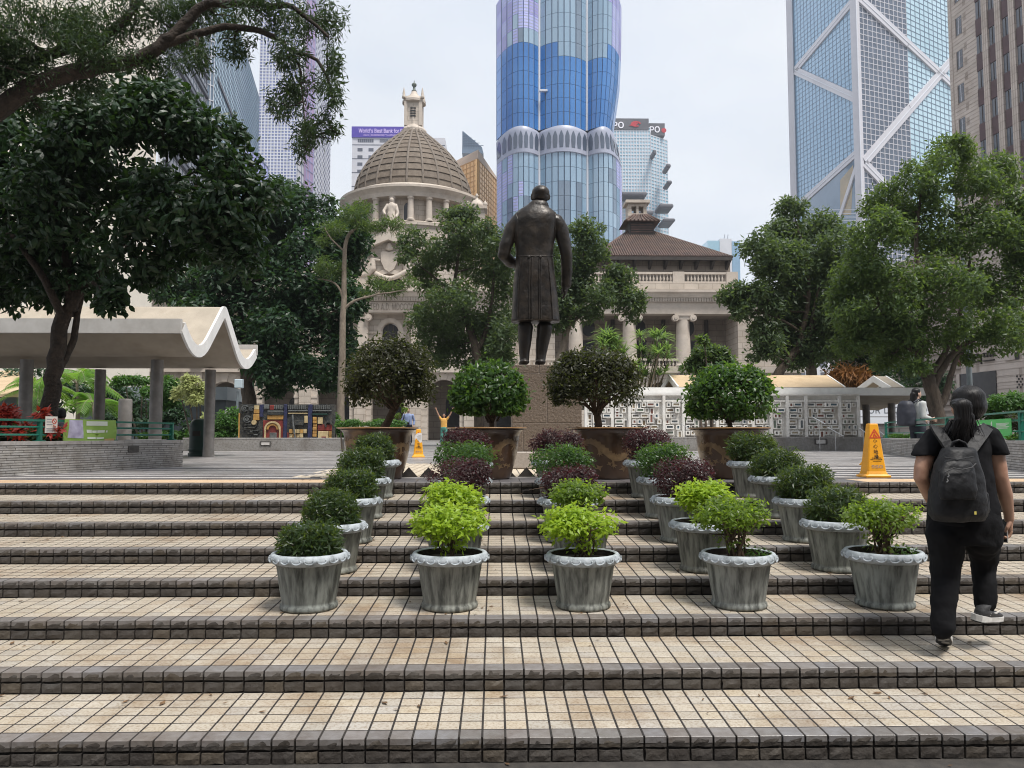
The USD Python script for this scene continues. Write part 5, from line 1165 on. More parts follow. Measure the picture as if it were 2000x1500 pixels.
# litter
mat('litter_look', (.75, .74, .72), rough=.8)
for px, py, lab in ((150, 919, 'crumpled white tissue on the paving at the foot of the left wall, nearer one'), (248, 915, 'crumpled white tissue on the paving at the foot of the left wall, farther one')):
    p = on(px, py, PZ); q = trimesh.creation.icosphere(2, .032); q.vertices *= (1.3, .8, .7) + .5 * (meshkit.fbm(q.vertices * 40, 2, px)[:, None] - .5); q.vertices += p + [0, 0, .02]
    obj('tissue', q, MATS['litter_look'], cat='litter', label=lab)
# ------------------------------------------------------------------ trees
mat('bark_look', (.115, .088, .065), (.055, .042, .032), scale=9, rough=.9, bump=.9, bscale=22, bdist=.03, stretch=(1, 1, .4))
mat('pale_bark_look', (.24, .195, .15), (.15, .12, .09), scale=7, rough=.9, bump=.6, bscale=20, bdist=.02, stretch=(1, 1, .4))
mat('dark_bark_look', (.050, .036, .027), (.022, .017, .013), scale=10, rough=.95, bump=1.0, bscale=24, bdist=.03)
leaf_mat('big_leaf_look', [(.012, .034, .011), (.018, .046, .014), (.026, .060, .017), (.015, .038, .014), (.035, .075, .018)], trans=.16, rough=.42, spec=.4)
leaf_mat('fine_leaf_look', [(.016, .036, .012), (.024, .048, .016), (.036, .064, .020), (.020, .040, .015)], trans=.22, rough=.45)
leaf_mat('deep_leaf_look', [(.015, .042, .017), (.023, .060, .023), (.036, .080, .029), (.020, .050, .021)], trans=.22, rough=.45)
leaf_mat('grey_leaf_look', [(.048, .078, .036), (.070, .108, .046), (.098, .138, .058), (.058, .090, .042)], trans=.3, rough=.5)
leaf_mat('fresh_leaf_look', [(.046, .080, .026), (.074, .118, .038), (.112, .162, .050), (.056, .092, .032), (.165, .22, .068)], trans=.3, rough=.45)
leaf_mat('orange_leaf_look', [(.20, .085, .02), (.14, .055, .018), (.26, .13, .03), (.09, .05, .02)], trans=.2, rough=.6, tcol=(.3, .15, .03))
leaf_mat('red_leaf_look', [(.30, .03, .02), (.06, .10, .02), (.36, .05, .02), (.05, .08, .02), (.32, .10, .03), (.05, .09, .025), (.03, .06, .015)], trans=.35, rough=.4, tcol=(.6, .08, .03))
leaf_mat('palm_leaf_look', [(.09, .19, .03), (.13, .25, .04), (.17, .30, .055), (.10, .20, .035)], trans=.35, rough=.4)
leaf_mat('yucca_leaf_look', [(.09, .15, .06), (.13, .20, .08), (.18, .26, .11), (.10, .165, .065)], trans=.3, rough=.42)
leaf_mat('cream_leaf_look', [(.35, .40, .15), (.45, .48, .22), (.28, .36, .10), (.5, .5, .28)], trans=.35, rough=.45, tcol=(.6, .6, .3))
leaf_mat('hedge_leaf_look', [(.040, .10, .02), (.065, .14, .028), (.095, .19, .035), (.05, .115, .022)], trans=.3, rough=.42)

def clumps(spec, Y, rng, dy=1.0):
    """(px, py, rx_px, ry_px[, dY]) to centres and radii in metres"""
    C, R = [], []
    for q in spec:
        px, py, rx, ry = q[:4]; d = q[4] if len(q) > 4 else rng.uniform(-.5, .5) * dy
        y = Y + d; s = y / FPX; C.append(at(px, py, y)); R.append((rx * s, (rx + ry) / 2 * s, ry * s))
    return np.array(C), np.array(R)
def subclump(C, R, rng, k, f=.42, reach=.72):
    """breaks each clump into smaller ones near its surface, so that the outline is uneven"""
    C2, R2 = [], []
    for c, r in zip(C, R):
        for _ in range(k):
            d = rng.normal(size=3); d /= np.linalg.norm(d); C2.append(c + d * r * reach * (.75 + .4 * rng.random())); R2.append(r * f * (.7 + .6 * rng.random()))
    return np.array(C2), np.array(R2)
def limb(m, pts, r0, r1, n=8, rng=None, wob=.0):
    pts = np.asarray(pts, float)
    if len(pts) > 2:                                         # smooth
        t = np.linspace(0, len(pts) - 1, (len(pts) - 1) * 4 + 1); i = np.arange(len(pts))
        from scipy.interpolate import CubicSpline
        pts = CubicSpline(i, pts)(t)
    if rng is not None and wob: pts = pts + rng.normal(size=pts.shape) * wob * (np.arange(len(pts))[:, None] > 0)
    m.tube(pts, np.linspace(r0, r1, len(pts)) , n); return pts
def tree(name, label, trunk, spec, Y, N, L, W, leafm, barkm, seed, k=7, f=.42, limbs=None, dy=1.5, shell=.35, r=(.2, .12), group=None, up=.3, outw=.45, verts=4, cat='tree', twigs=3, droop=.2, reach=.76, n_big=0, grow=1.12, ragged=.11):
    rng = np.random.default_rng(seed); base = trunk[0]
    t = thing(name, label, cat, group)
    C, R = clumps(spec, Y, rng, dy)
    m = MB(); tp = limb(m, trunk, r[0], r[1], 10, rng, .012); m.build('trunk', MATS[barkm], t, smooth=True)
    m = MB(); nodes = [(p, r[1] * .9) for p in tp[int(len(tp) * .55):]]
    for pts, a, b in (limbs or []):
        lp_ = limb(m, pts, a, b, 7, rng, .01); nodes += [(p, a + (b - a) * i / len(lp_)) for i, p in enumerate(lp_)]
    NP = np.array([q[0] for q in nodes]); NR_ = np.array([q[1] for q in nodes])
    for c, rr in zip(C, R):
        j = int(np.argmin(np.linalg.norm(NP - c, axis=1) + rng.random(len(NP)) * .15 * np.linalg.norm(rr))); s0, q0 = NP[j], min(NR_[j] * .6, r[1] * .4)
        L_ = np.linalg.norm(c - s0); mid = (s0 + c) / 2 + rng.normal(size=3) * .05 * L_
        p = limb(m, [s0, mid, c], max(q0, .012), .010, 5, rng, .006)
        for _ in range(twigs):
            d = rng.normal(size=3); d /= np.linalg.norm(d); e = c + d * rr * .85; q = p[-1 - rng.integers(5)]
            m.tube([q, (q + e) / 2 + rng.normal(size=3) * .03, e], [max(.008, q0 * .35), max(.006, q0 * .25), .003], 4)
    m.build('limbs', MATS[barkm], t, smooth=True, kind='stuff')
    C2, R2 = subclump(C, R * grow, rng, k, f, reach)
    C3 = np.vstack([C, C2]); R3 = np.vstack([R * grow * .85, R2])
    v, f_ = leaves(rng, C3, R3, N, L, W, shell=shell, outw=outw, up=up, jit=.5, fold=.2, droop=droop, verts=verts, ragged=ragged)
    obj('crown', (v, f_), MATS[leafm], t, kind='stuff')
    if n_big:                                                # the nearest single leaves
        v, f_ = leaves(rng, C2, R2, n_big * 9, L * 1.15, W * 1.15, shell=.9, outw=.6, up=.25, jit=.35, fold=.18, droop=.6, verts=7)
        v = v.reshape(-1, 7, 3); order = np.argsort(np.linalg.norm(v.mean(1) - CAM, axis=1))[:n_big]; F = f_[:6]
        F = np.array([[0, 1, 6], [1, 2, 6], [2, 3, 6], [3, 4, 6], [4, 5, 6], [5, 0, 6]])
        for q in order: obj('leaf', (v[q], F), MATS[leafm], t)
    return t
A = at
# dark broad-leaved tree in the left planter
YT = 11.6
tr = [(*A(92, 850, YT)[:2], WT - .1), A(98, 790, YT), A(108, 720, YT), A(118, 640, YT), A(140, 605, YT)]
tree('broadleaf_tree', 'dark broad-leaved tree leaning in the left planter beside the pavilion', tr,
     [(40, 300, 110, 95), (150, 265, 95, 85), (250, 215, 95, 70), (345, 235, 90, 75), (430, 290, 75, 80), (470, 380, 62, 80), (440, 470, 75, 65), (350, 400, 110, 85), (230, 370, 120, 90), (100, 420, 120, 95), (-20, 440, 100, 110), (20, 540, 85, 60), (140, 525, 95, 62), (270, 505, 100, 50), (390, 540 - 60, 60, 35), (215, 575, 35, 35), (-90, 330, 120, 130), (490, 430, 40, 50)], YT, 21000, .14, .072, 'big_leaf_look', 'dark_bark_look', 31, k=7, r=(.125, .105), dy=1.5, shell=.35, verts=7, droop=.8, outw=.6, f=.45, grow=1.06, ragged=.05,
     limbs=[([A(118, 640, YT), A(100, 570, YT - .2), A(40, 480, YT - .3), A(-30, 430, YT)], .07, .03), ([A(140, 605, YT), A(165, 560, YT), A(240, 470, YT + .1), A(330, 360, YT)], .10, .03), ([A(108, 720, YT), A(132, 690, YT + .1), A(150, 630, YT + .1), A(158, 570, YT)], .06, .04), ([A(140, 605, YT), A(130, 520, YT), A(110, 380, YT), A(150, 270, YT)], .09, .03)], n_big=280)
# overhanging tree with narrow leaves, its trunk off to the left
YO = 9.6
tr = [(*A(-330, 900, YO)[:2], PZ - .1), A(-320, 700, YO), A(-290, 450, YO), A(-200, 300, YO), A(-60, 235, YO)]
ov = [(20, 60, 95, 60), (110, 40, 90, 60), (60, 140, 90, 50), (190, 90, 80, 55), (270, 40, 80, 50), (150, 170, 60, 30), (340, 60, 70, 45), (300, 120, 50, 35), (420, 30, 70, 38), (500, 20, 65, 32), (380, 110, 42, 28), (460, 90, 45, 25), (580, 45, 60, 40), (640, 40, 32, 45), (560, 110, 40, 38), (600, 160, 45, 50), (555, 205, 34, 34), (620, 240, 34, 40), (650, 190, 26, 45), (650, 120, 22, 40), (590, 285, 20, 34), (597, 260, 22, 40), (655, 255, 18, 22), (-60, 90, 90, 90), (-120, 180, 80, 80), (75, 205, 30, 20)]
tree('overhanging_tree', 'overhanging tree with narrow dark leaves and long bare boughs at the top left', tr, ov, YO, 36000, .082, .017, 'fine_leaf_look', 'dark_bark_look', 32, k=7, r=(.22, .14), dy=.9, shell=.25, droop=1.0, outw=.3, up=.1, grow=1.0, ragged=.2,
     limbs=[([A(-60, 235, YO), A(0, 212, YO), A(60, 170, YO), A(150, 140, YO), A(235, 122, YO), A(300, 98, YO), A(345, 60, YO), A(390, 15, YO), A(440, 6, YO), A(530, 8, YO), A(580, 20, YO), A(640, 70, YO)], .135, .02), ([A(300, 98, YO), A(380, 65, YO), A(460, 52, YO), A(530, 70, YO), A(570, 98, YO), A(610, 110, YO), A(640, 160, YO), A(655, 200, YO)], .055, .010), ([A(530, 70, YO), A(575, 110, YO), A(590, 180, YO), A(600, 290, YO)], .022, .006), ([A(-60, 235, YO), A(60, 120, YO + .2), A(190, 80, YO + .3), A(260, 20, YO + .2), A(330, -60, YO)], .09, .03), ([A(150, 140, YO + .1), A(190, 90, YO), A(240, 50, YO), A(250, -30, YO)], .05, .02)], twigs=4, f=.55)
# big dark tree behind the mural
YD = 33.0
tr = [(*A(497, 850, YD)[:2], PZ - .1), A(487, 790, YD), A(482, 745, YD), A(478, 700, YD)]
tree('dense_tree', 'big dense dark green tree with a forked trunk behind the mural', tr,
     [(560, 410, 62, 55), (640, 440, 60, 55), (690, 480, 40, 60), (600, 520, 75, 70), (510, 470, 60, 60), (440, 520, 70, 60), (360, 555, 55, 45), (470, 610, 85, 65), (560, 640, 70, 60), (640, 610, 55, 70), (660, 690, 35, 45), (600, 720, 50, 30), (520, 700, 60, 45), (430, 660, 60, 45), (370, 620, 55, 50), (330, 565, 30, 30), (555, 370, 40, 22), (690, 580, 28, 35), (640, 745, 30, 18), (540, 745, 40, 25)], YD, 42000, .25, .125, 'deep_leaf_look', 'bark_look', 33, k=9, r=(.34, .22), dy=3, shell=.45, outw=.6, up=.5,
     limbs=[([A(482, 745, YD), A(500, 730, YD), A(520, 700, YD), A(545, 640, YD)], .24, .12), ([A(478, 700, YD), A(470, 640, YD), A(480, 560, YD)], .2, .08)])
# slender pale-trunked tree
YN = 29.0
tr = [(*A(666, 850, YN)[:2], PZ - .1), A(666, 760, YN), A(670, 640, YN), A(672, 560, YN), A(673, 490, YN), A(690, 450, YN)]
tree('slender_tree', 'slender pale-trunked tree with sparse feathery tufts left of the dome', tr,
     [(690, 420, 26, 20), (655, 448, 28, 14), (720, 440, 26, 13), (760, 442, 28, 14), (640, 520, 22, 20), (665, 600 - 75, 14, 12), (765, 560, 26, 13), (740, 555, 20, 14), (800, 550, 20, 10), (705, 405, 18, 12), (715, 575, 12, 8), (630, 470, 15, 9)], YN, 5200, .20, .035, 'fresh_leaf_look', 'pale_bark_look', 34, k=6, r=(.155, .06), dy=.8, shell=.2, outw=.2, f=.55,
     limbs=[([A(671, 605, YN), A(700, 585, YN), A(740, 575, YN), A(795, 566, YN)], .06, .02), ([A(671, 590, YN), A(655, 555, YN), A(620, 545, YN)], .05, .02), ([A(673, 490, YN), A(650, 470, YN), A(635, 445, YN)], .04, .015), ([A(690, 450, YN), A(720, 440, YN), A(780, 445, YN)], .035, .012)])
# middle trees left and right of the statue
YM1 = 37.0
tr = [(*A(938, 850, YM1)[:2], PZ - .1), A(936, 760, YM1), A(930, 690, YM1), A(905, 600, YM1), A(885, 560, YM1)]
tree('middle_tree', 'grey-green tree spreading in front of the dome left of the statue', tr,
     [(905, 450, 50, 40), (860, 490, 45, 40), (830, 540, 35, 35), (930, 520, 50, 55), (975, 490, 38, 55), (880, 590, 55, 50), (830, 650, 32, 50), (920, 640, 60, 55), (975, 600, 40, 70), (870, 690, 40, 28), (940, 700, 50, 28), (805, 470, 26, 28), (830, 610, 25, 20), (895, 420, 30, 12), (950, 450, 26, 22), (985, 660, 28, 50), (790, 500, 20, 16)], YM1, 30000, .22, .085, 'grey_leaf_look', 'bark_look', 35, k=8, r=(.26, .14), dy=2.2, shell=.3, outw=.4, twigs=5, grow=1.15,
     limbs=[([A(930, 690, YM1), A(955, 620, YM1), A(965, 540, YM1), A(975, 460, YM1)], .12, .04), ([A(905, 600, YM1), A(870, 560, YM1), A(820, 520, YM1)], .10, .03), ([A(885, 560, YM1), A(895, 500, YM1), A(900, 430, YM1)], .10, .03)])
YM2 = 35.0
tr = [(*A(1086, 850, YM2)[:2], PZ - .1), A(1085, 740, YM2), A(1095, 690, YM2), A(1108, 640, YM2), A(1115, 600, YM2)]
tree('middle_tree', 'leaning pale-trunked tree with a grey-green crown right of the statue', tr,
     [(1145, 450, 34, 26), (1140, 500, 40, 40), (1120, 550, 42, 45), (1160, 575, 45, 40), (1215, 545, 35, 30), (1225, 590, 30, 32), (1090, 600, 40, 50), (1195, 560, 30, 30), (1240, 585, 18, 26), (1080, 520, 36, 60), (1150, 610, 30, 20), (1060, 590, 30, 60), (1175, 490, 18, 20)], YM2, 20000, .21, .085, 'grey_leaf_look', 'pale_bark_look', 36, k=8, r=(.20, .13), dy=2.2, shell=.3, outw=.4, twigs=4,
     limbs=[([A(1108, 640, YM2), A(1130, 620, YM2), A(1165, 600, YM2), A(1215, 585, YM2)], .10, .03), ([A(1115, 600, YM2), A(1135, 540, YM2), A(1140, 470, YM2)], .10, .03)])
# right-hand trees
YR1 = 34.0
tr = [(*A(1500, 850, YR1)[:2], PZ - .1), A(1508, 760, YR1), A(1530, 715, YR1), A(1555, 685, YR1), A(1565, 650, YR1)]
tree('right_tree', 'dark grey-green tree with a slanting trunk right of the tiled roof', tr,
     [(1545, 415, 30, 26), (1535, 470, 45, 38), (1500, 490, 45, 40), (1590, 480, 50, 50), (1650, 480, 55, 50), (1520, 550, 55, 55), (1590, 570, 65, 65), (1660, 570, 60, 65), (1480, 590, 40, 36), (1435, 570, 30, 22), (1540, 640, 55, 50), (1610, 660, 60, 55), (1495, 650, 36, 40), (1450, 600, 22, 25), (1690, 640, 50, 60), (1560, 510, 40, 40), (1480, 690, 24, 16), (1550, 700, 40, 22)], YR1, 48000, .22, .088, 'grey_leaf_look', 'bark_look', 37, k=8, r=(.24, .16), dy=2.6, shell=.32, outw=.4, twigs=5, grow=1.2,
     limbs=[([A(1565, 650, YR1), A(1580, 560, YR1), A(1560, 450, YR1)], .13, .03), ([A(1555, 685, YR1), A(1600, 620, YR1), A(1650, 540, YR1)], .13, .03), ([A(1586, 720, YR1), A(1583, 650, YR1), A(1600, 560, YR1)], .14, .05)])
tr = [(*A(1588, 850, 36)[:2], PZ - .1), A(1586, 760, 36), A(1584, 690, 36), A(1590, 620, 36)]
tree('right_tree', 'reddish-barked upright trunk with deep foliage behind the mosaic wall', tr,
     [(1640, 640, 40, 50), (1600, 590, 45, 55), (1720, 690, 40, 50), (1640, 700, 40, 35), (1760, 700, 40, 45), (1690, 720, 30, 30)], 36, 9000, .2, .09, 'deep_leaf_look', 'pale_bark_look', 41, k=7, r=(.28, .2), dy=2)
YR2 = 24.0
tr = [(*A(1832, 862, YR2)[:2], PZ - .1), A(1830, 815, YR2), A(1822, 770, YR2), A(1812, 735, YR2)]
tree('fresh_tree', 'tall fresh green forked tree at the right behind the walking passer-by', tr,
     [(1850, 300, 45, 36), (1800, 350, 50, 45), (1740, 400, 48, 45), (1900, 350, 55, 50), (1960, 340, 40, 45), (1720, 460, 55, 50), (1800, 440, 65, 60), (1890, 450, 65, 60), (1970, 440, 55, 60), (1680, 540, 50, 55), (1760, 560, 70, 60), (1850, 560, 70, 60), (1940, 560, 60, 60), (2020, 520, 50, 70), (1660, 620, 45, 40), (1720, 650, 55, 45), (1800, 660, 60, 45), (1890, 640, 55, 40), (1970, 640, 50, 45), (1740, 700, 40, 26), (1660, 670, 30, 25), (2030, 620, 50, 60), (1880, 690, 30, 22), (1790, 720, 26, 20), (1870, 280, 22, 18), (1640, 580, 22, 30), (2040, 400, 50, 60)], YR2, 62000, .155, .062, 'fresh_leaf_look', 'bark_look', 38, k=8, r=(.25, .19), dy=2.2, shell=.3, outw=.4, twigs=5, f=.42, grow=1.14, ragged=.16,
     limbs=[([A(1812, 735, YR2), A(1795, 690, YR2), A(1800, 600, YR2), A(1790, 480, YR2), A(1810, 350, YR2)], .16, .03), ([A(1822, 770, YR2), A(1850, 705, YR2), A(1900, 665, YR2), A(1960, 645, YR2), A(2010, 600, YR2)], .13, .03), ([A(1812, 735, YR2), A(1845, 690, YR2), A(1880, 590, YR2), A(1900, 430, YR2)], .12, .03), ([A(1830, 800, YR2), A(1850, 760, YR2), A(1862, 715, YR2), A(1880, 690, YR2)], .14, .05), ([A(1795, 690, YR2), A(1740, 640, YR2), A(1700, 540, YR2)], .09, .03)])
# brown-fronded clump above the pavilion
t = thing('withered_tree', 'orange-brown withered fronds above the right pavilion roof', 'tree')
rng = np.random.default_rng(40); C, R = clumps([(1650, 735, 30, 20), (1680, 738, 22, 18), (1630, 740, 16, 14)], 32, rng); v, f = leaves(rng, C, R, 2600, .5, .05, shell=.2, outw=.7, up=.1, jit=.4, droop=1.2); obj('fronds', (v, f), MATS['orange_leaf_look'], t, kind='stuff')
m = MB(); limb(m, [(*A(1652, 850, 32)[:2], PZ), A(1652, 790, 32), A(1652, 735, 32)], .2, .16, 8); m.build('trunk', MATS['bark_look'], t, smooth=True)

# ------------------------------------------------------------------ palms, spiky plants, shrubs, hedges
def blade_fan(mb, rng, c, n, L, W, lift=.4, droop=.6, seg=4):
    """long narrow leaves arching out of one point"""
    for _ in range(n):
        a = rng.random() * 6.283; e = lift + rng.normal() * .35; l = L * (.7 + .5 * rng.random()); w = W * (.8 + .4 * rng.random())
        d = np.array([math.cos(a) * math.cos(e), math.sin(a) * math.cos(e), math.sin(e)]); s_ = np.cross(d, [0, 0, 1.0]); s_ /= max(np.linalg.norm(s_), 1e-6)
        t_ = np.linspace(0, 1, seg + 1); p = c + d * (l * t_)[:, None] + np.array([0, 0, -1.0]) * (droop * l * t_ ** 2.2)[:, None]
        ww = w * .5 * np.array([.5, 1, .95, .7, .06])[:seg + 1]
        v = np.vstack([p + s_ * ww[:, None], p - s_ * ww[:, None]]); k = seg + 1; f = []
        for i in range(seg): f += [[i, i + 1, k + i + 1], [i, k + i + 1, k + i]]
        mb.add(v, f)
def spiky(name, label, stems_, Y, L, W, looks, seed, n=34, cat='plant', group=None, r=.035, lift=.5, droop=.5):
    rng = np.random.default_rng(seed); t = thing(name, label, cat, group); m = MB(); mb = MB()
    for (bx, px, py) in stems_:
        y = Y + rng.uniform(-.6, .6); b = np.array([*A(bx, 850, y)[:2], PZ]); e = A(px, py, y); limb(m, [b, (b + e) / 2 + rng.normal(size=3) * .06, e], r, r * .6, 6)
        blade_fan(mb, rng, e, n, L, W, lift, droop)
    m.build('stem', MATS['pale_bark_look'], t, smooth=True); mb.build('leaves', MATS[looks], t, kind='stuff')
rg = np.random.default_rng(50)
spiky('dracaena', 'tall clump of spiky green-leaved stems beside the mosaic wall', [(1235 + rg.normal() * 14, 1240 + rg.uniform(-68, 66), rg.uniform(650, 735)) for _ in range(44)], 28.0, .62, .05, 'yucca_leaf_look', 51, n=36, lift=.6, droop=.35)
t = thing('leafy_shrub', 'bright leafy shrub rising behind the rightmost dragon pot', 'shrub'); rng = np.random.default_rng(52)
C, R = clumps([(1385, 690, 36, 22), (1360, 715, 28, 20), (1410, 705, 26, 22), (1375, 665, 14, 10), (1400, 740, 30, 20)], 22, rng, .8); C2, R2 = subclump(C, R, rng, 6)
v, f = leaves(rng, np.vstack([C, C2]), np.vstack([R * .8, R2]), 3600, .16, .065, shell=.3); obj('foliage', (v, f), MATS['fresh_leaf_look'], t, kind='stuff')
m = MB()
for k in range(5): limb(m, [(*A(1385 + k * 4 - 8, 850, 22)[:2], PZ), A(1380 + k * 6 - 12, 780, 22), C[k]], .04, .015, 6)
m.build('stem', MATS['bark_look'], t, smooth=True)
def palm(label, px, py, Y, L, n, seed, bx=None):
    rng = np.random.default_rng(seed); t = thing('palm', label, 'palm'); c = A(px, py, Y); b = np.array([*A(bx or px, 850, Y)[:2], PZ])
    m = MB(); limb(m, [b, (b + c) / 2 + [.05, 0, 0], c], .07, .04, 8); m.build('trunk', MATS['pale_bark_look'], t, smooth=True)
    mb = MB(); mr = MB()
    for k in range(n):
        a = rng.random() * 6.283; e = .9 * rng.random() + .25; d = np.array([math.cos(a) * math.cos(e), math.sin(a) * math.cos(e), math.sin(e)])
        tt = np.linspace(0, 1, 9); p = c + d * (L * tt)[:, None] + np.array([0, 0, -.75 * L]) * (tt ** 2)[:, None]; mr.tube(p, np.linspace(.014, .004, 9), 4)
        q = np.linspace(.12, .98, 26)
        for side in (-1, 1):
            for u in q:
                o = np.array([np.interp(u, tt, p[:, j]) for j in range(3)]); tg = p[min(8, int(u * 8) + 1)] - p[int(u * 8)] if u < .99 else p[8] - p[7]; tg = tg / np.linalg.norm(tg)
                s_ = np.cross(tg, [0, 0, 1.0]); s_ /= max(1e-6, np.linalg.norm(s_)); l = L * .34 * (1 - abs(u - .45) * 1.1); dr = s_ * side * .8 + tg * .55 + np.array([0, 0, -.25]); dr /= np.linalg.norm(dr); w = tg * .014
                mb.add([o - w, o + w, o + dr * l * .6 + w * .8 + [0, 0, -.01], o + dr * l + [0, 0, -.05 * l]], [[0, 1, 2], [0, 2, 3]])
    mr.build('frond_stalks', MATS['pale_bark_look'], t, kind='stuff'); mb.build('fronds', MATS['palm_leaf_look'], t, kind='stuff')
palm('bright feathery palm between the two left pavilion columns', 150, 750, 24, 1.7, 15, 61)
palm('small feathery palm left of the leaning trunk', 78, 762, 24.5, 1.5, 12, 62)
palm('low feathery palm behind the stone post', 182, 790, 23.5, 1.3, 12, 63)
def bush(name, label, spec, Y, N, L, W, looks, seed, dy=.6, cat='shrub', shell=.35, k=5, group=None, stemn=4, up=.45, trunk=None):
    rng = np.random.default_rng(seed); t = thing(name, label, cat, group); C, R = clumps(spec, Y, rng, dy); C2, R2 = subclump(C, R, rng, k)
    v, f = leaves(rng, np.vstack([C, C2]), np.vstack([R * .85, R2]), N, L, W, shell=shell, up=up); v[:, 2] = np.maximum(v[:, 2], PZ + .01); obj('foliage', (v, f), MATS[looks], t, kind='stuff')
    m = MB()
    for q in range(stemn):
        c = C[q % len(C)]; b = np.array([*(A(trunk, 850, Y)[:2] if trunk else c[:2]), PZ]); limb(m, [b, b * .5 + c * .5 + rng.normal(size=3) * .03, c + rng.normal(size=3) * .1], .03 if not trunk else .05, .008, 5)
    m.build('stem', MATS['bark_look'], t, smooth=True); return t
bush('small_tree', 'small cream-variegated tree between the pavilion columns', [(365, 755, 22, 14), (385, 775, 24, 20), (350, 770, 14, 12), (400, 760, 16, 20), (372, 740, 18, 8), (405, 815, 12, 8)], 25, 3000, .13, .06, 'cream_leaf_look', 71, trunk=384)
bush('small_tree', 'thin green tree in front of the blue-grey hut', [(270, 745, 26, 14), (235, 742, 22, 12), (330, 755, 22, 22), (290, 765, 20, 12), (330, 785, 22, 16)], 27, 3600, .14, .06, 'hedge_leaf_look', 72, trunk=282)
bush('low_shrub', 'low dark shrubs along the hut wall', [(340, 812, 30, 22), (300, 820, 30, 20), (220, 820, 34, 22), (260, 830, 26, 16), (370, 832, 24, 14)], 27, 4000, .12, .06, 'deep_leaf_look', 73)
bush('ground_cover', 'bright low leafy planting in front of the litter bin', [(345, 848, 28, 9), (375, 846, 16, 10), (320, 848, 20, 8), (300, 850, 18, 7), (430, 848, 18, 8), (280, 850, 16, 6)], 26.6, 3000, .12, .06, 'hedge_leaf_look', 74, stemn=2)
bush('shrub', 'round green shrub between the litter bin and the mural', [(440, 818, 26, 24), (455, 835, 18, 18), (425, 835, 14, 16), (462, 815, 10, 14)], 27, 3000, .11, .05, 'hedge_leaf_look', 75)
bush('shrub', 'green shrub just right of the mural', [(662, 835, 14, 14), (655, 820, 8, 14), (668, 850, 12, 8)], 27, 1500, .11, .05, 'hedge_leaf_look', 76)
bush('hedge', 'clipped low green hedge behind the leftmost dragon pot', [(690, 827, 28, 8, 0), (735, 827, 30, 8, 0), (775, 828, 24, 7, 0), (670, 828, 14, 7, 0)], 24, 3800, .07, .035, 'hedge_leaf_look', 77, cat='hedge', k=8)
bush('cloud_topiary', 'small cloud-pruned topiary beside the man in the blue shirt', [(790, 800, 7, 6, 0), (776, 812, 8, 6, 0), (768, 823, 7, 6, 0), (783, 790, 6, 4, 0)], 30, 1500, .06, .03, 'mid_leaf_look', 78, trunk=778, k=3)
bush('low_shrub', 'mixed low foliage under the right railing', [(1745, 853, 22, 5, 0), (1785, 854, 22, 5, -1.5), (1830, 855, 26, 6, -4), (1990, 857, 26, 9, -11)], 22.8, 4200, .07, .03, 'hedge_leaf_look', 79, k=7, stemn=3)
bush('hedge', 'thick green hedge behind the green railing sign', [(1930, 790, 30, 20), (1965, 785, 36, 22), (2000, 785, 40, 26), (1900, 805, 22, 14), (1960, 810, 40, 16), (2030, 800, 40, 30), (1915, 800, 28, 18)], 15.5, 6500, .075, .034, 'hedge_leaf_look', 80, cat='hedge', k=8)
bush('low_shrub', 'reddish low shrub at the right edge above the railing', [(1990, 822, 24, 16), (2020, 830, 26, 18), (1965, 832, 18, 10)], 13.4, 2200, .06, .03, 'bronze_leaf_look', 81)
bush('red_plant', 'red and orange-leaved plants behind the left railing', [(15, 812, 24, 18), (55, 838, 26, 12), (98, 840, 22, 10), (-10, 840, 30, 18), (83, 806, 12, 8), (6, 800, 14, 12), (30, 846, 20, 8)], 11.0, 700, .13, .055, 'red_leaf_look', 82, k=4, up=.6)
bush('low_shrub', 'dark green undergrowth beneath the red-leaved plants', [(20, 850, 40, 14), (90, 852, 40, 12), (150, 853, 30, 9), (-30, 845, 40, 20)], 11.4, 1800, .13, .05, 'dark_leaf_look', 83, k=4)
bush('far_trees', 'dark trees filling the gap behind the right pavilion', [(1700, 760, 60, 60), (1790, 760, 60, 60), (1640, 770, 50, 50)], 52, 6000, .35, .16, 'deep_leaf_look', 84, dy=4, cat='trees')
bush('far_trees', 'dark shrubbery behind the palms at the far left', [(30, 760, 80, 60), (150, 765, 70, 50), (240, 790, 60, 40), (-80, 760, 80, 60)], 29, 7000, .2, .09, 'deep_leaf_look', 85, dy=3, cat='shrubs')
# fallen leaves on the steps
fl = MB(); rng = np.random.default_rng(90); F2 = []
mat('fallen_leaf_look', (.16, .09, .04), (.07, .04, .02), scale=30, rough=.8)
mat('fallen_green_leaf_look', (.08, .12, .03), (.12, .11, .03), scale=30, rough=.7)
lt = thing('fallen_leaf', 'scattered small fallen leaves and litter specks on the steps', 'leaf litter', kind='stuff')
for i in range(150):
    k = int(rng.integers(-1, 8)); y = (yedge(k) + TD * (.35 + .62 * rng.random() ** .5)) if k >= 0 else Y1 - .02 - .35 * rng.random(); x = rng.uniform(-1, 1) * (y * .66)
    z = (ztop(min(k, 7)) + (TRISE * (y - yedge(k)) / TD if k < 7 else 0)) if k >= 0 else 0
    a = rng.random() * 6.28; l = .012 + .022 * rng.random() ** 2; w = l * .4; u = np.array([math.cos(a), math.sin(a), 0]); s_ = np.array([-math.sin(a), math.cos(a), 0])
    c = np.array([x, y, z + .006]); fl.add([c - u * l, c + s_ * w + [0, 0, .004], c + u * l + [0, 0, .006], c - s_ * w + [0, 0, .001]], [[0, 2, 1], [0, 3, 2]])
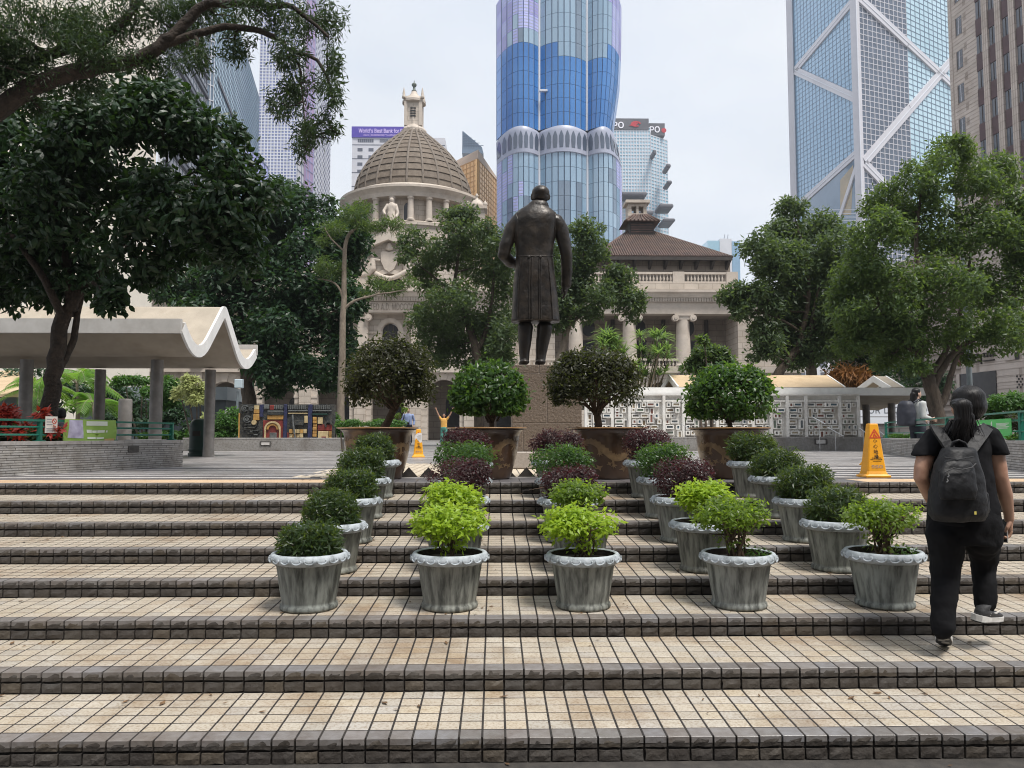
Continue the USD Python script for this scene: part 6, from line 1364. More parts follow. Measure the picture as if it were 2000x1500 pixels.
for c_ in range(5):                                      # crumbs of soil and leaf round the planters
    for r_ in range(5):
        y_ = yedge(2 + r_) + .33; x_ = X(POTS[c_][r_][0], y_)
        for _ in range(14):
            a = rng.random() * 6.28; q = .205 + .12 * rng.random() ** 2; y = y_ + q * math.sin(a); l = .006 + .014 * rng.random() ** 3; w = l * .6
            if y < yedge(2 + r_) + .01: continue
            c = np.array([x_ + q * math.cos(a), y, ztop(2 + r_) + TRISE * (y - yedge(2 + r_)) / TD + .004]); u = np.array([math.cos(a * 3), math.sin(a * 3), 0]); s_ = np.array([-u[1], u[0], 0])
            fl.add([c - u * l, c + s_ * w + [0, 0, .004], c + u * l + [0, 0, .003], c - s_ * w], [[0, 2, 1], [0, 3, 2]])
fl.build('leaf_scatter', MATS['fallen_leaf_look'], lt)
# ------------------------------------------------------------------ domed court building
mat('court_stone_look', (.53, .465, .40), (.45, .395, .34), scale=1.2, rough=.8, brick=(1.5, .62, .035), bump=.15, bscale=20, c3=(.78, .74, .70), s3=.25)
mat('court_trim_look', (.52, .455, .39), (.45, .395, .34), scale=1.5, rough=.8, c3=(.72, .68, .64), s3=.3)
mat('court_shade_look', (.30, .255, .215), (.25, .21, .175), scale=1.2, rough=.85, brick=(1.5, .62, .035))  # court stone darkened to paint in recess and eave shade; also lettering
mat('dark_window_look', (.018, .017, .018), (.03, .028, .027), scale=2, rough=.25)
mat('window_frame_look', (.05, .038, .032), rough=.6)
mat('dome_tile_look', (1, 1, 1), (.72, .70, .68), scale=2.5, rough=.8, rand=[(.165, .132, .102), (.140, .112, .088), (.185, .150, .116), (.152, .126, .102)], c3=(.7, .68, .66), s3=.4)
mat('dome_rib_look', (.175, .145, .118), (.13, .108, .09), scale=2, rough=.8)
mat('roof_tile_look', (.125, .075, .058), (.070, .048, .042), scale=1.2, rough=.75, c3=(.6, .58, .56), s3=.5)
mat('eave_look', (.035, .030, .028), (.05, .042, .038), scale=2, rough=.8)
mat('finial_look', (.14, .17, .15), (.09, .10, .09), scale=4, rough=.7)
YC = 80.0
CXp = 757
LX = lambda px: X(px, YC, 700); LZ = lambda py: Z(py, YC, 900)
ct = thing('court_building', 'pale stone court building with a ribbed dome, arcade, colonnade and tiled roof', 'building')
def wall_prism(poly, y, d, nm, mt, parent=ct, **k): m = MB(); m.prism(poly, d, o=(0, y, 0)); return m.build(nm, MATS[mt], parent, **k)
PX = (LX(600) - LX(500)) / 100          # metres per pixel at the facade
zg, zs0, zb0, zb1, zf, zd0, zc0, zc1 = PZ, LZ(728), LZ(718), LZ(700), LZ(613), LZ(590), LZ(582), LZ(568)
x_l, x_r = LX(-60), LX(1440)
arches = [(LX(p), 31.5 * PX, LZ(777)) for p in (14, 121, 227, 333, 440, 545, 652, 758, 971, 1078, 1184, 1290, 1396)] + [(LX(867), 31 * PX, LZ(772))]
W_ = sbox(x_l, zg - .3, x_r, zs0)
holes = unary_union([Polygon(arch_poly(c, zg - .5, z, r)) for c, r, z in arches])
wall_prism(W_.difference(holes), YC, .9, 'arcade_wall', 'court_stone_look')
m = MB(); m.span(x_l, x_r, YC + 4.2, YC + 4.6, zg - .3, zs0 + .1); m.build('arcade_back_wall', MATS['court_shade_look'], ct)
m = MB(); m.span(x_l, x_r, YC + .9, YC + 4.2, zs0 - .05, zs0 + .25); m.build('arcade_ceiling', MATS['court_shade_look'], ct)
for c, r, z in arches:
    if not (LX(400) < c < LX(1010)): continue
    wall_prism(arch_poly(c + .9, zg, z - .6, .95, 10), YC + 4.15, .045, 'door', 'dark_window_look')
    n = 9
    for k in range(n):                                   # voussoirs
        a0, a1 = np.pi * k / n + .012, np.pi * (k + 1) / n - .012; R1 = r + 1.0 + (.35 if k == n // 2 else 0)
        P = [(c + r * math.cos(a0), z + r * math.sin(a0)), (c + R1 * math.cos(a0), min(z + R1 * math.sin(a0), zs0 - .02)), (c + R1 * math.cos(a1), min(z + R1 * math.sin(a1), zs0 - .02)), (c + r * math.cos(a1), z + r * math.sin(a1))]
        wall_prism(P, YC - (.14 if k == n // 2 else .05), .045 + (.09 if k == n // 2 else 0), 'voussoir', 'court_trim_look')
    for sg in (-1, 1):                                   # courses on the piers
        zz = zg
        while zz < z - .2:
            m = MB(); m.span(c + sg * (r + .03) if sg > 0 else c - r - .75, c + r + .75 if sg > 0 else c - r - .03, YC - .05, YC - .003, zz + .03, min(z, zz + .62) - .03); m.build('ashlar_block', MATS['court_trim_look'], ct); zz += .62
        m = MB(); m.span(c + sg * (r + .4) - .45, c + sg * (r + .4) + .45, YC - .12, YC - .052, z - .02, z + .22); m.build('impost', MATS['court_trim_look'], ct)
for p in (67, 174, 280, 386, 492, 598, 705, 812, 918, 1024, 1131, 1237, 1343):
    m = MB(); m.span(LX(p) - 11 * PX, LX(p) + 11 * PX, YC - .35, YC - .056, zg, zs0); m.build('pier', MATS['court_stone_look'], ct)
m = MB(); m.span(x_l, x_r, YC - .5, YC + .9, zs0 + .002, zb0); m.build('string_course', MATS['court_trim_look'], ct)
def balustrade(x0, x1, y, z0, z1, parent, piers=(), step=.36):
    m = MB(); m.span(x0, x1, y - .14, y + .14, z1 - .22, z1); m.span(x0, x1, y - .14, y + .14, z0 + .002, z0 + .15); m.build('balustrade_rail', MATS['court_trim_look'], parent)
    b = MB(); h = z1 - z0 - .37
    for x in np.arange(x0 + .2, x1 - .1, step):
        if any(abs(x - p) < .65 for p in piers): continue
        b.lathe([(.075, 0), (.05, .05 * h), (.125, .35 * h), (.05, .75 * h), (.08, h)], (x, y, z0 + .15), 8, caps=False)
    b.build('balusters', MATS['court_trim_look'], parent, smooth=True, kind='stuff')
    for p in piers:
        m = MB(); m.span(p - .6, p + .6, y - .22, y + .22, z0 + .004, z1 + .03); m.build('balustrade_pier', MATS['court_trim_look'], parent)
balustrade(x_l, x_r, YC - .2, zb0, zb1, ct, [LX(p) for p in (67, 174, 280, 386, 492, 598, 705, 812, 918, 1024, 1131, 1237, 1343)])
# upper storey: central bay wall, side walls, colonnades
win = [(LX(760), 16 * PX, LZ(646)), (LX(650), 15 * PX, LZ(646)), (LX(866), 15 * PX, LZ(646)), (LX(560), 15 * PX, LZ(646)), (LX(955), 15 * PX, LZ(646))]
UW = sbox(LX(430), zb0, LX(1085), zf).difference(unary_union([Polygon(arch_poly(c, zb0 + .6, z, r)) for c, r, z in win]))
wall_prism(UW, YC + .6, .5, 'upper_wall', 'court_stone_look')
for c, r, z in win:
    w = wall_prism(arch_poly(c, zb0 + .6, z, r - .02), YC + .98, .08, 'window', 'dark_window_look')
    m = MB()
    for q in (-.33, .33): m.span(c + q * r - .04, c + q * r + .04, YC + .93, YC + .979, zb0 + .6, z + r * .9)
    for q in np.arange(zb0 + 1.2, z + r * .5, .8): m.span(c - r * .9, c + r * .9, YC + .935, YC + .975, q - .035, q + .035)
    m.build('frame', MATS['window_frame_look'], w)
    ring = Polygon([(c + (r + .55) * math.cos(t), z + (r + .55) * math.sin(t)) for t in np.linspace(np.pi, 0, 16)] + [(c + (r + .08) * math.cos(t), z + (r + .08) * math.sin(t)) for t in np.linspace(0, np.pi, 16)])
    wall_prism(ring, YC + .48, .118, 'archivolt', 'court_trim_look')
    for sg in (-1, 1):
        m = MB(); m.span(c + sg * (r + .4) - .42, c + sg * (r + .4) + .42, YC + .50, YC + .598, zb0 + .6, z - .25); m.build('jamb', MATS['court_trim_look'], ct)
        m = MB(); m.span(c + sg * (r + .95) - 1.0, c + sg * (r + .95) + 1.0, YC + .46, YC + .597, z - .24, z - .0); m.build('impost', MATS['court_trim_look'], ct)
def ionic(px, w, parent=ct, y=YC + .1, round_=True):
    c = LX(px); r = w * PX / 2
    m = MB()
    if round_: m.lathe([(r * 1.25, 0), (r * 1.25, .25), (r * 1.08, .35), (r, .5), (r * 1.0, 2), (r * .86, zf - zb0 - .62)], (c, y, zb0 + .002), 24)
    else: m.span(c - r, c + r, y - .35, y + .48, zb0 + .002, zf - .62)
    col = m.build('column', MATS['court_trim_look'], parent, smooth=35)
    m = MB(); m.span(c - r * 1.3, c + r * 1.3, y - r * .95, y + r * .9, zf - .20, zf - .002); m.span(c - r * 1.15, c + r * 1.15, y - r * .8, y + r * .8, zf - .60, zf - .202)
    for sg in (-1, 1):
        v = MB(); v.lathe([(.01, -.30), (.34, -.30), (.36, 0), (.34, .30), (.01, .30)], n=16); vv, ff = v.mesh(); m.add(vv @ rotx(math.pi / 2).T + [c + sg * r * 1.22, y - r * .75, zf - .46], ff)
        v = MB(); v.lathe([(.01, 0), (.17, 0), (.15, .05), (.01, .05)], n=12); vv, ff = v.mesh(); m.add(vv @ rotx(math.pi / 2).T + [c + sg * r * 1.22, y - r * .75 - .31, zf - .46], ff)
    m.build('capital', MATS['court_trim_look'], col, smooth=30)
for p in (389, 284, 179, 74, 1125, 1230, 1335): ionic(p, 29)
for p in (708, 813, 603, 918, 993, 500): ionic(p, 20, round_=False)
for a, b in ((-60, 430), (1085, 1440)):
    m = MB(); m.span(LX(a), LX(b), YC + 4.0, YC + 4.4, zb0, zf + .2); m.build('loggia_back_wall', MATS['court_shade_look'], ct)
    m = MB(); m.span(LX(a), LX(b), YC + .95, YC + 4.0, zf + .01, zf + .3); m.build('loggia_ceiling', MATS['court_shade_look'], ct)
for p in (1158, 1262, 1362, 337, 232, 127):
    w = wall_prism([(LX(p) + .72 * math.cos(t), LZ(629) + .95 * math.sin(t)) for t in np.linspace(0, 6.2, 24)], YC + 3.88, .118, 'oval_window', 'dark_window_look')
    o = Polygon([(LX(p) + .9 * math.cos(t), LZ(629) + 1.15 * math.sin(t)) for t in np.linspace(0, 6.2, 24)]); wall_prism(o.difference(Polygon([(LX(p) + .73 * math.cos(t), LZ(629) + .96 * math.sin(t)) for t in np.linspace(0, 6.2, 24)])), YC + 3.84, .158, 'frame', 'court_shade_look', w)
    m = MB(); m.span(LX(p) - .75, LX(p) + .75, YC + 3.9, YC + 3.998, zb0 + .1, LZ(658)); w = m.build('window', MATS['dark_window_look'], ct)
    m = MB(); m.span(LX(p) - .85, LX(p) + .85, YC + 3.88, YC + 3.898, LZ(658), LZ(655)); m.span(LX(p) - .03, LX(p) + .03, YC + 3.88, YC + 3.898, zb0 + .1, LZ(658)); m.build('frame', MATS['window_frame_look'], w)
for p in (1208, 1312, 1400): m = MB(); m.tube([(LX(p), YC + 3.8, zb0), (LX(p), YC + 3.8, zf)], .22, 8); m.build('downpipe', MATS['eave_look'], ct)
# entablature
m = MB(); m.span(x_l, x_r, YC - .45, YC + .95, zf, zd0); m.build('frieze', MATS['court_trim_look'], ct)
m = MB()
for x in np.arange(x_l, x_r, .27): m.span(x, x + .16, YC - .72, YC - .452, zd0 + .01, zc0 - .02)
m.build('dentils', MATS['court_trim_look'], ct, kind='stuff')
m = MB(); m.span(x_l, x_r, YC - .6, YC + .95, zd0 + .002, zc0); m.build('dentil_bed', MATS['court_stone_look'], ct)
m = MB(); P = [(-1.0, zc0 + .35), (-1.25, zc0 + .5), (-1.25, zc1), (.95, zc1), (.95, zc0 + .002), (-.75, zc0 + .002)]
m.prism(P, x_r - x_l, M=np.array([[0, 1.0, 0], [0, 0, 1.0], [1.0, 0, 0]]), o=(x_l, YC, 0)); m.build('cornice', MATS['court_trim_look'], ct)
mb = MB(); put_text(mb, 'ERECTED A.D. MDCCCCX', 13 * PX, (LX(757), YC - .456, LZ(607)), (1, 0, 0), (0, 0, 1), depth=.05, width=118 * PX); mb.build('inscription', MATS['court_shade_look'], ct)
m = MB(); fx0, fx1, fz0, fz1 = LX(694), LX(820), zf + .12, zd0 - .1
m.span(fx0, fx1, YC - .48, YC - .452, fz1, fz1 + .05); m.span(fx0, fx1, YC - .48, YC - .452, fz0 - .05, fz0); m.build('inscription_border', MATS['court_shade_look'], ct)
# parapets with balusters on the wings
zp0, zp1, zp2 = zc1, LZ(551), LZ(530)
for a, b, pr in ((-60, 640, (30, 137, 243, 350, 456, 562)), (880, 1440, (936, 1043, 1149, 1327, 1432))):
    m = MB(); m.span(LX(a), LX(b), YC - .25, YC + .5, zp0 + .002, zp1); m.build('parapet', MATS['court_stone_look'], ct)
    balustrade(LX(a), LX(b), YC, zp1, zp2, ct, [LX(p) for p in pr])
# pediment with lunette and carved arms
zpe, zpa = LZ(512), LZ(462); xe0, xe1 = LX(652), LX(862)
cz = zc1 + .2; cr = 31 * PX
Pp = Polygon([(xe0 + .6, zc1), (xe1 - .6, zc1), (xe1 - .6, zpe), (LX(CXp), zpa - .4), (xe0 + .6, zpe)]).difference(Polygon(arch_poly(LX(CXp), zc1 - 1, cz, cr, 20)))
wall_prism(Pp, YC + .4, 1.4, 'pediment_wall', 'court_stone_look')
w = wall_prism(arch_poly(LX(CXp), zc1 + .01, cz, cr - .02, 20), YC + 1.2, .1, 'lunette_window', 'dark_window_look')
m = MB()
for q in (-.45, 0, .45): m.span(LX(CXp) + q * cr - .06, LX(CXp) + q * cr + .06, YC + 1.1, YC + 1.199, zc1 + .02, cz + cr * (.98 if q == 0 else .85))
m.span(LX(CXp) - cr * .9, LX(CXp) + cr * .9, YC + 1.1, YC + 1.198, cz + cr * .35, cz + cr * .42); m.build('frame', MATS['window_frame_look'], w)
ring = Polygon([(LX(CXp) + 40 * PX * math.cos(t), cz + 40 * PX * math.sin(t)) for t in np.linspace(np.pi, 0, 24)] + [(LX(CXp) + (cr + .02) * math.cos(t), cz + (cr + .02) * math.sin(t)) for t in np.linspace(0, np.pi, 24)]); wall_prism(ring, YC + .15, .248, 'lunette_arch', 'court_trim_look')
for sg, xa in ((-1, xe0), (1, xe1)):
    P = [(xa, zpe), (xa, zpe + .75), (LX(CXp), zpa + .35), (LX(CXp), zpa - .45)]; wall_prism(P if sg > 0 else P[::-1], YC - .5, 2.2, 'raking_cornice', 'court_trim_look')
    wall_prism(sbox(min(xa, xa - sg * 5.4), zc1 + .01, max(xa, xa - sg * 5.4) , zc1 + 1.6).difference(sbox(LX(CXp) - 42 * PX, zc1 - 1, LX(CXp) + 42 * PX, zc1 + 9)), YC + .1, .29, 'pediment_base', 'court_trim_look')
sh = [(-.75, 1.1), (-.55, 1.25), (0, 1.15), (.55, 1.25), (.75, 1.1), (.7, .2), (.4, -.55), (0, -.85), (-.4, -.55), (-.7, .2)]
cx_, cz_ = LX(758), LZ(515)
m = MB(); m.prism([(cx_ + a * 1.2, cz_ + b * 1.05) for a, b in sh], .35, o=(0, YC + .05, 0)); m.build('carved_shield', MATS['court_trim_look'], ct)
FG = []
for sg in (-1, 1):
    c = np.array([cx_ + sg * 1.75, YC + .2, cz_])
    FG += [bone((c + [0, 0, .2], (.35, .3, .5)), (c + [sg * .1, 0, -.5], (.45, .32, .4)), (c + [sg * .6, 0, -1.1], (.4, .3, .25))), bone((c + [sg * -.1, -.05, .95], (.24, .25, .28))), bone((c + [sg * -.2, -.05, .45], .16), (c + [-sg * .75, -.1, .35], .12)), bone((c + [sg * .6, 0, -1.1], .3), (c + [sg * 1.7, 0, -1.35], .14)), bone((c + [sg * .5, .05, .4], .2), (c + [sg * 1.1, .05, -.5], .16))]
FG += [bone((np.array([cx_, YC + .1, cz_ + 1.6]), (.4, .25, .25)), (np.array([cx_, YC + .1, cz_ + 2.0]), (.2, .15, .2)))]
for t_ in np.linspace(-1.3, 1.3, 7): FG.append(bone((np.array([cx_ + t_, YC + .1, cz_ - 1.0 - .55 * math.cos(t_ * 1.1)]), .26), (np.array([cx_ + t_ + .4, YC + .1, cz_ - 1.0 - .55 * math.cos((t_ + .4) * 1.1)]), .26)))
obj('carved_figures', skin(FG, .16, 2, amp=.05, freq=2.5, seed=3), MATS['court_trim_look'], ct, smooth=True)
# right end block
m = MB(); m.span(LX(1440.5), LX(1562), YC - .3, YC + 12, zg - .3, zc1); m.build('end_block', MATS['court_stone_look'], ct)
for z in (zs0, zc0): m = MB(); m.span(LX(1440.6), LX(1566), YC - .7, YC - .302, z, z + .6); m.build('end_course', MATS['court_trim_look'], ct)
# attic and tiled hip roof of the right wing
ya = YC + 2.5
m = MB(); m.span(X(1168, ya), X(1432, ya), ya, ya + 14, zp1, Z(503, ya)); m.build('attic_wall', MATS['court_shade_look'], ct)
ze = Z(500, YC + 1.2); e0, e1 = X(1160, YC + 1.2), X(1437, YC + 1.2); yr = YC + 10; zr_ = Z(450, yr); r0_, r1_ = X(1232, yr), X(1276, yr)
m = MB(); m.add([(e0, YC + 1.2, ze), (e1, YC + 1.2, ze), (e1, YC + 19, ze), (e0, YC + 19, ze), (r0_, yr, zr_), (r1_, yr, zr_)], [[0, 1, 5], [0, 5, 4], [1, 2, 5], [2, 3, 4], [2, 4, 5], [3, 0, 4], [0, 2, 1], [0, 3, 2]]); rf = m.build('roof', MATS['roof_tile_look'], ct)
m = MB(); f0, f1 = np.array([e0, YC + 1.2, ze]), np.array([e1, YC + 1.2, ze]); q0, q1 = np.array([r0_, yr, zr_]), np.array([r1_, yr, zr_])
for k in range(57):                                     # rolls of tile
    x = e0 + (e1 - e0) * (k + .5) / 57
    if x < r0_: u = (x - e0) / (r0_ - e0)
    elif x > r1_: u = (e1 - x) / (e1 - r1_)
    else: u = 1.0
    a = np.array([x, YC + 1.15, ze + .06]); b = np.array([x, YC + 1.2 + (yr - YC - 1.2) * u, ze + (zr_ - ze) * u + .06]); m.tube([a, b], .11, 6)
m.build('tile_rolls', MATS['roof_tile_look'], rf, kind='stuff')
m = MB(); m.tube([f0, q0], .16, 6); m.tube([f1, q1], .16, 6); m.tube([q0, q1], .18, 6); m.build('ridge_tiles', MATS['roof_tile_look'], rf)
m = MB(); m.span(e0, e1, YC + 1.15, YC + 1.4, ze - .35, ze + .02); m.build('gutter', MATS['eave_look'], ct)
m = MB(); m.span(e0, e1, YC + 1.4, ya + 1, ze - .12, ze - .06); m.build('eave_board', MATS['eave_look'], ct)
for p in np.linspace(1180, 1425, 9):
    m = MB(); x = X(p, ya); m.hexa([(x - .14, ya - 1.2, ze - .45), (x + .14, ya - 1.2, ze - .45), (x + .14, ya, ze - 1.1), (x - .14, ya, ze - 1.1)], [(x - .14, ya - 1.2, ze - .13), (x + .14, ya - 1.2, ze - .13), (x + .14, ya, ze - .13), (x - .14, ya, ze - .13)]); m.build('bracket', MATS['eave_look'], ct)
m = MB(); xq = X(1252, yr); zq0, zq1 = Z(462, yr), Z(440, yr); m.span(xq - 1.4, xq + 1.4, yr - 1.8, yr + 1.2, zq0 - .6, zq1); m.build('roof_vent', MATS['eave_look'], ct)
for k in range(4): m = MB(); m.span(xq - 1.25, xq + 1.25, yr - 1.86, yr - 1.8, zq0 + .1 + k * .28, zq0 + .25 + k * .28); m.build('vent_louvre', MATS['roof_tile_look'], ct)
m = MB(); a, b, h = 2.1, .9, Z(424, yr) - zq1; m.loft([np.array([(xq - a, yr - .3 - a, zq1), (xq + a, yr - .3 - a, zq1), (xq + a, yr - .3 + a, zq1), (xq - a, yr - .3 + a, zq1)]), np.array([(xq - b, yr - .3 - b, zq1 + h), (xq + b, yr - .3 - b, zq1 + h), (xq + b, yr - .3 + b, zq1 + h), (xq - b, yr - .3 + b, zq1 + h)])]); vr = m.build('vent_roof', MATS['roof_tile_look'], ct)
m = MB()
for k in np.linspace(-.9, .9, 9): m.tube([(xq + k * a, yr - .3 - a, zq1 + .06), (xq + k * b, yr - .3 - b, zq1 + h + .06)], .10, 6)
m.build('tile_rolls', MATS['roof_tile_look'], vr, kind='stuff')
yl = yr + 6; zl0, zl1 = Z(428, yl), Z(400, yl); xq = X(1247, yl)
ln = wall_prism(sbox(xq - 1.15, zl0 - 2, xq + 1.15, zl1).difference(sbox(xq - .75, zl0 + .55, xq - .15, zl1 - .4)).difference(sbox(xq + .15, zl0 + .55, xq + .75, zl1 - .4)), yl - 1, 2, 'roof_lantern', 'court_stone_look')
m = MB(); m.span(xq - 1.5, xq + 1.5, yl - 1.35, yl + 1.35, zl1 + .002, zl1 + .35); m.span(xq - 1.25, xq + 1.25, yl - 1.1, yl - 1.003, zl0 + .2, zl0 + .5); m.build('cap', MATS['court_trim_look'], ln)

# the dome
YD_ = 104.0; dc = np.array([X(807, YD_, 400), YD_]); DZ = lambda py: Z(py, YD_, 807); dm = lambda r, z: (r, z)
zfr = lambda py, rr: EYE + (850 - py) / FPX * (YD_ - rr)      # height of a point on the front of a ring of radius rr
m = MB(); m.lathe([(9.0, LZ(500)), (9.0, zfr(436, 9.0)), (9.25, zfr(433, 9.2)), (9.25, zfr(427, 9.2)), (8.9, zfr(425, 9))], (*dc, 0), 64); m.build('drum_base', MATS['court_stone_look'], ct, smooth=30)
z0_, z1_ = zfr(425, 8.9), zfr(377, 8.9)
m = MB(); m.lathe([(7.95, z0_), (7.95, z1_ + .2)], (*dc, 0), 64, caps=False); m.build('drum_wall', MATS['court_stone_look'], ct, smooth=True)
for k in range(24):
    a = 2 * math.pi * (k + .28) / 24 - math.pi / 2; c = (dc[0] + 8.75 * math.cos(a), dc[1] + 8.75 * math.sin(a), z0_)
    if math.sin(a) > .35: continue
    h = z1_ - z0_; m = MB(); m.lathe([(.50, 0), (.50, .18), (.40, .26), (.40, h * .5), (.35, h - .30), (.46, h - .22), (.46, h)], c, 14); m.build('drum_column', MATS['court_trim_look'], ct, smooth=35)
for p, tall in ((795, 1), (885, 0), (725, 0), (845, 0)):
    a = -math.pi / 2 + math.asin(np.clip((X(p, 96) - dc[0]) / 8.0, -.99, .99)); n_ = np.array([math.cos(a), math.sin(a)]); u = np.array([-n_[1], n_[0]])
    P = arch_poly(0, z0_ + .25, z0_ + 1.9, .62, 10) if tall else circ(0, z0_ + 1.9, .6, 18)
    M_ = np.array([[u[0], u[1], 0], [0, 0, 1.0], [n_[0], n_[1], 0]]); o = (dc[0] + n_[0] * 7.93, dc[1] + n_[1] * 7.93, 0)
    if p == 845: continue
    m = MB(); m.prism(P, .10, M=M_, o=o); w = m.build('drum_window', MATS['dark_window_look'], ct)
    m = MB(); Pf = Polygon(P); m.prism(Pf.buffer(.18).difference(Pf.buffer(.01)), .16, M=M_, o=o); m.build('frame', MATS['court_trim_look'], w)
m = MB(); m.lathe([(8.5, z1_), (9.15, z1_ + .02), (9.15, z1_ + .55), (9.3, z1_ + .75), (9.75, z1_ + 1.05), (9.75, z1_ + 1.35), (9.2, z1_ + 1.5), (8.5, z1_ + 1.9), (7.9, z1_ + 2.1), (7.6, z1_ + 2.1)], (*dc, 0), 72); m.build('drum_cornice', MATS['court_trim_look'], ct, smooth=30)
prof = [(7.80, z1_ + 2.0), (7.72, DZ(378)), (7.3, DZ(357)), (6.45, DZ(333)), (5.25, DZ(310)), (3.65, DZ(287)), (1.7, DZ(263)), (1.3, DZ(258))]
from scipy.interpolate import PchipInterpolator
zz = np.array([p[1] for p in prof]); rr_ = PchipInterpolator(zz, [p[0] for p in prof])
m = MB(); m.lathe([(float(rr_(z)) - .12, z) for z in np.linspace(zz[0], zz[-1], 24)], (*dc, 0), 48); m.build('dome_shell', MATS['dome_rib_look'], ct, smooth=True)
# equal courses along the curve
S_ = np.linspace(zz[0], zz[-1], 200); rS = rr_(S_); arc = np.r_[0, np.cumsum(np.hypot(np.diff(S_), np.diff(rS)))]; cuts = np.interp(np.linspace(0, arc[-1], 13), arc, S_)
NR = 24
for i in range(12):
    for k in range(NR):
        a0, a1 = 2 * math.pi * (k + .04) / NR - math.pi / 2, 2 * math.pi * (k + .96) / NR - math.pi / 2
        if math.sin((a0 + a1) / 2) > .25: continue
        za, zb2 = cuts[i], cuts[i + 1]; ra, rb2 = float(rr_(za)) + .10, float(rr_(zb2)) - .02
        v = []
        for (r, z) in ((ra, za), (rb2, zb2)):
            for dr in (0, -.14):
                for a in (a0, (a0 + a1) / 2, a1): v.append((dc[0] + (r + dr) * math.cos(a), dc[1] + (r + dr) * math.sin(a), z))
        f = [[0, 1, 7], [0, 7, 6], [1, 2, 8], [1, 8, 7], [3, 4, 1], [3, 1, 0], [4, 5, 2], [4, 2, 1], [3, 0, 6], [3, 6, 9], [2, 5, 11], [2, 11, 8], [6, 7, 10], [6, 10, 9], [7, 8, 11], [7, 11, 10]]
        obj('roof_panel', (np.array(v), np.array(f)), MATS['dome_tile_look'], ct)
for k in range(NR):
    a = 2 * math.pi * k / NR - math.pi / 2
    if math.sin(a) > .3: continue
    m = MB(); m.tube([(dc[0] + float(rr_(z)) * math.cos(a), dc[1] + float(rr_(z)) * math.sin(a), z) for z in np.linspace(zz[0], zz[-1], 18)], .17, 6); m.build('dome_rib', MATS['dome_rib_look'], ct, smooth=True)
# lantern
lt_ = MB(); zl = DZ(258); zt_ = DZ(205)
lt_.lathe([(1.75, zl - .3), (1.75, zl + .1), (1.45, zl + .5), (1.2, zl + .7), (1.2, zt_ - .4)], (*dc, 0), 8, caps=True); lt_.span(dc[0] - 1.08, dc[0] + 1.08, dc[1] - 1.08, dc[1] + 1.08, zl + .4, zt_ + .02); L0 = lt_.build('lantern', MATS['court_stone_look'], ct)
for sg in (-1, 1):
    for s2 in (-1, 1): m = MB(); m.span(dc[0] + sg * .98 - .22, dc[0] + sg * .98 + .22, dc[1] + s2 * .98 - .22, dc[1] + s2 * .98 + .22, zl + .5, zt_); m.build('corner_pier', MATS['court_trim_look'], L0)
for k in range(4): m = MB(); m.span(dc[0] - .36, dc[0] + .36, dc[1] - 1.22, dc[1] - 1.09, DZ(234) + k * .36, DZ(234) + .16 + k * .36); m.build('louvre', MATS['dark_window_look'], L0)
m = MB(); m.lathe([(1.3, zt_), (1.6, zt_ + .1), (1.62, zt_ + .4), (1.4, zt_ + .5), (1.2, zt_ + .9), (.75, DZ(190)), (.42, DZ(182)), (.3, DZ(178))], (*dc, 0), 12); m.build('lantern_roof', MATS['court_trim_look'], L0, smooth=35)
for sg in (-1, 1):
    for s2 in (-1, 1): m = MB(); m.lathe([(.26, 0), (.26, .3), (.14, .35), (.2, .6), (.03, 1.5)], (dc[0] + sg * 1.25, dc[1] + s2 * 1.2, zt_ + .4), 8); m.build('pinnacle', MATS['court_trim_look'], L0, smooth=True)
h = DZ(157) - DZ(179); m = MB(); m.lathe([(.36, 0), (.36, .06 * h), (.2, .12 * h), (.16, .42 * h), (.26, .46 * h), (.34, .55 * h), (.34, .66 * h), (.2, .74 * h), (.08, .78 * h), (.03, h)], (*dc, DZ(179)), 12); m.build('finial', MATS['finial_look'], L0, smooth=True)
# small corner turret
yt = 96.0; c = (X(930, yt), yt, Z(440, yt)); h = Z(413, yt) - c[2]
m = MB(); m.span(c[0] - 1.0, c[0] + 1.0, yt - 1, yt + 1, c[2] - 4, c[2] + h); m.span(c[0] - 1.3, c[0] + 1.3, yt - 1.3, yt + 1.3, c[2] + h + .002, c[2] + h + .35); T0 = m.build('corner_turret', MATS['court_stone_look'], ct)
m = MB(); m.lathe([(.95, 0), (.85, .5), (.5, .95), (.15, 1.15), (.12, 1.5), (.25, 1.6), (.02, 1.95)], (c[0], yt, c[2] + h + .35), 14); m.build('cupola', MATS['court_trim_look'], T0, smooth=True)
for sg in (-1, 1): m = MB(); m.lathe([(.22, 0), (.3, .2), (.2, .45), (.03, .7)], (c[0] + sg * 1.05, yt - 1.05, c[2] + h + .35), 8); m.build('urn', MATS['court_trim_look'], T0, smooth=True)
# carved figure on the pediment
YJ = YC + .6; zj = zpa + .3; s = YJ / FPX; js = thing('rooftop_statue', 'pale stone robed figure standing on the pediment before the dome', 'statue', loc=(X(760, YJ), YJ, zj)); H = Z(387, YJ) - zj
Pj = [ring_solid([(0, 0, 0, .62, .5), (0, 0, H * .25, .55, .45), (0, 0, H * .5, .46, .4), (.02, 0, H * .62, .42, .36), (.02, 0, H * .76, .52, .38), (.02, 0, H * .82, .40, .3), (.02, 0, H * .86, .18, .18)], 16), bone(((.02, -.02, H * .92), (.24, .26, .28))), *chain([((-.42, 0, H * .78), .2), ((-.78, -.2, H * .62), .16), ((-.62, -.5, H * .52), .12)]), *chain([((.46, 0, H * .78), .2), ((.66, -.1, H * .58), .16), ((.6, -.4, H * .45), .12)]), bone(((.62, -.3, H * .45), .07), ((.62, -.3, 0), .07))]
obj('body', skin(Pj, .14, 3, amp=.06, freq=3.2, seed=6), MATS['court_trim_look'], js, smooth=True)
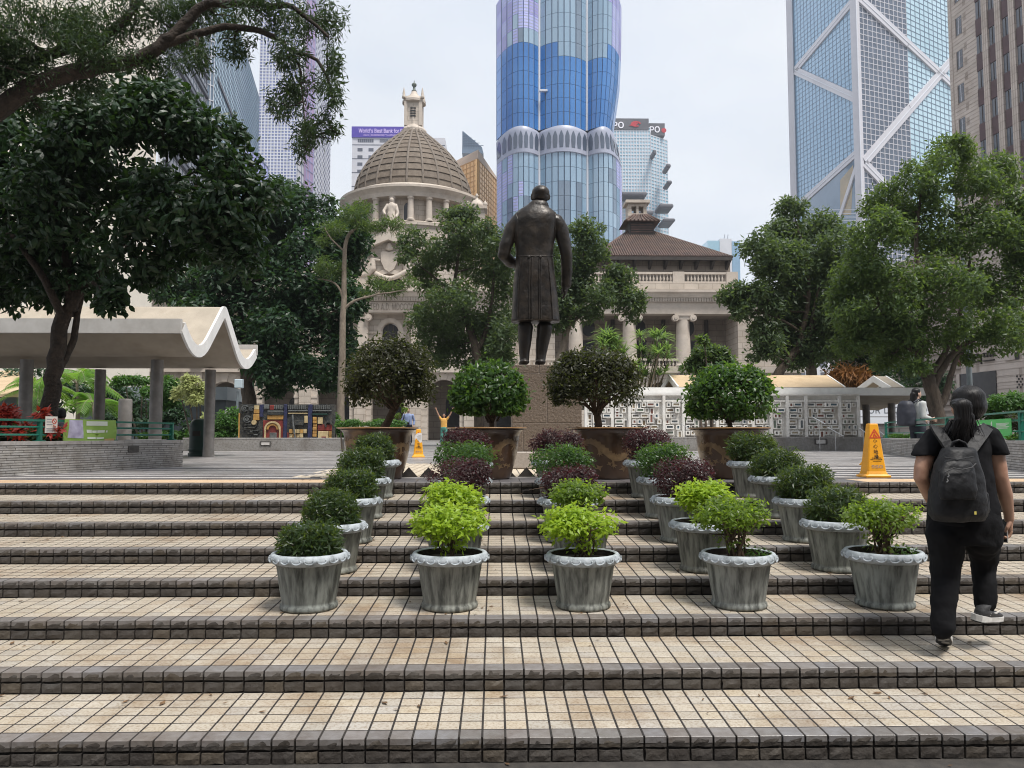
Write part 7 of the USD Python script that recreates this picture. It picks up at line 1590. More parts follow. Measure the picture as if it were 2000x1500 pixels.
m = MB(); m.span(-.75, .75, -.6, .6, -.35, .02); m.build('base', MATS['court_trim_look'], js)
# ------------------------------------------------------------------ towers
glass_mat('blue_film_look', (.030, .135, .37), rough=.12, spec=.55, c2=(.05, .18, .44), scale=.06)
glass_mat('clear_pane_look', (.20, .30, .40), rough=.06, spec=.9, c2=(.27, .37, .46), scale=.05, wob=.02)
glass_mat('shade_pane_look', (.09, .135, .19), rough=.06, spec=.9, c2=(.14, .19, .25), scale=.08)  # dark glass; on the curved tower it paints in mirrored streaks
mat('lavender_film_look', (.36, .38, .66), (.42, .44, .72), scale=.5, rough=.5)
mat('violet_film_look', (.28, .27, .55), (.34, .33, .62), scale=.5, rough=.5)
mat('tower_band_look', (.28, .30, .38), (.33, .345, .42), scale=.2, rough=.45)
mat('mullion_look', (.10, .14, .20), rough=.4); mat('pale_mullion_look', (.55, .56, .60), rough=.4)
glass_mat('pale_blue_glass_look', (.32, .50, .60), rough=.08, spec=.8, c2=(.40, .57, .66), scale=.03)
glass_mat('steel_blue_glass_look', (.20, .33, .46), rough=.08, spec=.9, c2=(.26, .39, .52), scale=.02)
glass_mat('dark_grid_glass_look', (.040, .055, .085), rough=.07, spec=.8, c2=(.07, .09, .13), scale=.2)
glass_mat('aqua_glass_look', (.33, .48, .55), rough=.08, spec=.8, c2=(.40, .55, .62), scale=.04)
mat('aluminium_look', (.50, .49, .52), (.45, .44, .47), scale=.1, rough=.45)

# --- curved blue tower
YH_ = 190.0; ht = thing('curved_tower', 'tall bulging glass tower with deep blue film and dark pointed openings', 'building')
HX = lambda px: X(px, YH_, 250); HZ = lambda py: Z(py, YH_, 1097)
rows = [-19, 9, 37, 65, 93, 121, 148, 174, 201, 228, 256]
rows2 = [256, 262, 305, 333, 361, 389, 417, 445, 473, 501, 540, 600, 660, 730, 860]
# lobes: left and right crease in pixels at each height (above and below the waist)
def lobes(py, low):
    if not low: R_ = float(np.interp(py, [0, 90, 150, 200, 256], [1224, 1223, 1220, 1213, 1205])); return [(969, 1053), (1053, 1146 - (0 if py < 150 else 1)), (1146, R_)]
    R_ = float(np.interp(py, [256, 264, 280, 320, 500], [1208, 1215, 1221, 1225, 1226])); return [(969 + (1 if py > 300 else 0), 1053), (1053, 1147), (1147, R_)]
def lobe_pt(py, low, k, u):
    """point on the face of lobe k at 0..1 across"""
    a, b = lobes(py, low)[k]; px = a + (b - a) * u; bul = 3.2 * math.sin(math.pi * min(max(u, 0.0), 1.0)) ** .8
    side = {0: (1 - u) ** 3 * 7, 1: 0, 2: u ** 3 * 8}[k]
    lift = 0.0
    if low and py <= 264: lift = 1.5 * (264 - py) / 8
    y = YH_ - bul + side + lift
    d = ray(px, py); p0 = CAM + d * (YH_ / d[1]); return np.array([p0[0], y, HZ(py)])
rg = np.random.default_rng(77); mull = MB(); vm = MB()
NC = 8
def pane(q, th, look, nm, par=ht):
    n_ = np.cross(q[1] - q[0], q[3] - q[0]); n_ /= np.linalg.norm(n_); b = [p - n_ * th for p in q]
    m = MB(); v = np.vstack([q, b]); m.add(v, [[0, 1, 2], [0, 2, 3], [0, 4, 5], [0, 5, 1], [1, 5, 6], [1, 6, 2], [2, 6, 7], [2, 7, 3], [3, 7, 4], [3, 4, 0]]); return m.build(nm, MATS[look], par)
lav = {(0, 0): [0, 1, 2, 3, 4, 5, 6], (1, 0): [0, 1, 2, 3, 4, 5, 6, 7], (2, 0): [0, 1, 2, 4, 5, 6, 7], (3, 0): [0, 1, 3], (0, 2): [4, 5, 6, 7], (1, 2): [5, 6, 7], (2, 2): [5, 6, 7], (3, 2): [5, 6, 7]}
low_lav = {2: [0, 2], 3: [0, 1, 2], 4: [0, 1, 4], 5: [0, 3], 6: [0], 7: [0]}; low_lav2 = {2: [6, 7], 3: [6, 7], 4: [7], 5: [7], 6: [7]}
def build_lobe(rws, low):
    for k in range(3):
        for r in range(len(rws) - 1):
            if low and r == 0: continue
            if low and r == 1: continue
            for c in range(NC):
                u0, u1 = c / NC + .012, (c + 1) / NC - .012; a, b = rws[r + 1] - .35, rws[r] + .35
                q = [lobe_pt(a, low, k, u0), lobe_pt(a, low, k, u1), lobe_pt(b, low, k, u1), lobe_pt(b, low, k, u0)]
                if not low:
                    bl = rws[r] >= 93 - 1 and not (93 <= rws[r] < 120 and ((k == 1 and c >= 3) or (k == 2 and c <= 3)))
                    if bl: look, nm = 'blue_film_look', 'blue_pane'
                    elif c in lav.get((r, k), []): look, nm = ('lavender_film_look' if rg.random() < .7 else 'violet_film_look'), 'covered_pane'
                    else: look, nm = ('shade_pane_look' if k == 1 and c in (6,) or rg.random() < .02 else 'clear_pane_look'), 'clear_pane'
                else:
                    d = low_lav if k == 0 else low_lav2 if k == 2 else {}
                    if c in d.get(r, []): look, nm = 'lavender_film_look', 'covered_pane'
                    else: look, nm = ('shade_pane_look' if rg.random() < (.85 if (k == 1 and 2 < c < 7 and r > 3) or (k == 0 and c in (3, 5, 6) and r > 4) else .5 if (k == 2 and c == 5) else .04) else 'clear_pane_look'), 'lower_pane'  # darker pane columns paint streaked reflections into the glass colour
                if rws[r] > 540: continue
                p_ = pane(q, .3, look, nm)
                if nm == 'covered_pane':
                    m = MB()
                    for j in range(4):
                        t0, t1 = .12 + j * .23, .18 + j * .23; A0, A1 = q[0] + (q[3] - q[0]) * t0, q[1] + (q[2] - q[1]) * t0; B1, B0 = q[1] + (q[2] - q[1]) * t1, q[0] + (q[3] - q[0]) * t1
                        n_ = np.cross(q[1] - q[0], q[3] - q[0]); n_ /= np.linalg.norm(n_); m.add([x + n_ * .02 for x in (A0, A1, B1, B0)], [[0, 1, 2], [0, 2, 3]])
                    m.build('film_seam', MATS['tower_band_look'], p_, kind='stuff')
            # core behind the panes
        pts = []
        for r in (rws[2:] if low else rws):
            pts.append([lobe_pt(r, low, k, u) + [0, .22, 0] for u in np.linspace(0, 1, 9)])
        m = MB(); v = np.vstack(pts); f = []
        for i in range(len(pts) - 1):
            for j in range(8): q = i * 9 + j; f += [[q, q + 9, q + 10], [q, q + 10, q + 1]]
        m.add(v, f); m.build('lower_frame' if low else 'upper_frame', MATS['mullion_look'], ht)
build_lobe(rows, False); build_lobe(rows2, True)
# band of dark pointed openings, rolled top
for k in range(3):
    pts = []
    for py, off in ((256, 1.6), (257.5, .5), (260, -.1), (264, -.35), (305, -.35), (306, 0)):
        pts.append([lobe_pt(max(py, 264.5), True, k, u) * [1, 1, 0] + [0, off, HZ(py - 5.5 * math.sin(math.pi * u) * (py < 262))] for u in np.linspace(0, 1, 17)])
    v = np.vstack(pts); f = []
    for i in range(len(pts) - 1):
        for j in range(16): q = i * 17 + j; f += [[q, q + 17, q + 18], [q, q + 18, q + 1]]
    m = MB(); m.add(v, f); b = m.build('arch_band', MATS['tower_band_look' if True else ''], ht, smooth=40)
    n = 8 if k != 2 else 7
    for c in range(n):
        u = (c + .5) / n; w = .28 / n * 1.3
        P2 = [(-w * .75, 297), (w * .75, 297), (w, 286), (w, 275), (w * .45, 268), (0, 264.5), (-w * .45, 268), (-w, 275), (-w, 286)]
        o = [lobe_pt(max(py, 265), True, k, u + du) * [1, 1, 0] + [0, -.42, HZ(py)] for du, py in P2]; ce = np.mean(o, 0); vv = np.vstack([o, [ce], [p + [0, .3, 0] for p in o]])
        ff = [[i, (i + 1) % 9, 9] for i in range(9)] + [[i, 10 + i, 10 + (i + 1) % 9] for i in range(9)] + [[i, 10 + (i + 1) % 9, (i + 1) % 9] for i in range(9)]
        obj('pointed_opening', (vv, np.array(ff)), MATS['dark_grid_glass_look'], ht)
for k, low, rr0 in ((1, False, (0, 256)), (2, False, (0, 256)), (1, True, (262, 540)), (2, True, (262, 540))):
    m = MB(); m.tube([lobe_pt(q, low, k, 0) + [0, -.2, 0] for q in np.linspace(*rr0, 12)], .32, 6); m.build('crease_strip', MATS['pale_mullion_look'], ht, smooth=True)
m = MB(); x0, x1 = HX(969), HX(1226); m.span(x0 + 2, x1 - 3, YH_ + 3, YH_ + 26, PZ, HZ(260)); m.span(x0 + 2, HX(1200) , YH_ + 3, YH_ + 26, HZ(259), HZ(-60)); m.build('core', MATS['mullion_look'], ht)
m = MB(); p = lobe_pt(184, False, 1, .08); m.cbox(p + [0, -.8, 0], (2.0, .9, .45), .05); m.build('cleaning_cradle', MATS['pale_mullion_look'], ht)

# --- flat-faced towers: a face is a quad in plan given by two pixel columns and depths
def face(t, pa, Ya, pb, Yb, py_top, py_bot, look, nm, ncol, nrow, mlook='mullion_look', mw=.15, md=.12, pix=None, hm=None, colpick=None, panes=False, pane_nm='pane'):
    a = np.array([X(pa, Ya, (py_top + 700) / 2), Ya]); b = np.array([X(pb, Yb, (py_top + 700) / 2), Yb]); zt, zb = Z(py_top, min(Ya, Yb), 1000), Z(py_bot, min(Ya, Yb), 1000)
    u = (b - a); L = np.linalg.norm(u); u /= L; n_ = np.array([u[1], -u[0]]); 
    if n_ @ (CAM[:2] - a) < 0: n_ = -n_
    P = lambda s, z, o=0.0: (a[0] + u[0] * s + n_[0] * o, a[1] + u[1] * s + n_[1] * o, z)
    m = MB(); q = [P(0, zb), P(L, zb), P(L, zt), P(0, zt)]; q2 = [P(0, zb, -.6), P(L, zb, -.6), P(L, zt, -.6), P(0, zt, -.6)]; m.hexa(q, q2); m.build(nm, MATS[look], t)
    m = MB()
    for i in range(ncol + 1):
        s = L * i / ncol; m.hexa([P(max(0, s - mw / 2), zb, .003), P(min(L, s + mw / 2), zb, .003), P(min(L, s + mw / 2), zb, md), P(max(0, s - mw / 2), zb, md)], [P(max(0, s - mw / 2), zt, .003), P(min(L, s + mw / 2), zt, .003), P(min(L, s + mw / 2), zt, md), P(max(0, s - mw / 2), zt, md)])
    for j in range(nrow + 1):
        z = zb + (zt - zb) * j / nrow; w = (hm or mw) / 2; m.hexa([P(0, z - w, .004), P(L, z - w, .004), P(L, z - w, md * .9), P(0, z - w, md * .9)], [P(0, z + w, .004), P(L, z + w, .004), P(L, z + w, md * .9), P(0, z + w, md * .9)])
    m.build('mullions', MATS[mlook], t, kind='stuff')
    return P, L, zt, zb
def slab(t, P, L, s0, z0, s1, z1, w, d, look, nm):
    """straight member on a face from (s0, z0) to (s1, z1)"""
    a, b = np.array([s0, z0]), np.array([s1, z1]); v = b - a; v /= np.linalg.norm(v); k = np.array([-v[1], v[0]]) * w / 2
    c = [a - k, b - k, b + k, a + k]; m = MB(); m.hexa([P(*q, .01) for q in c], [P(*q, d) for q in c]); return m.build(nm, MATS[look], t)

bt = thing('braced_tower', 'tall faceted glass tower with broad pale diagonal braces', 'building')
YBc, YBl, YBr = 290.0, 330.0, 320.0
zz_ = lambda py: Z(py, YBc, 1679)
P, L, zt, zb = face(bt, 1549, YBl, 1676, YBc, -260, 700, 'steel_blue_glass_look', 'left_face', 18, 96, mw=.16, md=.1)
ZL = lambda px, py: Z(py, YBl + (YBc - YBl) * (px - 1549) / 127, px)
sl = lambda px: L * (px - 1549) / 127
for (ax, ay, bx, by, w) in ((1558, 137, 1673, 4, 3.2), (1558, 138, 1674, 192, 3.2), (1564, 396, 1676, 296, 3.0)):
    slab(bt, P, L, sl(ax), ZL(ax, ay), sl(bx), ZL(bx, by), w, .7, 'aluminium_look', 'brace')
    slab(bt, P, L, sl(ax), ZL(ax, ay) + .05, sl(bx), ZL(bx, by) + .05, .35, .85, 'pale_mullion_look', 'brace_rib')
P2, L2, zt2, zb2 = face(bt, 1682, YBc, 1776, YBc + 9, -260, 700, 'dark_grid_glass_look', 'shaded_face', 11, 88, mlook='aluminium_look', mw=.26, md=.12)  # darker glass here paints in the reflection of a neighbouring facade
P3, L3, zt3, zb3 = face(bt, 1776, YBc + 9.01, 1885, YBr, -260, 700, 'aqua_glass_look', 'right_face', 13, 88, mw=.26, md=.12)
def onr(px, py):
    if px < 1776: k = (px - 1682) / 94; return P2, L2, L2 * k, Z(py, YBc + 9 * k, px)
    k = (px - 1776) / 109; return P3, L3, L3 * k, Z(py, YBc + 9 + (YBr - YBc - 9) * k, px)
for pts in (((1684, -2), (1776, 86), (1885, 190)), ((1684, 316), (1776, 213), (1885, 92)), ((1684, 320), (1722, 362))):
    for (a, b) in zip(pts[:-1], pts[1:]):
        A0, A1 = onr(min(a[0] + .0, a[0]), a[1]), onr(b[0] - .01, b[1])
        if a[0] == 1776: A0 = onr(1776.01, a[1])
        slab(bt, A0[0], A0[1], A0[2], A0[3], A1[2], A1[3], 3.4, .8, 'aluminium_look', 'brace'); slab(bt, A0[0], A0[1], A0[2], A0[3], A1[2], A1[3], .35, .95, 'pale_mullion_look', 'brace_rib')
def corner(px, Y, w, top, bot, look='aluminium_look'):
    m = MB(); x = X(px, Y, 350); m.cbox((x, Y, (Z(top, Y, px) + Z(bot, Y, px)) / 2), (w, w, Z(top, Y, px) - Z(bot, Y, px)), .15, rotz(.6)); m.build('corner_column', MATS[look], bt)
    m = MB(); m.box((x - .25, Y - w * .72, (Z(top, Y, px) + Z(bot, Y, px)) / 2), (.3, .3, Z(top, Y, px) - Z(bot, Y, px))); m.build('column_rib', MATS['pale_mullion_look'], bt)
corner(1679, YBc, 2.6, -40, 700); corner(1552, YBl, 2.8, -40, 700)
# lower left: recessed glazing under the bottom brace
slab(bt, P, L, sl(1640), ZL(1640, 425), sl(1674), ZL(1674, 320), 1.6, .9, 'aluminium_look', 'brace')
m = MB(); q = [P(sl(1566), ZL(1566, 402), .3), P(sl(1674), ZL(1674, 306), .3), P(sl(1674), ZL(1674, 700), .3), P(sl(1566), ZL(1566, 700), .3)]; q2 = [P(sl(1566), ZL(1566, 402), .02), P(sl(1674), ZL(1674, 306), .02), P(sl(1674), ZL(1674, 700), .02), P(sl(1566), ZL(1566, 700), .02)]; m.hexa(q, q2); m.build('lobby_glazing', MATS['shade_pane_look'], bt)
glass_mat('amber_glass_look', (.33, .25, .15), rough=.2, spec=.6, c2=(.24, .20, .14), scale=.3)
m = MB(); q = [P(sl(1642), ZL(1642, 352), .34), P(sl(1666), ZL(1666, 322), .34), P(sl(1660), ZL(1660, 420), .34), P(sl(1640), ZL(1640, 420), .34)]; q2 = [P(sl(1642), ZL(1642, 352), .31), P(sl(1666), ZL(1666, 322), .31), P(sl(1660), ZL(1660, 420), .31), P(sl(1640), ZL(1640, 420), .31)]; m.hexa(q, q2); m.build('amber_pane', MATS['amber_glass_look'], bt)  # amber patch painted on as a gold reflection in the glass
for j in range(14):
    slab(bt, lambda s, z, o: P(s, z, o + .33), L, sl(1572 + j * 0), ZL(1572, 410 + j * 7), sl(1674), ZL(1674, 410 + j * 7), .2, .12, 'pale_mullion_look', 'glazing_bar')

# --- old stone bank tower at the right
mat('bank_stone_look', (.50, .435, .385), (.43, .37, .33), scale=.9, rough=.8, brick=(1.3, .8, .03), c3=(.82, .78, .75), s3=.3)
mat('bank_course_look', (.43, .37, .325), (.37, .32, .28), scale=.9, rough=.8)
mat('spandrel_look', (.085, .048, .050), (.065, .038, .040), scale=1.5, rough=.6)
glass_mat('bank_window_look', (.045, .050, .062), rough=.15, spec=.6, c2=(.08, .085, .10), scale=.5)
bk = thing('stone_tower', 'tall pale stone office tower with dark red spandrels between slim piers', 'building')
phi = math.radians(-8.0 + 1.17); fd = np.array([math.sin(phi), math.cos(phi)]); F0 = np.array([X(1863, 80.0, 350), 80.0]); nb = np.array([-fd[1], fd[0]])
BP_ = lambda s, z, o=0.0: (F0[0] - fd[0] * s + nb[0] * o, F0[1] - fd[1] * s + nb[1] * o, z)      # s runs towards the camera
def bbox(s0, s1, z0, z1, o0, o1, look, nm, par=bk): m = MB(); m.hexa([BP_(s0, z0, o0), BP_(s1, z0, o0), BP_(s1, z0, o1), BP_(s0, z0, o1)], [BP_(s0, z1, o0), BP_(s1, z1, o0), BP_(s1, z1, o1), BP_(s0, z1, o1)]); return m.build(nm, MATS[look], par)
def s_of(px, py=350):
    d = ray(px, py)[:2]; M_ = np.array([d, fd]).T; s = np.linalg.solve(M_, F0 - CAM[:2]); return s[1], s[0] * np.linalg.norm(d)
zB = lambda py, px: EYE + (850 - py) / FPX * (s_of(px)[1])
ztop_ = 75.0; z_pod = 22.0
bbox(0, 30, PZ - .2, ztop_, -12, 0, 'bank_stone_look', 'wall')
bbox(-22, 0, PZ - .2, z_pod, -12, -.3, 'bank_stone_look', 'podium_wall')
for z in np.arange(3.0, z_pod, .62): bbox(-22, 20, z, z + .05, 0.003 if False else -.298, .035, 'bank_course_look', 'stone_course')
for z in np.arange(z_pod, 60, .8): bbox(0, 3.9, z, z + .04, .002, .03, 'bank_course_look', 'stone_course')
sw_, _ = s_of(1886); st0 = s_of(1918)[0]
bbox(sw_ - .5 - .75, sw_ - .5 - .69, z_pod, 62, .002, .06, 'bank_course_look', 'joint_line')
fl = (zB(60, 1886) - zB(120, 1886)); zr0 = zB(36, 1886)
for k in range(-8, 7):
    z = zr0 + k * fl
    if z < 24: continue
    w = bbox(sw_ - .5, sw_ + .28, z, z + fl * .53, .002, .03, 'bank_window_look', 'small_window'); bbox(sw_ - .14, sw_ - .08, z + .05, z + fl * .5, .031, .06, 'pale_mullion_look', 'frame', w)
    bbox(sw_ - .6, sw_ - .52, z - .1, z + fl * .53, .002, .12, 'bank_course_look', 'jamb')
bay = 1.72
for j in range(12):
    s0 = st0 + j * bay
    for k in range(-9, 8):
        z = zr0 + .25 + k * fl
        if z < 20: continue
        w = bbox(s0 + .06, s0 + .92, z, z + fl * .5, .002, .04, 'bank_window_look', 'window'); bbox(s0 + .46, s0 + .52, z + .05, z + fl * .48, .041, .08, 'window_frame_look', 'frame', w)
        bbox(s0 + .04, s0 + .94, z + fl * .5 + .02, z + fl - .02, .002, .10, 'spandrel_look', 'spandrel')
    bbox(s0 + .98, s0 + 1.70, 19, ztop_, .002, .20, 'bank_stone_look', 'pier'); bbox(s0 + 1.16, s0 + 1.20, 19.5, ztop_, .201, .23, 'bank_course_look', 'flute'); bbox(s0 + 1.44, s0 + 1.48, 19.5, ztop_, .201, .23, 'bank_course_look', 'flute')
# street level: dark doorway, pierced vent, name letters, relief
def pod(px0, px1, py0, py1, look, nm, o0=-.296, o1=-.2, par=bk):
    a, da = s_of(px0, 720); b, _ = s_of(px1, 720); return bbox(a, b, EYE + (850 - py1) / FPX * da, EYE + (850 - py0) / FPX * da, o0 + .3, o1 + .3, look, nm, par)
pod(1876, 1946, 747, 800, 'dark_window_look', 'doorway'); pod(1870, 1876, 747, 800, 'bank_course_look', 'jamb', -.29, -.1)
for k in range(5):
    for j in range(4):
        if (k + j) % 2 == 0: pod(1985 + j * 3.4, 1987.4 + j * 3.4, 752 + k * 4.5, 755 + k * 4.5, 'dark_window_look', 'vent_hole', -.29, -.24)
pod(1965, 1985, 715, 727, 'bank_course_look', 'relief_panel', -.29, -.15); pod(1985, 1992, 714, 726, 'dark_window_look', 'vent_hole', -.29, -.24)
for (a, b) in ((1888, 1893), (1895, 1900), (1902, 1907), (1909, 1914), (1923, 1927), (1929, 1933), (1935, 1939), (1941, 1944)):
    for q in ((a, b, 714.5, 716), (a + (b - a) * .4, a + (b - a) * .65, 714, 722), (a, b, 719.5, 721)): pod(*q[:2], *[v - (q[0] - 1888) * .05 for v in q[2:]], 'sign_black_look', 'letter_stroke', -.29, -.12)
pod(1900, 1916, 726, 728.5, 'sign_black_look', 'letter_stroke', -.29, -.12); pod(1923, 1944, 725, 727, 'sign_black_look', 'letter_stroke', -.29, -.12); pod(1918.5, 1919.3, 716, 731, 'sign_black_look', 'letter_stroke', -.29, -.12)
s_, d_ = s_of(1874, 720); c = np.array(BP_(s_, EYE + (850 - 727) / FPX * d_, .05)); m = MB(); v = MB(); v.lathe([(.28, 0), (.34, .02), (.34, .08), (.28, .1)], n=16); vv, ff = v.mesh(); m.add(vv @ roty(math.pi / 2).T + c, ff); m.build('emblem', MATS['mural_red_look'], bk)

# --- left side: stone block with deep slanting floors, white slab, pale glass, violet glass tower
mat('cream_block_look', (.78, .73, .64), (.70, .655, .575), scale=.6, rough=.75, c3=(.85, .82, .8), s3=.2)
mat('recess_look', (.10, .11, .14), (.075, .08, .10), scale=.5, rough=.5)
lb_ = thing('balcony_block', 'cream stone block with deep shaded floors behind the left trees', 'building')
ph = math.radians(-6.5); ld = np.array([math.sin(-ph) * .12, 1.0]); ld = np.array([-.115, .993]); C0 = np.array([X(120, 50.0, 220), 50.0]); ln_ = np.array([ld[1], -ld[0]])
LP = lambda s, z, o=0.0: (C0[0] + ld[0] * s + ln_[0] * o, C0[1] + ld[1] * s + ln_[1] * o, z)
def lbox(s0, s1, z0, z1, o0, o1, look, nm, par=lb_): m = MB(); m.hexa([LP(s0, z0, o0), LP(s0, z0, o1), LP(s1, z0, o1), LP(s1, z0, o0)], [LP(s0, z1, o0), LP(s0, z1, o1), LP(s1, z1, o1), LP(s1, z1, o0)]); return m.build(nm, MATS[look], par)
lbox(0, 19, PZ, 52, -14, -1.6, 'cream_block_look', 'wall')
for k in range(11):
    z = 6 + k * 4.0
    lbox(.4, 19, z, z + 1.9, -1.59, -1.5, 'recess_look', 'window_band'); lbox(.0, 19, z + 2.0, z + 3.3, -1.59, 0, 'cream_block_look', 'floor_slab'); lbox(.4, 19, z + 3.31, z + 3.45, -.5, .1, 'cream_block_look', 'sill')
    for q in range(1, 6): lbox(q * 3.2, q * 3.2 + .25, z, z + 1.99, -1.49, -.9, 'cream_block_look', 'fin')
m = MB(); m.hexa([(C0[0] - 40, 50.3, PZ), (C0[0] + .0, 50.0, PZ), (C0[0], 64, PZ), (C0[0] - 40, 64, PZ)], [(C0[0] - 40, 50.3, 52), (C0[0], 50.0, 52), (C0[0], 64, 52), (C0[0] - 40, 64, 52)]); m.build('end_wall', MATS['cream_block_look'], lb_)
ws = thing('white_slab', 'white slab tower with dark slanting lines behind the left trees', 'building')
mat('white_panel_look', (.55, .56, .60), (.49, .50, .54), scale=.3, rough=.5)
P, L, zt, zb = face(ws, 318, 92, 399, 112, -60, 700, 'white_panel_look', 'facade', 14, 34, mw=.06, md=.05, hm=.06)
for k in range(16):
    z = zb + (zt - zb) * (k * .06 + .3); slab(ws, P, L, 0, z, L, z, .5, .4, 'recess_look', 'dark_band')
    slab(ws, P, L, 0, z + .8, L, z + .8, .18, .3, 'recess_look', 'dark_band')
face(ws, 399, 112, 413, 113, -60, 700, 'shade_pane_look', 'end_glazing', 2, 26, mlook='pale_mullion_look', mw=.12)
pg = thing('pale_glass_block', 'pale blue glass office block with slanting lines behind the left trees', 'building')
P, L, zt, zb = face(pg, 413, 118, 504, 170, -80, 700, 'pale_blue_glass_look', 'facade', 40, 60, mw=.10, md=.06, hm=.14)
zq_ = zt * .72; slab(pg, P, L, L * .06, zq_ + 3, L * .6, zq_ + 3, .7, .2, 'recess_look', 'dark_slot')
P, L, zt, zb = face(pg, 470, 150, 520, 165, 280, 700, 'lavender_film_look', 'low_wing', 6, 12)
vt = thing('violet_glass_tower', 'violet-tinted glass tower with white grid between the left trees and dome', 'building')
glass_mat('violet_pane_look', (.27, .30, .50), rough=.1, spec=.7, c2=(.36, .40, .62), scale=.12)
glass_mat('dark_blue_pane_look', (.06, .12, .20), rough=.1, spec=.7)
mat('mauve_fin_look', (.36, .27, .42), (.32, .24, .38), scale=.2, rough=.5)
YV = 200.0
P, L, zt, zb = face(vt, 503, YV, 580, YV, -60, 700, 'violet_pane_look', 'front_face', 12, 124, mlook='pale_mullion_look', mw=.26, md=.2, hm=.22)
rg = np.random.default_rng(9)
for r in range(2, 44):
    for c in range(6):
        z1 = zt - (zt - zb) * r / 62 * 1.0; z0 = z1 - (zt - zb) / 62
        if rg.random() < .32 or r in (24, 25):
            m = MB(); m.hexa([P(L * c / 6 + .6, z0 + .3, .01), P(L * (c + 1) / 6 - .6, z0 + .3, .01), P(L * (c + 1) / 6 - .6, z0 + .3, .06), P(L * c / 6 + .6, z0 + .3, .06)], [P(L * c / 6 + .6, z1 - .3, .01), P(L * (c + 1) / 6 - .6, z1 - .3, .01), P(L * (c + 1) / 6 - .6, z1 - .3, .06), P(L * c / 6 + .6, z1 - .3, .06)]); m.build('window_pane', MATS['dark_blue_pane_look'], vt)
P, L, zt, zb = face(vt, 580, YV + .02, 598, YV + 7, -60, 700, 'pale_mullion_look', 'corner_fin', 2, 40)
P, L, zt, zb = face(vt, 598, YV + 5, 612, YV + 9, -60, 700, 'mauve_fin_look', 'mauve_side', 2, 40, mlook='violet_pane_look')
P, L, zt, zb = face(vt, 612, YV + 9.02, 644, YV + 45, -60, 700, 'violet_pane_look', 'side_face', 12, 60, mlook='pale_mullion_look', mw=.45, md=.2)

# --- white bank tower with purple banner, golden tower, lettered glass tower, far block
mat('white_tower_look', (.60, .60, .63), (.55, .55, .58), scale=.2, rough=.7); mat('purple_banner_look', (.085, .06, .36), rough=.5); mat('white_letter_look', (.78, .76, .82), rough=.5); mat('lilac_letter_look', (.62, .50, .80), rough=.5)
mat('grey_window_look', (.12, .13, .16), rough=.3)
wt = thing('white_tower', 'white office tower with a purple lettered banner behind the dome', 'building'); YW_ = 230.0
m = MB(); m.span(X(680, YW_), X(866, YW_), YW_, YW_ + 30, PZ, Z(270.5, YW_)); m.build('wall', MATS['white_tower_look'], wt)
m = MB(); m.span(X(679, YW_), X(800, YW_), YW_ - .3, YW_ + 25, Z(271, YW_), Z(250, YW_)); m.build('banner', MATS['purple_banner_look'], wt)
mb = MB(); put_text(mb, "World's Best Bank for Fin", 7.8 * YW_ / FPX, (X(740, YW_), YW_ - .305, Z(262, YW_)), (1, 0, 0), (0, 0, 1), .05, True, width=93 * YW_ / FPX); mb.build('lettering', MATS['lilac_letter_look'], wt)
mb = MB(); put_text(mb, "2021 | EUROMONEY'S AWARDS FO", 4.0 * YW_ / FPX, (X(741, YW_), YW_ - .305, Z(268.5, YW_)), (1, 0, 0), (0, 0, 1), .05, width=76 * YW_ / FPX); mb.build('small_lettering', MATS['lilac_letter_look'], wt)
for r in range(14):
    for (a, b) in ((691, 701), (713, 723), (735, 745), (757, 767)):
        y = 291.5 + r * 14; m = MB(); m.span(X(a, YW_), X(b, YW_), YW_ - .06, YW_ - .005, Z(y + 6, YW_), Z(y, YW_)); m.build('window', MATS['grey_window_look'], wt)
for (a, b) in ((691, 723), (735, 752)):
    for k in range(8): x = a + (b - a) * k / 8; m = MB(); m.span(X(x + .3, YW_), X(x + (b - a) / 8 - .3, YW_), YW_ - .06, YW_ - .005, Z(280, YW_), Z(274, YW_)); m.build('louvre', MATS['grey_window_look'], wt)
for r in range(7): m = MB(); m.span(X(680, YW_), X(866, YW_), YW_ - .05, YW_ - .004, Z(285 + r * 27, YW_) - .1, Z(285 + r * 27, YW_) + .1); m.build('joint_line', MATS['grey_window_look'], wt)
for px, h in ((698, 9), (728, 13), (785, 14)): m = MB(); m.tube([(X(px, YW_), YW_ + 5, Z(250, YW_)), (X(px - (3 if px == 698 else 0), YW_), YW_ + 5, Z(250 - h, YW_))], .12, 5); m.build('mast', MATS['grey_window_look'], wt)
gt = thing('golden_tower', 'golden glass tower with a sloping crown right of the dome', 'building'); YG = 215.0
glass_mat('gold_glass_look', (.86, .50, .21), rough=.28, spec=.5, c2=(.90, .56, .26), scale=.08, metal=.3); mat('gold_crown_look', (.42, .32, .24), (.37, .28, .21), scale=.1, rough=.6); mat('gold_mullion_look', (.50, .28, .11), rough=.5)
P, L, zt, zb = face(gt, 870, YG + 12, 932, YG, 311, 700, 'gold_glass_look', 'left_face', 9, 38, mlook='gold_mullion_look', mw=.25, md=.1)
P, L, zt, zb = face(gt, 932, YG + .02, 990, YG + 30, 311, 700, 'gold_glass_look', 'right_face', 14, 38, mlook='gold_mullion_look', mw=.25, md=.1)
a, b, c = (X(870, YG + 12), YG + 12), (X(932, YG), YG), (X(992, YG + 30), YG + 30); z0, z1 = Z(311, YG), Z(287, YG)
m = MB(); k = 2.2; m.hexa([(*a, z0 + .02), (*b, z0 + .02), (*c, z0 + .02), (a[0] + 30, a[1] + 40, z0)], [(a[0] + k * .3, a[1] + k, z1), (b[0], b[1] + k, z1), (c[0] - k, c[1] + k, z1), (a[0] + 30, a[1] + 40, z1)]); m.build('crown', MATS['gold_crown_look'], gt)
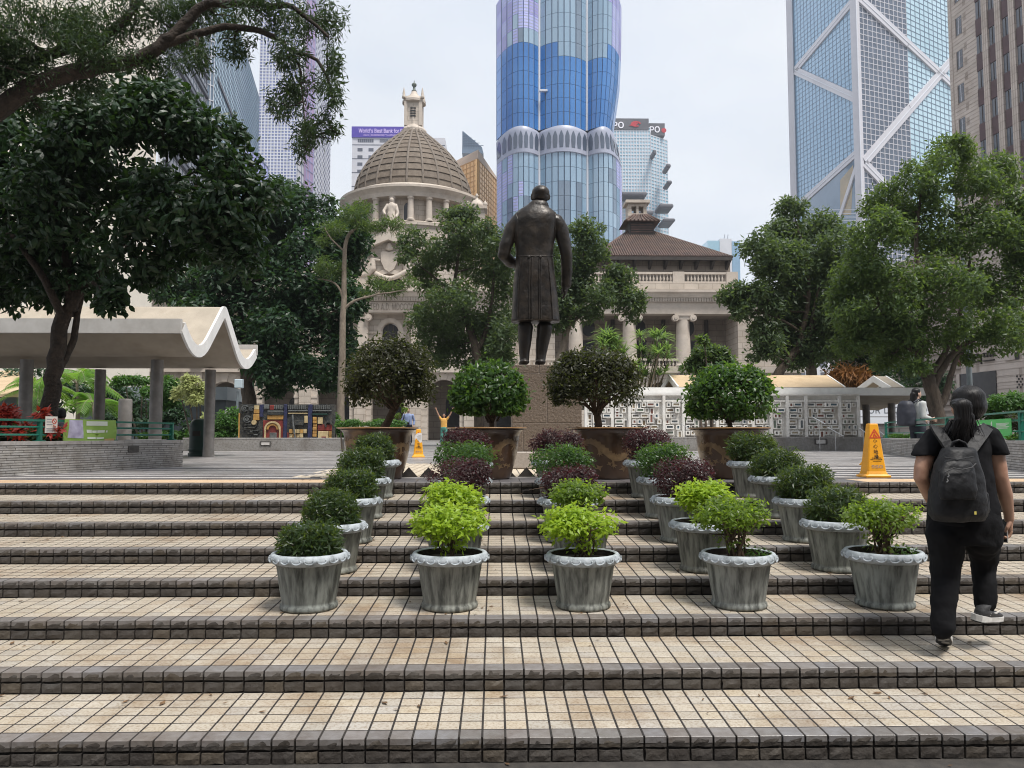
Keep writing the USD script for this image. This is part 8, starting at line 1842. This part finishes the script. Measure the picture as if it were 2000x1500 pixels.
sl_ = thing('glass_sail', 'pointed dark glass sail rising behind the golden tower', 'building'); m = MB(); ys = 260
m.prism([(X(900, ys), Z(300, ys)), (X(943, ys), Z(300, ys)), (X(940, ys), Z(288, ys)), (X(901, ys), Z(256, ys))], 6, o=(0, ys, 0)); m.build('glass', MATS['shade_pane_look'], sl_)
m = MB()
for k in range(8): m.span(X(901 + k * 5, ys) - .1, X(901 + k * 5, ys) + .1, ys - .1, ys - .01, Z(290, ys), Z(258 + k * 4.2, ys))
for k in range(6): m.span(X(901, ys), X(903 + k * 8, ys), ys - .1, ys - .012, Z(260 + k * 5, ys) - .1, Z(260 + k * 5, ys) + .1)
m.build('glazing_bars', MATS['mullion_look'], sl_, kind='stuff')

lp_ = thing('lettered_tower', 'pale blue glass tower with a dark lettered crown right of the curved tower', 'building'); YLp = 330.0
mat('crown_sign_look', (.085, .085, .10), (.11, .11, .125), scale=.2, rough=.5); mat('red_emblem_look', (.45, .035, .05), rough=.5)
P, L, zt, zb = face(lp_, 1195, YLp, 1273, YLp, 247, 600, 'pale_blue_glass_look', 'front_face', 14, 52, mlook='pale_mullion_look', mw=.4, md=.2)
Pb, Lb, ztb, zbb = face(lp_, 1273, YLp + .05, 1306, YLp + 6, 262, 600, 'pale_blue_glass_look', 'side_face', 6, 50, mlook='pale_mullion_look', mw=.4, md=.2)
def sign(px0, px1, y0, y1, Ya, nm='crown'): m = MB(); m.span(X(px0, Ya), X(px1, Ya), Ya - .4, Ya + 16, Z(y1, Ya), Z(y0, Ya)); return m.build(nm, MATS['crown_sign_look'], lp_)
sign(1195, 1274, 230, 252, YLp); sign(1274.5, 1306, 239, 263, YLp + 3)
def lts(s, px, py, hpx, wpx, Ya, mt='white_letter_look'): mb = MB(); put_text(mb, s, hpx * Ya / FPX, (X(px, Ya), Ya - .45, Z(py, Ya)), (1, 0, 0), (0, 0, 1), .1, True, width=wpx * Ya / FPX); mb.build('letters', MATS[mt], lp_)
lts('PO', 1213, 249, 12, 22, YLp); lts('PO', 1286, 257, 12, 20, YLp + 3)
m = MB(); cxx, czz = X(1247, YLp), Z(241, YLp); kk = YLp / FPX
for q in ((-10, -3, 6, 6), (-4, -5, 11, 3)):
    o = [(cxx + (q[0] + a * .9 + b * .35) * kk, czz + (b * .55 - 0) * kk) for a, b in ((0, -7), (7, -7), (12, 8), (6, 8))]; m.prism(o, .1, o=(0, YLp - .5 - .02 * q[3], 0))
m.prism([(cxx + 10 * math.cos(t) * kk + 1 * kk, czz + 6 * math.sin(t) * kk) for t in np.linspace(0, 5.4, 16)] + [(cxx + 7 * math.cos(t) * kk + 1 * kk, czz + 3.5 * math.sin(t) * kk) for t in np.linspace(5.4, 0, 16)], .1, o=(0, YLp - .64, 0)); m.build('emblem', MATS['red_emblem_look'], lp_)
m = MB(); m.prism(circ(X(1304, YLp + 3), Z(253, YLp + 3), 5 * kk, 16), .1, o=(0, YLp + 2.5, 0)); m.build('emblem', MATS['red_emblem_look'], lp_)
for (a, b, y0, y1, dy) in ((1212, 1262, 384, 392, 4), (1246, 1274, 420, 428, 4), (1276, 1283, 300, 310, 3), (1300, 1309, 330, 338, 4), (1301, 1311, 362, 369, 4), (1284, 1312, 408, 416, 4.5), (1290, 1314, 437, 444, 5)):
    look = 'pale_blue_glass_look' if y1 - y0 > 20 else 'crown_sign_look'
    m = MB(); m.cbox(((X(a, YLp) + X(b, YLp)) / 2, YLp - dy, (Z(y0, YLp) + Z(y1, YLp)) / 2), (X(b, YLp) - X(a, YLp), 2 * dy + .8, Z(y0, YLp) - Z(y1, YLp)), .5); m.build('projecting_bay', MATS[look], lp_)
fb = thing('far_block', 'small far white and teal block above the tiled roof eave', 'building'); YF = 420.0
for (a, b, y, lk) in ((1388, 1412, 468, 'pale_blue_glass_look'), (1412.5, 1436, 464, 'white_tower_look'), (1436.5, 1452, 469, 'steel_blue_glass_look')): m = MB(); m.span(X(a, YF), X(b, YF), YF, YF + 20, PZ, Z(y, YF)); m.build('wall', MATS[lk], fb)
for a in (1425, 1432): m = MB(); m.tube([(X(a, YF), YF + 4, Z(464, YF)), (X(a + 1.5, YF), YF + 4, Z(452, YF))], .15, 5); m.build('mast', MATS['grey_window_look'], fb)
# far city masses behind the trees, so that the streets do not end in sky
for (a, b, y, Y_, lab) in ((1440, 1760, 560, 140, 'plain stone block behind the right trees'), (-500, 300, 640, 130, 'plain stone block behind the left pavilion')):
    t = thing('background_block', lab, 'building'); m = MB(); m.span(X(a, Y_), X(b, Y_), Y_, Y_ + 20, PZ, Z(y, Y_)); m.build('wall', MATS['white_tower_look'], t)
    for r in range(8):
        for c in range(16):
            q = a + (b - a) * (c + .3) / 16; yy_ = y + 12 + r * 22; m = MB(); m.span(X(q, Y_), X(q + (b - a) / 16 * .5, Y_), Y_ - .08, Y_ - .004, Z(yy_ + 12, Y_), Z(yy_, Y_)); m.build('window', MATS['grey_window_look'], t)

# offices added unseen behind the viewpoint, to shade the steps and fill the glass
glass_mat('office_glass_look', (.05, .065, .08), rough=.15, spec=.6, c2=(.08, .09, .10), scale=.1); mat('office_stone_look', (.22, .20, .18), (.18, .165, .15), scale=.3, rough=.8)
for (xa, xb, ya, yb, h, lab) in ((-60, -14, -62, -34, 42, 'dark glass office block across the street, seen only in reflections'), (-10, 26, -70, -36, 34, 'brown stone office block across the street, seen only in reflections'), (31, 70, -60, -30, 44, 'taller dark office block across the street, seen only in reflections')):
    t = thing('office_block', lab, 'building'); m = MB(); m.span(xa, xb, ya, yb, 0, h); m.build('wall', MATS['office_stone_look'], t)
    m = MB()
    for z in np.arange(4, h - 2, 3.6): m.span(xa + .8, xb - .8, yb + .005, yb + .06, z, z + 2.1)
    m.build('window_bands', MATS['office_glass_look'], t)
# pale summer haze over the whole city
hz = usdkit.material(stage, '/World/Looks/haze_look', {'v': ('principled_volume', {'color': (.86, .90, .96), 'density': .00022, 'anisotropy': .2})}, [], volume='v.volume')
m = MB(); m.span(-1000, 1000, -90, 1550, -1.2, 160); hb_ = m.build('haze', hz, None, kind='stuff')
# ------------------------------------------------------------------ other people
mat('blue_shirt_look', (.34, .42, .66), (.28, .36, .58), scale=6, rough=.8); mat('navy_look', (.015, .018, .03), rough=.8); mat('yellow_top_look', (.72, .40, .10), (.62, .33, .08), scale=6, rough=.8); mat('teal_look', (.09, .30, .25), (.07, .24, .20), scale=5, rough=.8)
mat('jacket_look', (.50, .51, .50), (.42, .43, .42), scale=6, rough=.85); mat('navy_bag_look', (.018, .020, .032), (.026, .028, .04), scale=8, rough=.6, bump=.3); mat('grey_shirt_look', (.14, .13, .15), (.11, .10, .12), scale=6, rough=.8); mat('dark_skin_look', (.20, .11, .075), rough=.5)
def person(label, loc, H, rz, pose, sk, top, bot, hair_len, seed):
    """H: height in metres. Faces local -y when rz = 0."""
    t = thing('person', label, 'person', loc=loc, rz=rz); k = H / 1.68
    h_ = np.array([0, 0, 1.55]); S = lambda js: [(np.array(c) * k, np.array(r) * k) for c, r in js]
    ch = lambda js: chain(S(js)); bo = lambda *js: bone(*S(js))
    arms = {'down': [[(.19, 0, 1.33), (.235, .0, 1.08), (.25, -.05, .84)], [(-.19, 0, 1.33), (-.235, .0, 1.08), (-.25, -.05, .84)]], 'up': [[(.17, 0, 1.36), (.34, -.02, 1.60), (.47, -.04, 1.86)], [(-.17, 0, 1.36), (-.31, -.02, 1.60), (-.41, -.04, 1.86)]], 'akimbo': [[(.19, 0, 1.33), (.27, .04, 1.08), (.24, -.06, .86)], [(-.19, 0, 1.33), (-.27, .04, 1.08), (-.24, -.06, .86)]], 'forward': [[(.17, 0, 1.33), (.20, .02, 1.07), (.15, -.22, 1.0)], [(-.17, 0, 1.33), (-.20, .02, 1.07), (-.14, -.22, 1.02)]], 'sit': [[(.17, -.12, .92), (.22, -.2, .68), (.12, -.42, .66)], [(-.17, -.12, .92), (-.22, -.2, .68), (-.12, -.42, .66)]]}[pose]
    if pose == 'sit': hd = np.array([0, -.22, 1.10]); sh = (0, -.12, .95); hipz = .5
    else: hd = h_; sh = (0, 0, 1.38); hipz = .9
    B_ = [bo((hd + [0, 0, .03], (.072, .088, .085)), (hd + [0, -.03, -.04], (.058, .065, .065))), bo((hd + [0, -.095, -.012], (.012, .018, .02)))] + ch([(hd + [0, .02, -.06], .05), (np.array(sh) + [0, 0, .02], .055)])
    for sg in (-1, 1): B_.append(bo((hd + [sg * .074, .01, -.01], (.012, .02, .03))))
    for a in arms:
        B_ += ch([(a[0], .048), (a[1], .04), (a[2], .028)])
        d = np.array(a[2]) - np.array(a[1]); d = d / np.linalg.norm(d); p = np.array(a[2]); B_.append(bo((p + d * .03, (.028, .03, .03)), (p + d * .075, (.03, .022, .03))))
        s_ = np.cross(d, [0, 1.0, .2]); s_ /= np.linalg.norm(s_)
        for q in (-.024, -.008, .008, .023): B_ += ch([(p + d * .08 + s_ * q, .0095), (p + d * (.155 - abs(q) * .8) + s_ * q * 1.3 + [0, -.012, 0], .007)])
        B_ += ch([(p + d * .03 + s_ * .03, .012), (p + d * .085 + s_ * .058, .009)])
    if pose == 'sit':
        B_ += ch([((0, -.1, .9), .12), ((0, .02, .55), .13)])
        for sg in (-1, 1): B_ += ch([((sg * .09, 0, .5), .085), ((sg * .11, -.42, .5), .065), ((sg * .11, -.45, .08), .045)])
    else:
        B_.append(ring_solid([(0, 0, z * k, rx * k, ry * k) for z, rx, ry in ((.85, .15, .11), (1.0, .14, .10), (1.2, .155, .105), (1.36, .14, .08))]))
        for sg in (-1, 1): B_ += ch([((sg * .09, 0, .88), .09), ((sg * .1, -.01, .48), .06), ((sg * .1, .01, .09), .042), ((sg * .1, -.1, .035), .034)])
    obj('body', skin(B_, .022 * k, 5), MATS[sk], t, smooth=True)
    if pose == 'sit': T_ = [bo((np.array((0, -.12, .93)), (.19, .11, .07)), (np.array((0, .02, .55)), (.17, .14, .08)))]
    else: T_ = [ring_solid([(0, 0, z * k, rx * k, ry * k) for z, rx, ry in ((.84, .178, .135), (.95, .17, .13), (1.1, .165, .125), (1.28, .18, .12), (1.37, .155, .095), (1.41, .08, .07))])]
    for a in arms:
        e = np.array(a[1]) if pose not in ('up',) else np.array(a[0]) * .6 + np.array(a[1]) * .4
        T_ += ch([(a[0], .068), (e, .055)])
        if pose in ('akimbo', 'forward'): T_ += ch([(a[1], .055), (np.array(a[1]) * .25 + np.array(a[2]) * .75, .044)])
    obj('top', skin(T_, .03 * k, 4, amp=.006, freq=9, seed=seed), MATS[top], t, smooth=True)
    if pose == 'sit': Q = ch([((-.09, 0, .5), .11), ((-.11, -.42, .5), .085), ((-.11, -.45, .12), .065)]) + ch([((.09, 0, .5), .11), ((.11, -.42, .5), .085), ((.11, -.45, .12), .065)])
    else:
        w = .085 if bot != 'teal_look' else .115
        Q = [ring_solid([(0, 0, z * k, rx * k, ry * k) for z, rx, ry in ((.74, .165, .12), (.86, .182, .138), (.93, .172, .132))])]
        for sg in (-1, 1): Q += ch([((sg * .09, 0, .84), .1), ((sg * .1, -.01, .48), .08), ((sg * .1, .01, .14), w)])
    obj('trousers', skin(Q, .03 * k, 4, amp=.008, freq=8, seed=seed + 1), MATS[bot], t, smooth=True)
    Hh = [bo((hd + [0, .015, .05], (.08, .092, .075)), (hd + [0, .035, -.01], (.078, .075, .07)))]
    if hair_len: Hh += ch([(hd + [0, .07, -.02], .07), (hd + [0, .09, -.16], .065), (hd + [0.02, .085, -.26], .04)])
    obj('hair', skin(Hh, .02 * k, 4), MATS['black_hair_look'], t, smooth=True)
    for sg in (-1, 1):
        if pose == 'sit': continue
        s = MB(); s.cbox((sg * .1 * k, -.06 * k, .045 * k), (.09 * k, .26 * k, .075 * k), .02 * k); s.build('shoe', MATS['shoe_black_look'], t)
    return t
YPn = 45.0
man = person('man in a pale blue shirt standing behind the leftmost dragon pot', (X(797, 42), 42, PZ), Z(797, 42) - PZ + .02, .15, 'akimbo', 'skin_pale_look', 'blue_shirt_look', 'navy_look', False, 3)

ct_ = thing('chest_camera', 'small black camera hanging at the chest of the man in blue', 'camera', loc=(X(797.5, 42), 42 - .17, PZ + 1.16)); m = MB(); m.cbox((0, 0, 0), (.15, .07, .10), .015); m.build('body', MATS['sign_black_look'], ct_); m = MB(); m.lathe([(.035, 0), (.04, .06), (.03, .065)], n=12); v, f = m.mesh(); obj('lens', (v @ rotx(math.pi / 2).T + [0, -.03, 0], f), MATS['sign_black_look'], ct_, smooth=True)
m = MB(); m.tube([(-.06, 0, .04), (-.09, .06, .16), (-.05, .13, .24)], .012, 5); m.tube([(.06, 0, .04), (.09, .06, .16), (.05, .13, .24)], .012, 5); m.build('strap', MATS['sign_black_look'], ct_)
person('woman in a yellow top and teal trousers raising both arms', (X(867, YPn), YPn, PZ), Z(807, YPn) - PZ, -.1, 'up', 'skin_look', 'yellow_top_look', 'teal_look', True, 5)
YQ_ = 18.5; pz_ = PZ - .0
Hq = 1.62; lo_ = Z(757, YQ_) - 1.62
passer = person('long-haired passer-by in a pale grey jacket behind the right railing', (X(1793, YQ_), YQ_, PZ - .28), Z(756, YQ_) - PZ + .28, 1.75, 'forward', 'skin_pale_look', 'jacket_look', 'navy_look', True, 7)
bpk = thing('backpack', 'large navy backpack worn by the passer-by in the grey jacket', 'backpack', loc=(X(1793, YQ_), YQ_, PZ - .28), rz=1.75)
kq = (Z(756, YQ_) - PZ + .28) / 1.68
obj('main_bag', skin([ring_solid([(0, .26 * kq, z * kq, rx * kq, ry * kq) for z, rx, ry in ((.88, .17, .11), (.92, .19, .14), (1.15, .19, .15), (1.33, .16, .12), (1.40, .11, .07))], p=3)], .03, 4, amp=.01, freq=8, seed=4), MATS['navy_bag_look'], bpk, smooth=True)
obj('side_pocket', skin([bone((np.array((.17, .26, 1.0)) * kq, .07), (np.array((.17, .26, 1.12)) * kq, .06))], .03, 3), MATS['navy_bag_look'], bpk, smooth=True)
for sg in (-1, 1): m = MB(); m.tube([np.array(p) * kq for p in ((sg * .11, .16, 1.36), (sg * .12, .06, 1.43), (sg * .12, -.08, 1.36), (sg * .13, -.11, 1.2), (sg * .15, .05, 1.02))], .022, 6); m.build('shoulder_strap', MATS['navy_bag_look'], bpk, smooth=True)
person('dark-haired person sitting bent forward behind the green banner', (X(122, 13.2), 13.4, Z(803, 13.3) - 1.16), 1.68, -1.9, 'sit', 'dark_skin_look', 'grey_shirt_look', 'navy_look', False, 8)
person('person with dark hair sitting behind the red-leaved plants', (X(60, 13.2), 13.6, Z(802, 13.3) - 1.16), 1.68, 1.2, 'sit', 'skin_look', 'grey_shirt_look', 'navy_look', False, 9)
bench = thing('bench', 'low stone bench under the two seated people behind the left railing', 'bench'); m = MB(); m.cbox(((X(122, 13.4) + X(60, 13.6)) / 2, 13.55, (PZ + 1.45) / 2 + .0), (1.6, .42, .16), .02); m.build('seat', MATS['granite_smooth_look'], bench)
for px in (60, 122): m = MB(); m.span(X(px, 13.5) - .12, X(px, 13.5) + .12, 13.4, 13.7, PZ, 1.19); m.build('leg', MATS['granite_smooth_look'], bench)
